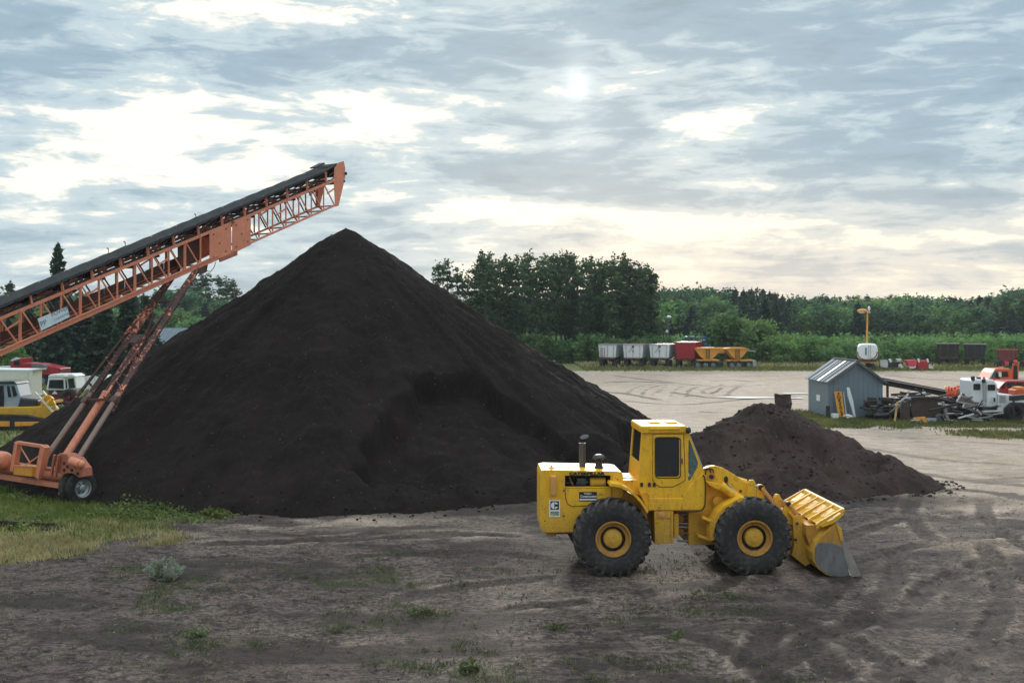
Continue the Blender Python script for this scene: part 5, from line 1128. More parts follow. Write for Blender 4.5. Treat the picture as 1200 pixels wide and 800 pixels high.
# long beam / chute between the shed and the heap
t = thing('steel_beam', 'long dark steel beam sloping from the shed down to the orange pipe', 'beam', G(1075, 488)); mb = MB()
mb.bar(W(1034, 446.6, 66), W(1110, 461, 68), .16, .42); mb.build('web', M['rust_dark'], t); mb = MB(); mb.bar(W(1034, 444.4, 65.9), W(1110, 458.6, 67.9), .3, .06); mb.build('flange', M['grey_metal'], t)
mb = MB(); mb.bar(W(1040, 448, 66), W(1040, 486, 66), .12, .12); mb.bar(W(1104, 460, 68), W(1104, 481, 68), .14, .14); mb.build('stand', M['rust_dark'], t)
# the brown sheet and its neighbours
t = thing('steel_sheet', 'large flat rusty brown sheet standing in the middle of the scrap', 'sheet', G(1085, 492)); prof('sheet', [(1068.4, 466.6), (1099, 466), (1101.6, 478), (1102.4, 491), (1070, 490.4), (1067.2, 479)], 61.5, .07, 'rust', t, .01); mb = MB(); mb.bar(W(1068, 466.4, 61.4), W(1099.4, 465.8, 61.4), .12, .1); mb.build('top_edge', M['rust_dark'], t)
t = thing('curved_sheet', 'narrow curved rusty sheet standing left of the large brown one', 'sheet', G(1060, 492)); mb = MB()
pts = [(1054.6, 61.3), (1056.6, 60.9), (1060, 60.8), (1063.4, 61.0), (1066.6, 61.6)]
for (xa_, da), (xb_, db) in zip(pts[:-1], pts[1:]): mb.add([W(xa_, 491.6, da), W(xb_, 491.6, db), W(xb_, 470, db), W(xa_, 471, da), W(xa_, 491.6, da + .06), W(xb_, 491.6, db + .06), W(xb_, 470, db + .06), W(xa_, 471, da + .06)], [(0, 1, 2, 3), (7, 6, 5, 4), (0, 4, 5, 1), (3, 2, 6, 7), (0, 3, 7, 4), (1, 5, 6, 2)])
mb.build('sheet', M['rust'], t, smooth=True)
t = thing('yellow_stake', 'yellowish wooden stake leaning in front of the rusty curved sheet', 'stake', G(1049, 494)); mb = MB(); mb.bar(W(1051.6, 471, 61), W(1048.6, 493.6, 60.6), .10, .06); mb.build('stake', M['wood_yellow'], t)
t = thing('pale_stick', 'pale stick crossing the yellowish stake', 'stick', G(1047, 494)); mb = MB(); mb.bar(W(1056, 472, 60.8), W(1043, 483, 60.6), .06, .05); mb.build('stick', M['wood_grey'], t)
t = thing('leaning_post', 'grey timber post leaning right of the large brown sheet', 'post', G(1110, 495)); mb = MB(); mb.bar(W(1104.6, 470.4, 61), W(1111.6, 494.6, 60.4), .15, .12); mb.build('post', M['wood_grey'], t, bevel=.01)
t = thing('angle_bracket', 'orange yellow angle piece lying in front of the large brown sheet', 'bracket', G(1080, 497)); prof('bracket', [(1070.6, 489.4), (1084.4, 488.2), (1088, 498), (1083.6, 498.6), (1080.4, 491.4), (1071, 492)], 59.4, .12, 'amber', t, .01)
t = thing('concrete_block', 'light grey block lying left of the orange yellow bracket', 'block', G(1074, 497)); prof('block', rect(1069.6, 492.2, 1079.6, 496.6), 59.8, .35, 'blue_grey', t, .02)
t = thing('insulation_board', 'low pale blue panel lying at the foot of the large brown sheet', 'panel', G(1092, 496)); prof('panel', [(1086, 490), (1099.6, 490.2), (1099, 495.4), (1087, 494.8)], 60.2, .2, 'blue_grey', t, .02)
t = thing('tire', 'old black tyre lying right of the pale blue panel', 'tyre', G(1103, 496)); mb = MB(); mb.lathe([(.17, -.1), (.2, -.12), (.33, -.11), (.36, -.06), (.36, .06), (.33, .11), (.2, .12), (.17, .1)], W(1102.6, 491.6, 60.4), (.6, -.6, .5), 22, closed=True); mb.build('tread', M['rubber_dusty'], t, smooth=True)
def grate(label, P, n1, n2, d):
    A, B, C_, D_2 = [W(x, y, dd) for (x, y), dd in zip(P, d)]; t = thing('steel_grate', label, 'grate', (A + C_) / 2)
    def q(u, v): return A * (1 - u) * (1 - v) + B * u * (1 - v) + C_ * u * v + D_2 * (1 - u) * v
    for e in (0, 1): mb = MB(); mb.bar(q(0, e), q(1, e), .07, .07); mb.build('edge_bar', M['grey_metal'], t); mb = MB(); mb.bar(q(e, 0), q(e, 1), .07, .07); mb.build('edge_bar', M['grey_metal'], t)
    mb = MB()
    for i in range(1, n1): mb.bar(q(i / n1, 0), q(i / n1, 1), .035, .03)
    for i in range(1, n2): mb.bar(q(0, i / n2), q(1, i / n2), .035, .03)
    mb.build('mesh_bars', M['rust_pale'], t); 
    mb = MB(); z = Vector((0, 0, -.06)); mb.add([q(0, 0) + z, q(1, 0) + z, q(1, 1) + z, q(0, 1) + z], [(0, 1, 2, 3)]); mb.build('backing', M['rust_dark'], t)
grate('larger grey steel grate lying tilted on top of the scrap heap', [(1121, 470.4), (1151, 476), (1156.4, 470.4), (1126, 463.6)], 16, 4, (60.8, 60.8, 61.8, 61.8))
grate('smaller grey steel grate just below the larger one', [(1128, 477), (1140.8, 480.4), (1143.6, 474.6), (1131, 472.4)], 9, 4, (60.4, 60.4, 60.9, 60.9))
# orange corrugated pipe coil
t = thing('pipe_coil', 'bundle of orange corrugated pipe lying on the scrap heap', 'pipe', G(1116, 484)); c = W(1116.6, 459, 66)
for k in range(5):
    mb = MB(); pr = [(.26 + .012 * (j % 2), .0) for j in range(2)]; ax = Vector((.8, -.35 + .12 * k, .25 - .12 * k)).normalized(); cc = c + Vector((-.34 + .17 * k, .04 * k, .05 * math.sin(k * 2)))
    mb.lathe([(.29 + .06 * math.cos(a), .06 * math.sin(a)) for a in np.linspace(0, 2 * math.pi, 8)[:-1]], cc, ax, 26, closed=True); mb.build('loop', M['pvc_orange'], t, smooth=True)
mb = MB(); mb.tube(c + Vector((-.4, -.1, -.3)), c + Vector((.4, -.2, .3)), .06, 8); mb.tube(c + Vector((.3, -.2, .35)), c + Vector((.5, -.25, -.35)), .05, 8); mb.build('loose_end', M['pvc_orange'], t, smooth=True)
t = thing('pallet_stack', 'weathered pallet stack carrying the orange pipe bundle', 'pallets', G(1116, 488))
for k in range(5): mb = MB(); b0 = W(1116, 0, 66); mb.box((b0.x, 66, .12 + k * .2), (1.5, 1.2, .03)); mb.box((b0.x - .6, 66, .03 + k * .2), (.1, 1.2, .14)); mb.box((b0.x + .6, 66, .03 + k * .2), (.1, 1.2, .14)); mb.build('pallet', M['wood_grey'], t)
# tangled scrap, every bar its own
def scrap(n, x0, x1, y0, y1, dd, label, group, mats, lmin=.5, lmax=1.9, th=(.05, .13), cat='scrap'):
    for k in range(n):
        p = W(random.uniform(x0, x1), random.uniform(y0, y1), random.uniform(*dd)); p.z = max(p.z, .06); a = random.uniform(-.5, .5) if random.random() < .65 else random.uniform(-1.4, 1.4); l = random.uniform(lmin, lmax) / 2; yy = random.uniform(-.4, .4)
        v = Vector((math.cos(a), yy, math.sin(a) * .55)).normalized() * l
        if p.z - abs(v.z) < 0: p.z = abs(v.z) + .04
        mb = MB(); w_ = random.uniform(*th)
        if random.random() < .35: mb.tube(p - v, p + v, w_ * .6, 8)
        else: mb.bar(p - v, p + v, w_, w_ * random.uniform(.4, 1.6))
        o = mb.build('scrap_bar', M[random.choice(mats)], None); c = (Vector(o.data.vertices[0].co) * 0 + p); 
        for vv in o.data.vertices: vv.co = vv.co - p
        o.location = p; tag(o, label, cat, group)
DK = ['rust_dark', 'rust_dark', 'black_steel', 'rust', 'black_steel', 'rust_pale', 'white_dirty', 'dark']
scrap(70, 1104, 1168, 470, 495, (60.2, 64), 'dark steel offcut in the tangled heap under the grates', 'steel offcuts in the heap by the white truck', DK)
scrap(48, 1016, 1062, 468, 492, (61.6, 64.4), 'dark steel offcut piled between the shed and the rusty sheets', 'steel offcuts piled beside the shed', DK, .4, 1.5)
scrap(34, 1052, 1114, 461, 474, (62.5, 66), 'rusty steel offcut lying on top behind the large brown sheet', 'steel offcuts behind the brown sheet', DK, .5, 1.8)
scrap(14, 1110, 1170, 482, 496, (59.8, 60.6), 'pale bent steel strip at the front of the heap', 'pale strips in front of the heap', ['white_dirty', 'wood_grey', 'grey_metal', 'rust_pale'], .4, 1.2, (.04, .07))
for k, (x, y, d, s) in enumerate([(1030, 484, 62, .42), (1048, 482, 62.6, .5), (1120, 486, 62, .5), (1142, 486, 61.6, .55), (1160, 488, 61.6, .5), (1075, 478, 63.5, .6), (1092, 476, 63.5, .6), (1024, 487, 62.2, .3), (1132, 484, 63, .6), (1154, 482, 63, .5)]):
    words = ['squat rusty casting low in front of the shed', 'rusty gearbox casting beside the shed corner post', 'dark casting at the left end of the grate heap', 'dark round casting in the middle of the grate heap', 'dark casting at the right end of the grate heap', 'rusty block hidden behind the left of the brown sheet', 'rusty block hidden behind the right of the brown sheet', 'small rusty lump beside the white plank', 'bulky dark casting deep under the larger grate', 'bulky dark casting next to the white truck cab']
    mb = MB(); p = W(x, y, d); mb.blob((p.x, p.y, s * .7), (s * 1.3, s, s * .8), k + 40, .22); mb.tube((p.x - s, p.y - s, s * .6), (p.x + s, p.y - s, s * .7), s * .3, 10); mb.tube((p.x, p.y - s * 1.1, s * .7), (p.x, p.y - s * .2, s * .7), s * .45, 12)
    o = mb.build('machine_casting', M['rust_dark' if k % 3 else 'black_steel'], None); tag(o, words[k], 'casting')
    pv = Vector((p.x, p.y, 0))
    for vv in o.data.vertices: vv.co = vv.co - pv
    o.location = pv
# rusty drum half buried on top of the brown soil pile
t = thing('rusty_drum', 'rusty open steel drum standing on top of the brown soil pile', 'drum', (W(918, 0, 40).x, 40, 1.6)); c = W(918, 462.5, 40)
mb = MB(); r_ = 9.8 * 40 / F; mb.lathe([(r_ * .93, -.5), (r_ * .95, 0), (r_, .01), (r_ * 1.0, -.03), (r_ * .97, -.05), (r_ * .97, -.28), (r_ * 1.02, -.30), (r_ * .97, -.32), (r_ * .97, -.56), (r_ * 1.02, -.58), (r_ * .97, -.60), (r_ * .98, -1.1)], c, (.04, 0, 1), 26)
for v in range(len(mb.v)): x, y, z = mb.v[v]; mb.v[v] = (x + .03 * math.sin(z * 9 + y * 5), y, z + .02 * math.sin(x * 14))
mb.build('drum', M['rust'], t, smooth=True)

# ------------------------------------------------------------------ right hand vehicles
d = 61.0; t = thing('white_truck', 'white highway truck cab with its long hood pointing right, behind the scrap heap', 'truck', G(1165, 494))
body = prof('cab', [(1140.4, 446), (1143, 444.2), (1165, 444.6), (1168, 449), (1169.4, 458), (1169.6, 478), (1140.6, 476)], d + .3, 1.9, 'white', t, .08)
hood = prof('hood', [(1169, 461), (1186, 462.4), (1198, 465), (1206, 468), (1206, 473), (1190, 472), (1182, 478), (1177, 488), (1169, 484)], d + .35, 1.8, 'white', t, .06)
for x0, x1, y0, y1 in ((1140.8, 1149, 449.4, 456.8), (1157.6, 1166.6, 450.4, 457.4)):
    prof('window', rrect(x0, y0, x1, y1, 1.2, 2), d + .26, .03, 'glass_dark', body); 
prof('door_line', rect(1155.8, 447, 1156.4, 474), d + .27, .02, 'grey_metal', body); prof('door_line', rect(1168.2, 449, 1168.7, 474), d + .27, .02, 'grey_metal', body)
mb = MB(); mb.tube(W(1153.4, 472, d), W(1153.4, 444, d), .09, 10); mb.tube(W(1153.4, 444, d), W(1152.8, 441.6, d), .07, 8); mb.build('exhaust_stack', M['grey_metal'], t, smooth=True)
mb = MB(); mb.tube(W(1152.6, 444.5, d - .02), W(1152.8, 448.4, d - .02), .10, 10); mb.build('stack_tip', M['dark'], t)
for k in range(4): mb = MB(); mb.bar(W(1171, 463.6 + 2.2 * k, d + .32), W(1178.6, 464 + 2.2 * k, d + .32), .05, .03); mb.build('louver', M['grey_metal'], hood)
prof('mirror', rrect(1163.4, 464.6, 1167.4, 471.6, 1.2, 2), d + .12, .1, 'white', t); prof('mirror_glass', rect(1164.4, 466, 1166.6, 470.6), d + .10, .02, 'dark', t)
disc_wheel(t, 1190, 484, 11, d, .35, 'dark'); prof('frame_rail', rect(1130, 477, 1190, 481), d + .6, .9, 'black_steel', t); disc_wheel(t, 1146, 484, 10, d, .35, 'dark')
prof('wheel_arch', [(1177, 490), (1178.6, 478), (1186, 471.6), (1200, 471.6), (1200, 474), (1188, 474.4), (1181, 480), (1179.6, 490)], d + .1, .5, 'black_steel', t, .02)
prof('antler_light', rrect(1139.4, 440.6, 1142.4, 446, 1, 2), d + .3, .2, 'black_steel', t); prof('cab_light', rect(1146, 441.8, 1149.6, 444.4), d + .5, .2, 'black_steel', t)
t = thing('black_fender', 'torn black truck fender lying left of the white truck cab', 'fender', G(1132, 486)); mb = MB()
arcp = [(1126.4, 461), (1128, 456), (1132, 453.4), (1136, 454), (1139, 458), (1139.4, 466)]; arci = [(1129, 462), (1130, 458), (1132.6, 456), (1135, 457), (1136.4, 460), (1136.6, 466)]
for a1, a2, b1, b2 in zip(arcp[:-1], arcp[1:], arci[:-1], arci[1:]): mb.prism([W(*q, 64) for q in (a1, a2, b2, b1)], (0, .6, 0))
mb.prism([W(*q, 64) for q in ((1128, 466), (1140, 466), (1140, 480), (1130, 480))], (0, .6, 0)); mb.build('fender', M['black_steel'], t)
d = 71; t = thing('red_suv', 'dark red sport utility car behind the white truck', 'car', G(1190, 476)); t.location.y = d
body = prof('body', [(1170.6, 459), (1171.6, 455), (1178, 447.6), (1181, 446), (1206, 446), (1212, 452), (1213, 470), (1166, 470), (1166, 461)], d, 1.8, 'red', t, .06)
for q in ([(1171, 454.4), (1177, 448.2), (1179.4, 448), (1176.6, 454.6)], [(1180.6, 448.2), (1190, 448.2), (1190, 453.8), (1179, 453.8)], [(1191.4, 448.2), (1198.6, 448.2), (1198.6, 453.8), (1191.4, 453.8)], [(1200, 448.2), (1206, 448.2), (1208, 453.8), (1200, 453.8)]): prof('window', q, d - .03, .03, 'glass_dark', body)
prof('mirror', rect(1178, 452.4, 1180.4, 455), d - .2, .15, 'red', t)
for x in (1175, 1203): disc_wheel(t, x, 468.6, 6, d, .25)
d = 78; t = thing('orange_truck', 'bright orange crane truck cab facing left above the red car', 'truck', G(1175, 466)); t.location.y = d
body = prof('cab', [(1158.6, 444), (1163, 436.4), (1167, 431.8), (1183, 431.6), (1186, 434), (1187.4, 448), (1187.4, 458), (1150, 458), (1150, 446)], d, 1.9, 'vermilion', t, .07)
prof('hood', [(1146, 446.6), (1158.4, 445.6), (1160, 449), (1160, 458), (1144, 458)], d + .1, 1.7, 'white', t, .06)
prof('windscreen', [(1159.8, 442.6), (1164.8, 435.2), (1169.6, 434.6), (1167, 442.4)], d - .03, .03, 'glass', body); prof('window', [(1173.6, 435.6), (1180.6, 435), (1182, 441.2), (1174.6, 441.6)], d - .03, .03, 'glass_dark', body)
prof('pillar_trim', [(1158.8, 443), (1163.4, 435.6), (1165.4, 434.2), (1160.4, 443)], d - .05, .03, 'white', body); prof('mirror', rrect(1171, 436, 1173.6, 441.4, .8, 2), d - .3, .1, 'white', t); prof('mirror', rrect(1168.4, 437, 1172, 443.6, .8, 2), d - .2, .1, 'dark', t)
mb = MB(); mb.bar(W(1187, 452, d + 1), W(1188.4, 426, d + 1), .18, .2); mb.bar(W(1188.4, 424, d + 1), W(1192, 423.6, d + 1), .2, .2); mb.bar(W(1192.2, 424, d + 1), W(1191.6, 446, d + 1), .14, .2); mb.build('crane_arm', M['vermilion'], t, bevel=.02)
mb = MB(); mb.bar(W(1189.6, 428, d + .9), W(1189.6, 447, d + .9), .22, .2); mb.build('crane_ram', M['dark'], t); prof('deck', rect(1187, 446, 1215, 449), d, 2, 'dark', t); prof('light_bar', rect(1172, 429.6, 1176, 431.6), d + .8, .3, 'amber', t)
for x in (1155, 1197): disc_wheel(t, x, 458, 7.6, d, .3, 'vermilion')
t = thing('orange_mower', 'small orange and yellow machine at the right edge beside the red car', 'machine', G(1196, 482)); prof('body', [(1190, 457), (1195, 455), (1206, 456), (1206, 466), (1190, 466)], 66, 1, 'vermilion', t, .04); prof('cover', [(1192, 453.6), (1200, 453), (1206, 457), (1194, 457)], 66.1, .8, 'amber', t, .03); mb = MB(); mb.bar(W(1198, 466, 66.4), W(1198, 482, 66.4), .3, .3); mb.build('stand', M['dark'], t)
t = thing('dark_crate', 'dark stacked frame at the right edge in front of the white truck hood', 'frame', G(1195, 480)); prof('frame', [(1187, 463.6), (1206, 462), (1206, 468), (1187, 470)], 60.4, .5, 'black_steel', t, .02); mb = MB(); mb.bar(W(1188, 468, 60.4), W(1187, 490, 60.4), .08, .08); mb.build('leg', M['black_steel'], t)

# ------------------------------------------------------------------ left hand things
d = 56.0; t = thing('bulldozer', 'yellow crawler dozer with a dark cab and grey tracks at the left edge', 'bulldozer', G(20, 503))
prof('body', [(-60, 478), (26, 476.6), (48, 476), (51, 480), (52, 488), (50, 490), (22, 486), (-60, 484)], d, 1.7, 'yellow', t, .04)
for oz in (-.12, 1.5): prof('lift_arm', [(47, 474), (50, 466), (54, 462.4), (59, 464), (64, 472), (66.4, 480), (66, 486), (61, 489), (50, 490)], d + oz, .12, 'yellow', t, .02)
prof('cross_tube', rect(56, 470, 60, 473), d, 1.5, 'yellow_dark', t)
cb = prof('cab', [(-8, 448.4), (16, 448), (19.6, 451), (23.4, 464), (24, 478.6), (-8, 479)], d + .2, 1.4, 'blue_grey', t, .05); prof('cab_roof', [(-10, 446.6), (16, 446.4), (19, 449.4), (-10, 449.6)], d + .1, 1.6, 'black_steel', t, .04)
for q in ([(-6, 452), (3.6, 451.6), (4.6, 466), (4.2, 476), (-6, 476)], [(8, 452), (10.8, 452), (13, 465), (9.4, 465)], [(13.2, 452), (16.4, 452), (20, 463), (15.6, 465)]): prof('window', q, d + .16, .03, 'glass_dark', cb)
prof('hood', [(23.4, 466.6), (44.4, 468.6), (44.6, 472), (41.6, 478.8), (20, 478)], d + .15, 1.5, 'black_steel', t, .05); prof('hood_top', [(24, 465.4), (44, 467.4), (44, 468.8), (24, 466.8)], d + .2, 1.4, 'wood_grey', t)
tr = prof('track', [(-60, 488), (30, 486), (46, 490), (50, 494), (48, 500), (36, 503), (-60, 503)], d - .25, .5, 'black_steel', t, .05)
prof('track_frame', rect(-60, 493.4, 11, 499.6), d - .3, .1, 'amber', t, .02); prof('track_frame', [(17, 494.2), (47, 493.8), (46, 498.6), (17, 499.4)], d - .3, .1, 'amber', t, .02)
for k in range(13): mb = MB(); x = -10 + k * 4.6; mb.box(W(x, 487 + max(0, x - 30) * .18, d - .02), (.13, .56, .06)); mb.build('track_shoe', M['rust_dark'], tr); mb = MB(); mb.box(W(x, 503, d - .02), (.13, .56, .06)); mb.build('track_shoe', M['rust_dark'], tr)
for a, b_ in (((41, 459.6), (62.6, 483)), ((50, 458), (68, 479))): mb = MB(); mb.bar(W(*a, d - .3 + (.4 if a[0] > 45 else 0)), W(*b_, d - .3 + (.4 if a[0] > 45 else 0)), .08, .08); mb.build('ladder_rail', M['cream'], t)
for k in range(5): a = (44 + 4.6 * k, 462.4 + 4.8 * k); mb = MB(); mb.bar(W(*a, d - .3), W(a[0] + 6.6, a[1] - 1.4, d + .1), .06, .06); mb.build('rung', M['cream'], t)
mb = MB(); mb.tube(W(55, 474, d - .25), W(62, 466, d - .25), .09, 10); mb.lathe([(.2, 0), (.26, 0), (.26, .1), (.2, .1)], W(56, 469, d - .3), (0, 1, 0), 16, closed=True); mb.build('lift_ram', M['yellow'], t)
d = 76; t = thing('box_trailer', 'cream box trailer behind the bulldozer at the left edge', 'trailer', G(10, 470)); bx = prof('box', [(-40, 433.6), (32, 434.6), (32, 466), (-40, 467)], d, 2.4, 'cream', t, .03); mb = MB(); mb.prism([W(*q, d) for q in ((32.2, 434.6), (37.6, 433.6), (37.6, 463), (32.2, 466))], (0, .04, 0)); mb.build('door', M['cream'], t); prof('roof', [(-40, 432.2), (33, 433.2), (37, 432.6), (37, 433.8), (33, 434.8), (-40, 433.8)], d - .03, 2.45, 'white', t)
mb = MB(); mb.bar(W(32.2, 434, d - .04), W(32.2, 466, d - .04), .08, .06); mb.build('corner_post', M['white_dirty'], bx); prof('sill', rect(-40, 467, 36, 469), d, 2.3, 'wood_grey', t)
for x in (6, 20): disc_wheel(t, x, 470, 8, d + .2)
d = 70; t = thing('cab_tractor', 'dark red farm tractor with a white cab seen beyond the conveyor leg', 'tractor', G(72, 478))
cb = prof('cab', [(54, 457), (56.4, 442), (58, 439.8), (85, 439), (88, 441), (90, 455.4), (88, 457.4)], d, 1.5, 'white', t, .05); prof('cab_roof', [(56, 440.6), (59, 438.6), (84, 438), (88.6, 440.4), (88, 441.4), (57, 442)], d - .06, 1.6, 'white', t, .04)
for q in ([(56.6, 454.6), (58, 445), (74, 444.8), (74.6, 455.4)], [(76.4, 445), (77.8, 445), (78.6, 455), (77, 455)], [(79.4, 444), (86.4, 442.8), (88.4, 454), (80.8, 455.2)]): prof('window', q, d - .04, .03, 'glass_dark', cb)
mb = MB()
for a, b_ in (((79, 443.4), (86.8, 442.2)), ((86.8, 442.2), (88.8, 454.4)), ((88.8, 454.4), (80.4, 455.8)), ((80.4, 455.8), (79, 443.4))): mb.bar(W(*a, d - .06), W(*b_, d - .06), .05, .04)
mb.build('window_frame', M['decal_green'], cb)
prof('body', [(56, 457.6), (84, 457.6), (86, 470), (60, 472)], d + .2, 1.2, 'dark_red', t, .05); prof('warning_triangle', [(64, 457), (60.8, 461.6), (67.4, 461.6)], d + .1, .04, 'white', t)
disc_wheel(t, 80, 466, 10.5, d - .2, .4, 'dark_red'); disc_wheel(t, 62, 468, 9.5, d + 1.2, .4, 'dark_red'); mb = MB(); mb.bar(W(66, 476, d), W(79, 472, d), .1, .06); mb.build('drawbar', M['grey_metal'], t); mb = MB(); mb.blob(W(77, 441, d - .1), (.14, .1, .1), 2, .02); mb.build('beacon', M['cream'], t)
d = 96; t = thing('red_truck', 'red flatbed truck parked under the spruces beyond the cream trailer', 'truck', G(40, 451))
prof('bed', [(25, 424.8), (44, 426), (70.6, 431.6), (71, 439), (37, 439), (25, 434)], d, 2.3, 'red', t, .04); cb = prof('cab', [(12, 424), (14.6, 419.8), (26, 419.6), (27, 432), (27, 438), (12, 438)], d, 2.2, 'red', t, .05)
prof('window', rect(16, 422.6, 23, 428), d - .03, .03, 'glass_dark', cb); prof('visor', [(12, 421.6), (17, 419), (24, 420), (14, 423)], d - .05, .4, 'white_dirty', cb); prof('fender', [(-14, 430), (12, 429.2), (12, 431), (-14, 431.6)], d - .02, 2.2, 'white', t); prof('hood', [(-14, 431.8), (12, 431.2), (12, 440), (-14, 441)], d + .1, 2, 'red', t, .04)
prof('load', [(36, 425.4), (50, 427), (56, 430), (54, 434), (38, 432)], d - .1, 1.6, 'wood_grey', t, .02); prof('stake_rail', rect(60, 428.6, 66, 431), d - .02, .1, 'pink_red', t); prof('chassis', rect(12, 439.2, 70, 442), d + .5, 1.2, 'dark', t)
disc_wheel(t, 49, 446, 6.2, d, .4, 'grey_metal'); disc_wheel(t, 41, 445.4, 5.6, d + .4, .4); disc_wheel(t, 2, 446, 6, d, .4)
d = 88; t = thing('grain_wagon', 'white ribbed wagon with a red end post seen behind the conveyor leg', 'wagon', G(106, 458)); bx = prof('box', [(98.6, 441), (118, 440), (126, 442), (122, 459), (98, 459)], d, 2.2, 'white', t, .02); prof('end_post', rect(96.4, 440.6, 98.4, 458.6), d, .3, 'vermilion', t)
for k in range(6): mb = MB(); mb.bar(W(101 + 3.4 * k, 441, d - .02), W(100.6 + 3.4 * k, 458, d - .02), .05, .05, up=(0, 1, 0)); mb.build('rib', M['white_dirty'], bx)
prof('drawbar', [(88, 455), (97, 454), (97, 457.6), (90, 458.4)], d + .2, .3, 'red', t); disc_wheel(t, 104, 457.6, 5, d, .3); disc_wheel(t, 118, 457.6, 5, d, .3)
d = 120; t = thing('metal_building', 'long low building with a pale blue metal roof half hidden by the big pile', 'building', on(215, d))
x0, x1 = W(176, 0, d).x, W(262, 0, d).x; mb = MB(); mb.hexa([(x0, d, 0), (x1, d, 0), (x1, d + 9, 0), (x0, d + 9, 0), (x0, d, 2.6), (x1, d, 2.6), (x1, d + 9, 2.6), (x0, d + 9, 2.6)]); mb.build('wall', M['white_dirty'], t)
for k in range(12): a = x0 - .3 + (x1 - x0 + .6) * k / 12; b_ = a + (x1 - x0 + .6) / 12 - .03; mb = MB(); mb.hexa([(a, d - .4, 2.6), (b_, d - .4, 2.6), (b_, d + 4.5, 4.7), (a, d + 4.5, 4.7), (a, d - .4, 2.7), (b_, d - .4, 2.7), (b_, d + 4.5, 4.8), (a, d + 4.5, 4.8)]); mb.build('roof_panel', M['galvanised'], t)
t = thing('pale_fence', 'low pale board fence behind the white wagon', 'fence', on(100, 104))
for k in range(12): mb = MB(); x = 84 + 3.4 * k; mb.prism([W(x, 436.4, 104), W(x + 3.2, 436.2, 104), W(x + 3.2, 441, 104), W(x, 441, 104)], (0, .06, 0)); mb.build('board', M['white_dirty'], t)
for k in range(4): mb = MB(); x = 85 + 12 * k; mb.bar(W(x, 437, 104.1), W(x, 446, 104.1), .1, .1); mb.build('post', M['wood_grey'], t)
# ------------------------------------------------------------------ vegetation
def leafmat(name, a, b_, tr=.25, hue=.0):
    m, g, bs = mat(name); oi = g.n('ShaderNodeObjectInfo'); pos = g.n('ShaderNodeNewGeometry'); 
    n1 = g.noise(pos.outputs['Position'], .45, 4, .7); n2 = g.noise(pos.outputs['Position'], 5, 2, .6)
    f = g.m('ADD', g.m('MULTIPLY', n1, .7), g.m('MULTIPLY', n2, .3)); c = g.mix(g.step(f, .35, .65), a, b_)
    hs = g.n('ShaderNodeHueSaturation'); g.put(hs.inputs['Color'], c); g.put(hs.inputs['Value'], g.m('MULTIPLY_ADD', oi.outputs['Random'], .5, .75)); g.put(hs.inputs['Hue'], g.m('MULTIPLY_ADD', oi.outputs['Random'], .03, .485))
    g.nt.links.new(hs.outputs[0], bs.inputs['Base Color']); bs.inputs['Roughness'].default_value = .65; bs.inputs['Specular IOR Level'].default_value = .25
    t = g.n('ShaderNodeBsdfTranslucent'); g.nt.links.new(hs.outputs[0], t.inputs['Color']); mx = g.n('ShaderNodeMixShader'); mx.inputs[0].default_value = tr
    out = [n for n in g.nt.nodes if n.type == 'OUTPUT_MATERIAL'][0]; g.nt.links.new(bs.outputs[0], mx.inputs[1]); g.nt.links.new(t.outputs[0], mx.inputs[2]); g.nt.links.new(mx.outputs[0], out.inputs[0])
    return m
leafmat('pine_needles', (.032, .066, .026), (.085, .140, .050))
leafmat('spruce_needles', (.024, .056, .034), (.052, .10, .054))
leafmat('leaf_green', (.065, .14, .045), (.15, .25, .075), .38)
leafmat('leaf_mid', (.045, .10, .045), (.09, .165, .065), .35)
leafmat('leaf_light', (.11, .21, .055), (.20, .31, .08), .4)
leafmat('brush', (.085, .18, .055), (.17, .29, .085), .4)
leafmat('grass_green', (.10, .165, .03), (.27, .32, .08), .4)
leafmat('grass_dry', (.36, .31, .13), (.66, .55, .28), .3)
leafmat('strip_green', (.09, .115, .03), (.24, .22, .08), .35)
leafmat('dull_weed', (.09, .11, .045), (.17, .18, .085), .3)
leafmat('weed_leaf', (.09, .13, .03), (.22, .27, .08), .35)
leafmat('sage_leaf', (.28, .33, .22), (.46, .50, .38), .4)

def cards(C, size, jit=.5, flat=.0, rg=None, elong=1.35):
    """leaf quads (diamonds) at the centres C; returns verts, faces arrays"""
    rg = rg or rng; n = len(C); nrm = rg.normal(size=(n, 3)); nrm[:, 2] += flat * np.sign(nrm[:, 2]); nrm /= np.linalg.norm(nrm, axis=1)[:, None]
    up = rg.normal(size=(n, 3)); a = np.cross(nrm, up); a /= np.linalg.norm(a, axis=1)[:, None]; b = np.cross(nrm, a)
    s = size * (1 + jit * (rg.random(n) - .5) * 2)[:, None]; L = a * s * elong * .5; S = b * s * .5
    V = np.stack([C - L, C - S * .9 + L * .1, C + L, C + S + L * .1], 1).reshape(-1, 3); F_ = np.arange(n * 4).reshape(-1, 4); return V, F_
def raw_mesh(name, V, Fq, mats, mi=None):
    me = bpy.data.meshes.new(name); V = np.ascontiguousarray(V, dtype=np.float32); me.vertices.add(len(V)); me.vertices.foreach_set('co', V.ravel()); k = Fq.shape[1]; me.loops.add(Fq.size); me.loops.foreach_set('vertex_index', Fq.ravel().astype(np.int32))
    me.polygons.add(len(Fq)); me.polygons.foreach_set('loop_start', (np.arange(len(Fq)) * k).astype(np.int32)); me.update()
    for m_ in mats: me.materials.append(m_)
    if mi is not None: me.polygons.foreach_set('material_index', mi)
    return me
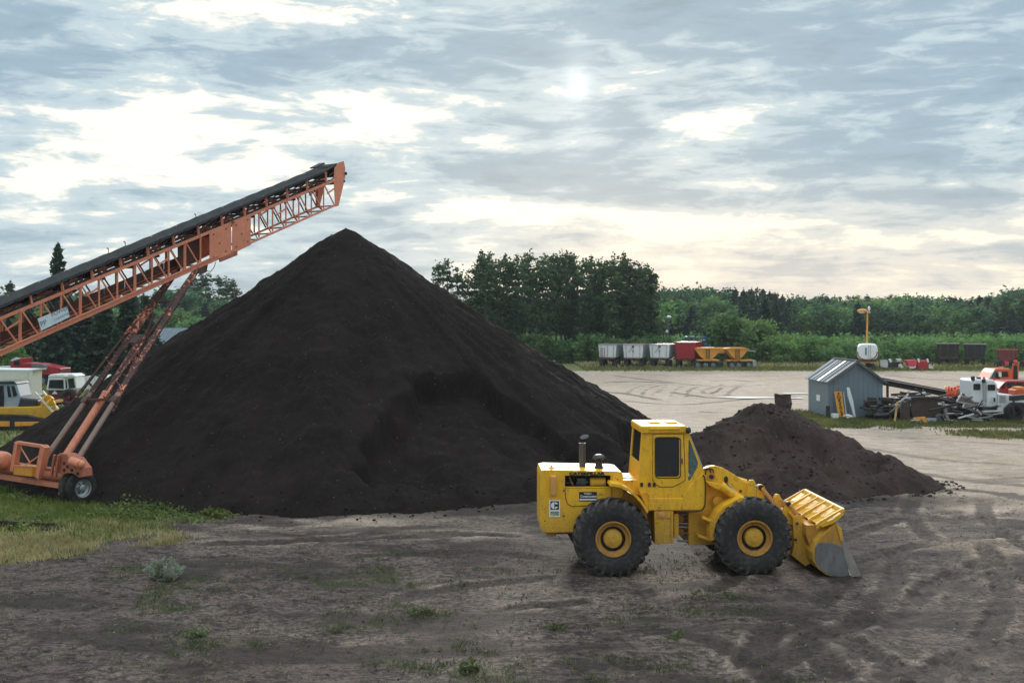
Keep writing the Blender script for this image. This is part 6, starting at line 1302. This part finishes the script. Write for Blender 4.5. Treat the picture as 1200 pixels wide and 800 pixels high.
def crown_points(kind, h, seed):
    r = np.random.default_rng(seed); P = []; B = []
    if kind == 'pine':
        z = h * r.uniform(.14, .36); lean = 0
        while z < h * .97:
            f = (z / h); rad = (1.15 * (1 - f) ** .5 + .35) * (.65 if f < .4 else 1) * r.uniform(.6, 1.15)
            for k in range(r.integers(2, 5) if f < .6 else r.integers(2, 4)):
                a = r.uniform(0, 6.283); L = rad * r.uniform(.55, 1.1); e = np.array([math.cos(a) * L, math.sin(a) * L, z + L * r.uniform(.05, .45)]); B.append((np.array([0, 0, z]), e))
                for j in range(r.integers(2, 4)):
                    c = e * np.array([u := r.uniform(.55, 1.05), u, 1]) + r.normal(size=3) * np.array([.22, .22, .12]); n = int(r.integers(22, 44) * (1 - .55 * max(0, f - .45) / .55))
                    P.append(c + r.normal(size=(n, 3)) * np.array([.34, .34, .19]))
            z += h * r.uniform(.045, .075)
        P.append(np.array([0, 0, h]) + r.normal(size=(40, 3)) * np.array([.28, .28, .35]))
    elif kind == 'spruce':
        z = h * .05
        while z < h * .99:
            f = z / h; rad = .25 * h * (1 - f) ** .9 + .08
            nb = int(6 + 8 * (1 - f))
            for k in range(nb):
                a = r.uniform(0, 6.283); L = rad * r.uniform(.7, 1.12); m_ = int(10 + L * 16); u = r.random(m_) ** .7
                pts = np.stack([math.cos(a) * L * u, math.sin(a) * L * u, z - L * .28 * u + L * .18 * u * u], 1) + r.normal(size=(m_, 3)) * np.array([.13, .13, .08]); P.append(pts)
                B.append((np.array([0, 0, z]), np.array([math.cos(a) * L * .8, math.sin(a) * L * .8, z - L * .15])))
            z += h * (.028 + .012 * (1 - f))
        P.append(np.array([0, 0, h * .99]) + r.normal(size=(16, 3)) * np.array([.06, .06, .25]))
    else:                                  # broadleaf: clumps on a lumpy crown
        w = h * (.36 if kind == 'broad' else .30); zc = h * (.62 if kind == 'broad' else .55)
        ncl = {'broad': 46, 'bush': 34, 'shrub': 16}[kind]; per = {'broad': 46, 'bush': 44, 'shrub': 30}[kind]
        if kind == 'bush': w, zc = h * .62, h * .48
        if kind == 'shrub': w, zc = h * .42, h * .5
        for k in range(ncl):
            d = r.normal(size=3); d /= np.linalg.norm(d); q = r.random() ** .4; c = np.array([d[0] * w * q, d[1] * w * q, zc + d[2] * (h - zc) * .92 * q * (1 if d[2] > 0 else .9)])
            c[:2] *= 1 + .25 * math.sin(3 * math.atan2(d[1], d[0]) + seed); s = h * r.uniform(.055, .10)
            P.append(c + r.normal(size=(per, 3)) * s * np.array([1, 1, .75])); B.append((np.array([0, 0, max(.1 * h, c[2] - .3 * h)]), c))
    return np.concatenate(P), B
def tree_meshes(kind, h, seed, leaf, size, mt, with_branches=True, thin=1.0):
    P, B = crown_points(kind, h, seed); r = np.random.default_rng(seed + 500)
    if thin < 1: P = P[r.random(len(P)) < thin]
    P = P[P[:, 2] > .02 * h]; V, Fq = cards(P, size, .5, .3 if kind != 'spruce' else .8, r); crown = raw_mesh(leaf, V, Fq, [M[mt]])
    mb = MB(); rt = h * .011 + .04; bend = [Vector((0, 0, -.3))]
    for k in range(1, 6): bend.append(Vector((r.normal() * .02 * h * .12, r.normal() * .02 * h * .12, h * .93 * k / 5)))
    for k in range(5): mb.tube(bend[k], bend[k + 1], rt * (1 - k * .18), 7, rt * (1 - (k + 1) * .18), cap=False)
    if with_branches:
        for a, b_ in B[::2 if kind != 'spruce' else 3]: mb.tube(a, b_, rt * .28, 4, rt * .08, cap=False)
    me = bpy.data.meshes.new('trunk'); me.from_pydata(mb.v, [], mb.f); me.materials.append(M['bark']); return crown, me
def tree(name, label, meshes, loc, sc_=1.0, rz=0, group=None, cat='tree', parts=True, sz=None):
    t = thing(name, label, cat, loc, rz, group); t.scale = (sc_, sc_, sz or sc_)
    for nm, me in (('crown', meshes[0]), ('trunk', meshes[1])):
        o = bpy.data.objects.new(nm, me); COL.objects.link(o); o.parent = t
    return t
def gl(px, d): return Vector(((px - 600) * d / F, d, 0))
ORD = 'first second third fourth fifth sixth seventh eighth ninth tenth eleventh twelfth thirteenth fourteenth fifteenth sixteenth seventeenth eighteenth nineteenth twentieth'.split()
ORD = ORD + ['twenty-' + w for w in 'first second third fourth fifth sixth seventh eighth ninth'.split()] + ['thirtieth'] + ['thirty-' + w for w in ORD[:9]] + ['fortieth'] + ['forty-' + w for w in ORD[:9]] + ['fiftieth'] + ['fifty-' + w for w in ORD[:9]] + ['sixtieth']
pines = [tree_meshes('pine', 14.5, s, 'crown', .29, 'pine_needles') for s in (11, 12, 13, 14, 15, 16)]
spr = [tree_meshes('spruce', 10, s, 'crown', .30, 'spruce_needles') for s in (21, 22, 23)]
broad = [tree_meshes('broad', 11, s, 'crown', .52, m_) for s, m_ in ((31, 'leaf_green'), (32, 'leaf_mid'), (33, 'leaf_green'), (34, 'leaf_mid'), (35, 'leaf_mid'))]
light = [tree_meshes('broad', 8, s, 'crown', .42, 'leaf_light') for s in (41, 42)]
bushes = [tree_meshes('bush', 4, s, 'crown', .27, m_) for s, m_ in ((51, 'leaf_light'), (52, 'leaf_green'), (53, 'brush'))]
shrubs = [tree_meshes('shrub', 3, s, 'crown', .24, m_) for s, m_ in ((61, 'brush'), (62, 'brush'), (63, 'leaf_green'), (64, 'brush'))]

# grove of tall pines behind the trailers
row = []
r_ = random.Random(5); x = 556
while x < 768:
    row.append((x + r_.uniform(-2, 2), r_.uniform(145, 163), r_.uniform(.93, 1.05))); x += r_.choice([4.6, 5.6, 6.6])
tops = lambda x: np.interp(x, [505, 520, 545, 560, 575, 600, 640, 665, 700, 722, 745, 760, 770], [300, 306, 320, 300, 297, 303, 306, 298, 303, 297, 300, 312, 325])
row += [(514, 158, 1), (524, 160, 1), (536, 157, .95), (546, 162, .9)]
row.sort()
for i, (x, d, k) in enumerate(row):
    hgt = CAM_H + (378 - tops(x) ) * d / F + r_.uniform(-1.9, .7); m_ = pines[i % 6]
    tree('pine_tree', 'tall ragged pine, %s from left in the grove behind the trailers' % ORD[i], m_, gl(x, d), 1.0, r_.uniform(0, 6), 'tall pines in the grove behind the trailers', sz=hgt / 14.5)
# dense undergrowth along the foot of the grove
for i in range(26):
    x = 545 + i * 9; d = r_.uniform(141, 150); m_ = bushes[i % 3] if i % 4 else broad[i % 5]
    tree('grove_bush', 'dark undergrowth bush at the foot of the pine grove', bushes[1], gl(x, d), r_.uniform(.55, 1.1), r_.uniform(0, 6), 'undergrowth at the foot of the pine grove', 'bush')
# single trees and bushes right of the grove
for (x, d, h, m_, nm, lb, bh) in [(858, 142, 7.4, broad[0], 'broadleaf_tree', 'round leafy tree standing behind the amber hopper trailer', 11), (836, 150, 6.0, broad[1], 'broadleaf_tree', 'smaller leafy tree just left of the round one behind the amber hoppers', 11),
        (884, 148, 6.6, light[0], 'broadleaf_tree', 'bright green leafy tree right of the round tree behind the hoppers', 8), (897, 170, 9.0, spr[0], 'spruce_tree', 'dark pointed spruce rising between the leafy trees behind the hoppers', 10),
        (917, 139, 4.3, bushes[0], 'bush', 'large pale green rounded bush left of the shed', 4), (897, 141, 3.0, bushes[1], 'bush', 'low bush right of the amber hopper trailer', 4), (944, 141, 3.6, bushes[2], 'bush', 'green bush left behind the shed roof', 4),
        (962, 150, 3.6, bushes[0], 'bush', 'pale green bush just behind the shed roof', 4), (1098, 137, 3.0, bushes[2], 'bush', 'olive bush spreading left of the black dump trailers', 4), (1080, 139, 2.6, bushes[2], 'bush', 'low olive bush behind the red spreader box', 4)]:
    k = h / bh; tree(nm, lb, m_, gl(x, d), k, r_.uniform(0, 6), None, 'bush' if nm == 'bush' else 'tree')
# brush country: nearest shrubs singly, the rest as one mass
pts = []
for _ in range(2600):
    d = 138 + 110 * r_.random() ** .8; x = r_.uniform(600, 1420)
    if d < 150 and (x < 780 or r_.random() < .3): continue
    if x < 790 and d < 170: continue
    pts.append((d, x))
pts.sort(); sing = pts[:235]; mass = pts[235:]
for i, (d, x) in enumerate(sing):
    tree('brush_shrub', 'young green shrub in the brush field beyond the yard', shrubs[i % 4], gl(x, d), r_.uniform(.5, 1.25), r_.uniform(0, 6), 'young shrubs in the brush field', 'shrub')
def mass_object(name, label, places, protos, mats, per, size, zfun=None):
    """protos: list of point clouds with height 1"""
    Vs = []; Fs = []; MI = []; n = 0
    for (x, y, h, pi, mi) in places:
        P = protos[pi]; k = rng.integers(0, len(P), per); c = P[k] * h + np.array([x, y, zfun(x, y) if zfun else 0]); a = rng.uniform(0, 6.28)
        V, Fq = cards(c, size, .5, .3); Vs.append(V); Fs.append(Fq + n); n += len(V); MI.append(np.full(len(Fq), mi))
    me = raw_mesh(name, np.concatenate(Vs), np.concatenate(Fs), mats, np.concatenate(MI).astype(np.int32)); o = bpy.data.objects.new(name, me); COL.objects.link(o); tag(o, label, kind='stuff'); return o
P_sh = [crown_points('shrub', 1.0, s)[0] for s in (71, 72, 73)]; P_br = [crown_points('broad', 1.0, s)[0] for s in (81, 82, 83)]
def squeeze(P, s): return P * np.array([1 / s, 1 / s, 1 / s])
P_pi = [squeeze(crown_points('pine', 14.5, s)[0], 14.5) for s in (91, 92)]; P_sp = [squeeze(crown_points('spruce', 10, s)[0], 10) for s in (93, 94)]
mass_object('brush_field', 'sea of young green shrubs filling the field beyond the yard', [((x - 600) * d / F, d, r_.uniform(1.5, 3.9), r_.randrange(3), r_.randrange(3)) for d, x in mass], P_sh, [M['brush'], M['leaf_green'], M['leaf_light']], 60, .36)
# the wooded belt: single trees in front
def hill(x, y): t = min(max((y - 330) / 390, 0), 1); t = t * t * (3 - 2 * t); u = min(max((y - 900) / 2100, 0), 1); u = u * u * (3 - 2 * u); return t * 9 + u * 10
belt = []
prof_top = lambda x: np.interp(x, [770, 800, 850, 880, 910, 940, 1000, 1080, 1170, 1200, 1240], [338, 336, 337, 334, 336, 346, 345, 347, 346, 334, 330])
x = 700
while x < 1300:
    for dd in ((222, 250), (250, 285), (285, 320)):
        belt.append((x + r_.uniform(-5, 5), r_.uniform(*dd)))
    x += 7.6
for i, (x, d) in enumerate(belt):
    h = (CAM_H + (378 - prof_top(x)) * d / F) * r_.uniform(.78, 1.0) * (.86 if d < 250 else 1)
    con = (845 < x < 935) or r_.random() < .38
    if con: m_ = r_.choice(spr + pines[:2]); b_ = 10 if m_ in spr else 14.5
    else: m_ = r_.choice(broad + light[:1]) if r_.random() < .8 else light[1]; b_ = 8 if m_ in light else 11
    k = h / b_; w_ = k * (1.35 if con else 1.1)
    t = tree('conifer_tree' if con else 'broadleaf_tree', 'dark conifer in the wooded belt beyond the brush field' if con else 'leafy green tree in the wooded belt beyond the brush field', m_, gl(x, d), w_, r_.uniform(0, 6), 'conifers in the wooded belt' if con else 'leafy trees in the wooded belt', sz=k)
# woods behind the left side
lefty = []
x = -90
while x < 300:
    lefty.append((x, r_.uniform(165, 190), 3, 350)); lefty.append((x + 6, r_.uniform(195, 225), 0, 340)); x += 12
for i, (x, d, kd, ty) in enumerate(lefty):
    top = np.interp(x, [-90, 0, 60, 200, 230, 270, 300], [330, 334, 338, 338, 346, 352, 352]) + (22 if kd else 0); h = (CAM_H + (378 - top) * d / F) * r_.uniform(.85, 1.05)
    m_ = (r_.choice(light + broad[:3]) if kd else r_.choice(broad + spr)); b_ = 8 if m_ in light else (10 if m_ in spr else 11); k = h / b_
    tree('broadleaf_tree' if b_ != 10 else 'conifer_tree', 'leafy tree on the wooded rise behind the left side of the yard' if b_ != 10 else 'dark conifer on the wooded rise behind the left side of the yard', m_, gl(x, d), k * 1.2, r_.uniform(0, 6), 'trees on the wooded rise at the left' if b_ != 10 else 'conifers on the wooded rise at the left', sz=k)
for i, x in enumerate((226, 236, 244, 256, 266, 274)):
    d = 232; h = CAM_H + (378 - (322 + 2.5 * abs(i - 1.5))) * d / F; tree('pine_tree', 'open crowned skyline pine left of the big pile, %s from the left' % ORD[i], pines[i % 6], gl(x, d), 1.3, r_.uniform(0, 6), None, sz=h / 14.5)
for i, (x, d, top, w_, lb) in enumerate([(68, 104, 287, 1.0, 'tall dark spruce whose tip rises above the conveyor belt'), (34, 112, 352, 1.0, 'dark spruce directly behind the red flatbed truck'), (96, 106, 345, 1.3, 'broad dark spruce seen under the name board of the conveyor'), (122, 97, 346, 1.35, 'broad dark spruce left of the conveyor legs'),
        (150, 104, 340, 1.3, 'dark spruce seen between truss and conveyor legs'), (172, 108, 348, 1.2, 'dark spruce directly behind the upper conveyor legs'), (10, 116, 372, 1.2, 'short dark spruce at the left edge above the red truck'), (80, 112, 366, 1.2, 'low wide spruce behind the tractor cab'), (136, 92, 384, 1.3, 'low spruce at the foot of the dark group by the wagon')]):
    h = CAM_H + (378 - top) * d / F; k = h / 10; tree('spruce_tree', lb, spr[i % 3], gl(x, d), k * w_ * (1.0 if i else .8), r_.uniform(0, 6), None, sz=k)
for i, (x, d, h, lb) in enumerate([(-6, 100, 4.5, 'light green bush at the left edge above the cream trailer'), (16, 112, 4.0, 'light green bush left behind the red truck'), (190, 128, 4.5, 'pale green bush left of the blue roofed building')]):
    tree('bush', lb, bushes[0], gl(x, d), h / 4, i, None, 'bush')
# distant forest as one mass
far = []
for _ in range(1500):
    d = 325 + 420 * r_.random() ** .9; x = r_.uniform(-260, 1460); far.append(((x - 600) * d / F, d, r_.uniform(9.5, 13.5), r_.randrange(7), 0))
for _ in range(500):
    d = r_.uniform(235, 330); x = r_.uniform(-200, 760); far.append(((x - 600) * d / F, d, r_.uniform(8, 10.5), r_.randrange(7), 0))
AL = P_br + P_pi + P_sp; far = [(a, b, c, p, (0 if p < 3 and r_.random() < .6 else (1 if p < 3 else 2))) for a, b, c, p, m_ in far]
mass_object('distant_forest', 'distant mixed forest rising to an even skyline', far, AL, [M['leaf_green'], M['leaf_mid'], M['pine_needles']], 150, .85, hill)

# ------------------------------------------------------------------ grass and weeds
def blades(name, label, X, Y, hmin, hmax, wd, mt, lean=.5, zf=gz):
    n = len(X); Z = zf(X, Y); h = rng.uniform(hmin, hmax, n); a = rng.uniform(0, 6.283, n); l = rng.uniform(0, lean, n) * h; b = rng.uniform(0, 6.283, n); w = wd * rng.uniform(.6, 1.3, n)
    base = np.stack([X, Y, Z - .01], 1); dx = np.stack([np.cos(a) * w, np.sin(a) * w, np.zeros(n)], 1); tip = base + np.stack([np.cos(b) * l, np.sin(b) * l, h], 1); mid = base * .5 + tip * .5 + np.stack([-np.cos(b) * l * .15, -np.sin(b) * l * .15, h * .08], 1)
    V = np.stack([base - dx, base + dx, mid + dx * .7, tip, mid - dx * .7], 1).reshape(-1, 3); Fq = np.arange(n * 5).reshape(-1, 5)
    me = raw_mesh(name, V, Fq, [M[mt]]); o = bpy.data.objects.new(name, me); COL.objects.link(o); tag(o, label, kind='stuff'); return o
def scatter(n, x0, x1, y0, y1, fn):
    X = rng.uniform(x0, x1, n); Y = rng.uniform(y0, y1, n); k = rng.random(n) < fn(X, Y); return X[k], Y[k]
def clump(X, Y, s, k): return np.repeat(X, k) + rng.normal(0, s, len(X) * k), np.repeat(Y, k) + rng.normal(0, s, len(X) * k)
dry = lambda X, Y: 1 - ss(Y + fbm(X * .5, Y * .5, 3, 7) * 2.5 - (X + 14) * .25, 27.0, 29.6)
leftm = lambda X, Y: ss(-9.0 + fbm(X * .8, Y * .8, 3, 44) * 1.6 + fbm(X * .22, Y * .22, 4, 33) * 2 - X, -.3, .9) * ss(Y, 24.8, 26) * (1 - ss(Y, 35, 37)) * (.35 + .65 * ss(fbm(X * 1.1, Y * 1.6, 3, 8), -.3, .2))
X, Y = scatter(15000, -24, -6, 24.5, 36, lambda X, Y: leftm(X, Y) * (1 - dry(X, Y))); X, Y = clump(X, Y, .06, 5); blades('green_grass', 'short green grass round the conveyor wheels', X, Y, .05, .22, .012, 'grass_green', .8)
X, Y = scatter(16000, -24, -6, 24.5, 31, lambda X, Y: leftm(X, Y) * dry(X, Y)); X, Y = clump(X, Y, .06, 5); blades('dry_grass', 'yellow dry grass in front of the conveyor', X, Y, .04, .20, .012, 'grass_dry', 1.1)
X, Y = scatter(2600, -24, -7.5, 27, 35, lambda X, Y: leftm(X, Y) * ss(fbm(X * .7, Y * .7, 3, 15), -.05, .2) * (1 - dry(X, Y))); X, Y = clump(X, Y, .12, 14); k_ = np.hypot(X + 12.9, (Y - 32.0) * .8) > 1.5; X, Y = X[k_], Y[k_]
Vw, Fw = cards(np.stack([X, Y, gz(X, Y) + rng.random(len(X)) ** 1.5 * .20 + .02], 1), .06, .6, .8); o = bpy.data.objects.new('leafy_weeds', raw_mesh('leafy_weeds', Vw, Fw, [M['weed_leaf']])); COL.objects.link(o); tag(o, 'leafy green weeds growing round the conveyor wheels', kind='stuff')
X, Y = scatter(900, -13.5, -7.8, 30.2, 33.5, lambda X, Y: .5 + 0 * X); X, Y = clump(X, Y, .12, 12); k_ = (np.hypot(X + 12.9, (Y - 32.0) * .8) > 1.5) & (X > -12); X, Y = X[k_], Y[k_]
Vw, Fw = cards(np.stack([X, Y, gz(X, Y) + rng.random(len(X)) ** 1.6 * .32 * ss(-8 - X, 0, 3) + .03], 1), .055, .6, .6); o = bpy.data.objects.new('tall_weeds', raw_mesh('tall_weeds', Vw, Fw, [M['weed_leaf']])); COL.objects.link(o); tag(o, 'taller weeds along the foot of the big pile by the conveyor wheel', kind='stuff')
tuft = lambda X, Y: ss(fbm(X * .55, Y * .9, 4, 91) - .02 * np.maximum(X, 0), .16, .5) * ss(fbm(X * 2, Y * 2, 3, 92), -.15, .3)
X, Y = scatter(42000, -13, 5, 13.5, 26.5, lambda X, Y: np.clip(tuft(X, Y) * .8, 0, 1) + .03); X, Y = clump(X, Y, .05, 5); blades('sparse_weeds', 'sparse low weeds and grass tufts on the bare foreground dirt', X, Y, .02, .09, .008, 'dull_weed', 1.4)
X, Y = scatter(16000, -14, 6, 13.5, 27, lambda X, Y: tuft(X + 3, Y + 1) * .6); X, Y = clump(X, Y, .06, 4); blades('dry_stubble', 'thin dry stubble on the bare foreground dirt', X, Y, .01, .06, .006, 'grass_dry', 2.0)
# far strips
strip = lambda X, Y: np.clip(ggrass(X, Y), 0, 1)
X, Y = scatter(30000, 15, 42, 50, 69, lambda X, Y: strip(X, Y)); X, Y = clump(X, Y, .1, 2); blades('strip_grass', 'rough grass round the shed and the scrap', X, Y, .04, .18, .03, 'strip_green', .8)
X, Y = scatter(30000, 8, 90, 122, 142, lambda X, Y: strip(X, Y)); blades('verge_grass', 'rough grass verge along the far side of the yard', X, Y, .1, .4, .07, 'strip_green', .8)
X, Y = scatter(9000, 8, 90, 128, 142, lambda X, Y: strip(X, Y)); blades('verge_straw', 'dry stalks in the far verge', X, Y, .2, .6, .05, 'grass_dry', .8)
X, Y = scatter(26000, -50, -19, 44, 110, lambda X, Y: strip(X, Y)); blades('back_grass', 'rough grass behind the left of the big pile', X, Y, .08, .3, .05, 'grass_green', .8)
# the lone sage green weed and small dots of weeds in front
def plant(name, label, px, py, w_, h_, mt, n, size):
    g_ = G(px, py); t = thing(name, label, 'plant', (g_.x, g_.y, float(gz(g_.x, g_.y)))); r = np.random.default_rng(int(px)); mb = MB(); C = []
    for k in range(n):
        a = r.uniform(0, 6.283); s = r.random() ** .6; e = np.array([math.cos(a) * w_ * s, math.sin(a) * w_ * s * .8, h_ * r.uniform(.55, 1) * (1 - .45 * s * s)])
        mb.tube((e[0] * .15, e[1] * .15, -.02), tuple(e), .005, 4, .002, cap=False); u = r.random(26)[:, None] ** .7; C.append(e[None] * np.concatenate([u * .85 + .15, u * .85 + .15, u], 1) + r.normal(size=(26, 3)) * .03)
    mb.build('stem', M['sage_leaf'], t, local=True); V, Fq = cards(np.concatenate(C), size, .5, 0, r, 2.2); o = bpy.data.objects.new('leaves', raw_mesh('leaves', V, Fq, [M[mt]])); COL.objects.link(o); o.parent = t; return t
plant('sage_weed', 'bushy sage green weed growing alone on the dirt below the dry grass', 192, 681, .52, .50, 'sage_leaf', 42, .035)
plant('weed_plant', 'small green weed on the bare dirt below the loader', 793, 750, .26, .10, 'dull_weed', 12, .035)
plant('weed_plant', 'green weed clump at the bottom of the view left of centre', 545, 788, .32, .12, 'dull_weed', 12, .035)
plant('weed_plant', 'green weed clump on the dirt left of the loader rear wheel', 652, 738, .22, .09, 'dull_weed', 12, .035)
plant('weed_plant', 'small weed clump near the lower left of the dirt', 232, 745, .3, .10, 'dull_weed', 10, .035)
plant('weed_plant', 'weed tuft at the right end of the green patch by the big pile', 252, 603, .45, .22, 'weed_leaf', 22, .06)
plant('weed_plant', 'sprawling weed on the dirt left of centre', 495, 718, .3, .10, 'dull_weed', 12, .035)
# dark strip of peat lying in the weeds at the left
def spill(X, Y): return .16 - np.abs(((X + 15.2) * .25) ** 4) * .2 - ((Y - 29.2 - (X + 15) * .03) / .55) ** 2 * .16 + fbm(X * 2, Y * 2, 3, 3) * .05
heightfield('peat_spill', -20, -11.5, 28, 30.6, .1, spill, M['peat'], 'low strip of spilled black peat lying in the weeds left of the conveyor wheel', 'pile')
# ------------------------------------------------------------------ air: faint even haze over the whole place
hm = bpy.data.materials.new('haze'); hm.use_nodes = True; g = NG(hm.node_tree); out = g.n('ShaderNodeOutputMaterial'); v = g.n('ShaderNodeVolumePrincipled')
v.inputs['Color'].default_value = (.78, .86, .92, 1); v.inputs['Density'].default_value = .00022; v.inputs['Anisotropy'].default_value = .1; g.nt.links.new(v.outputs[0], out.inputs['Volume'])
mb = MB(); mb.box((0, 640, 18), (3300, 1900, 40)); o = mb.build('haze', hm); tag(o, 'thin even haze in the air over the yard and the forest', kind='stuff')
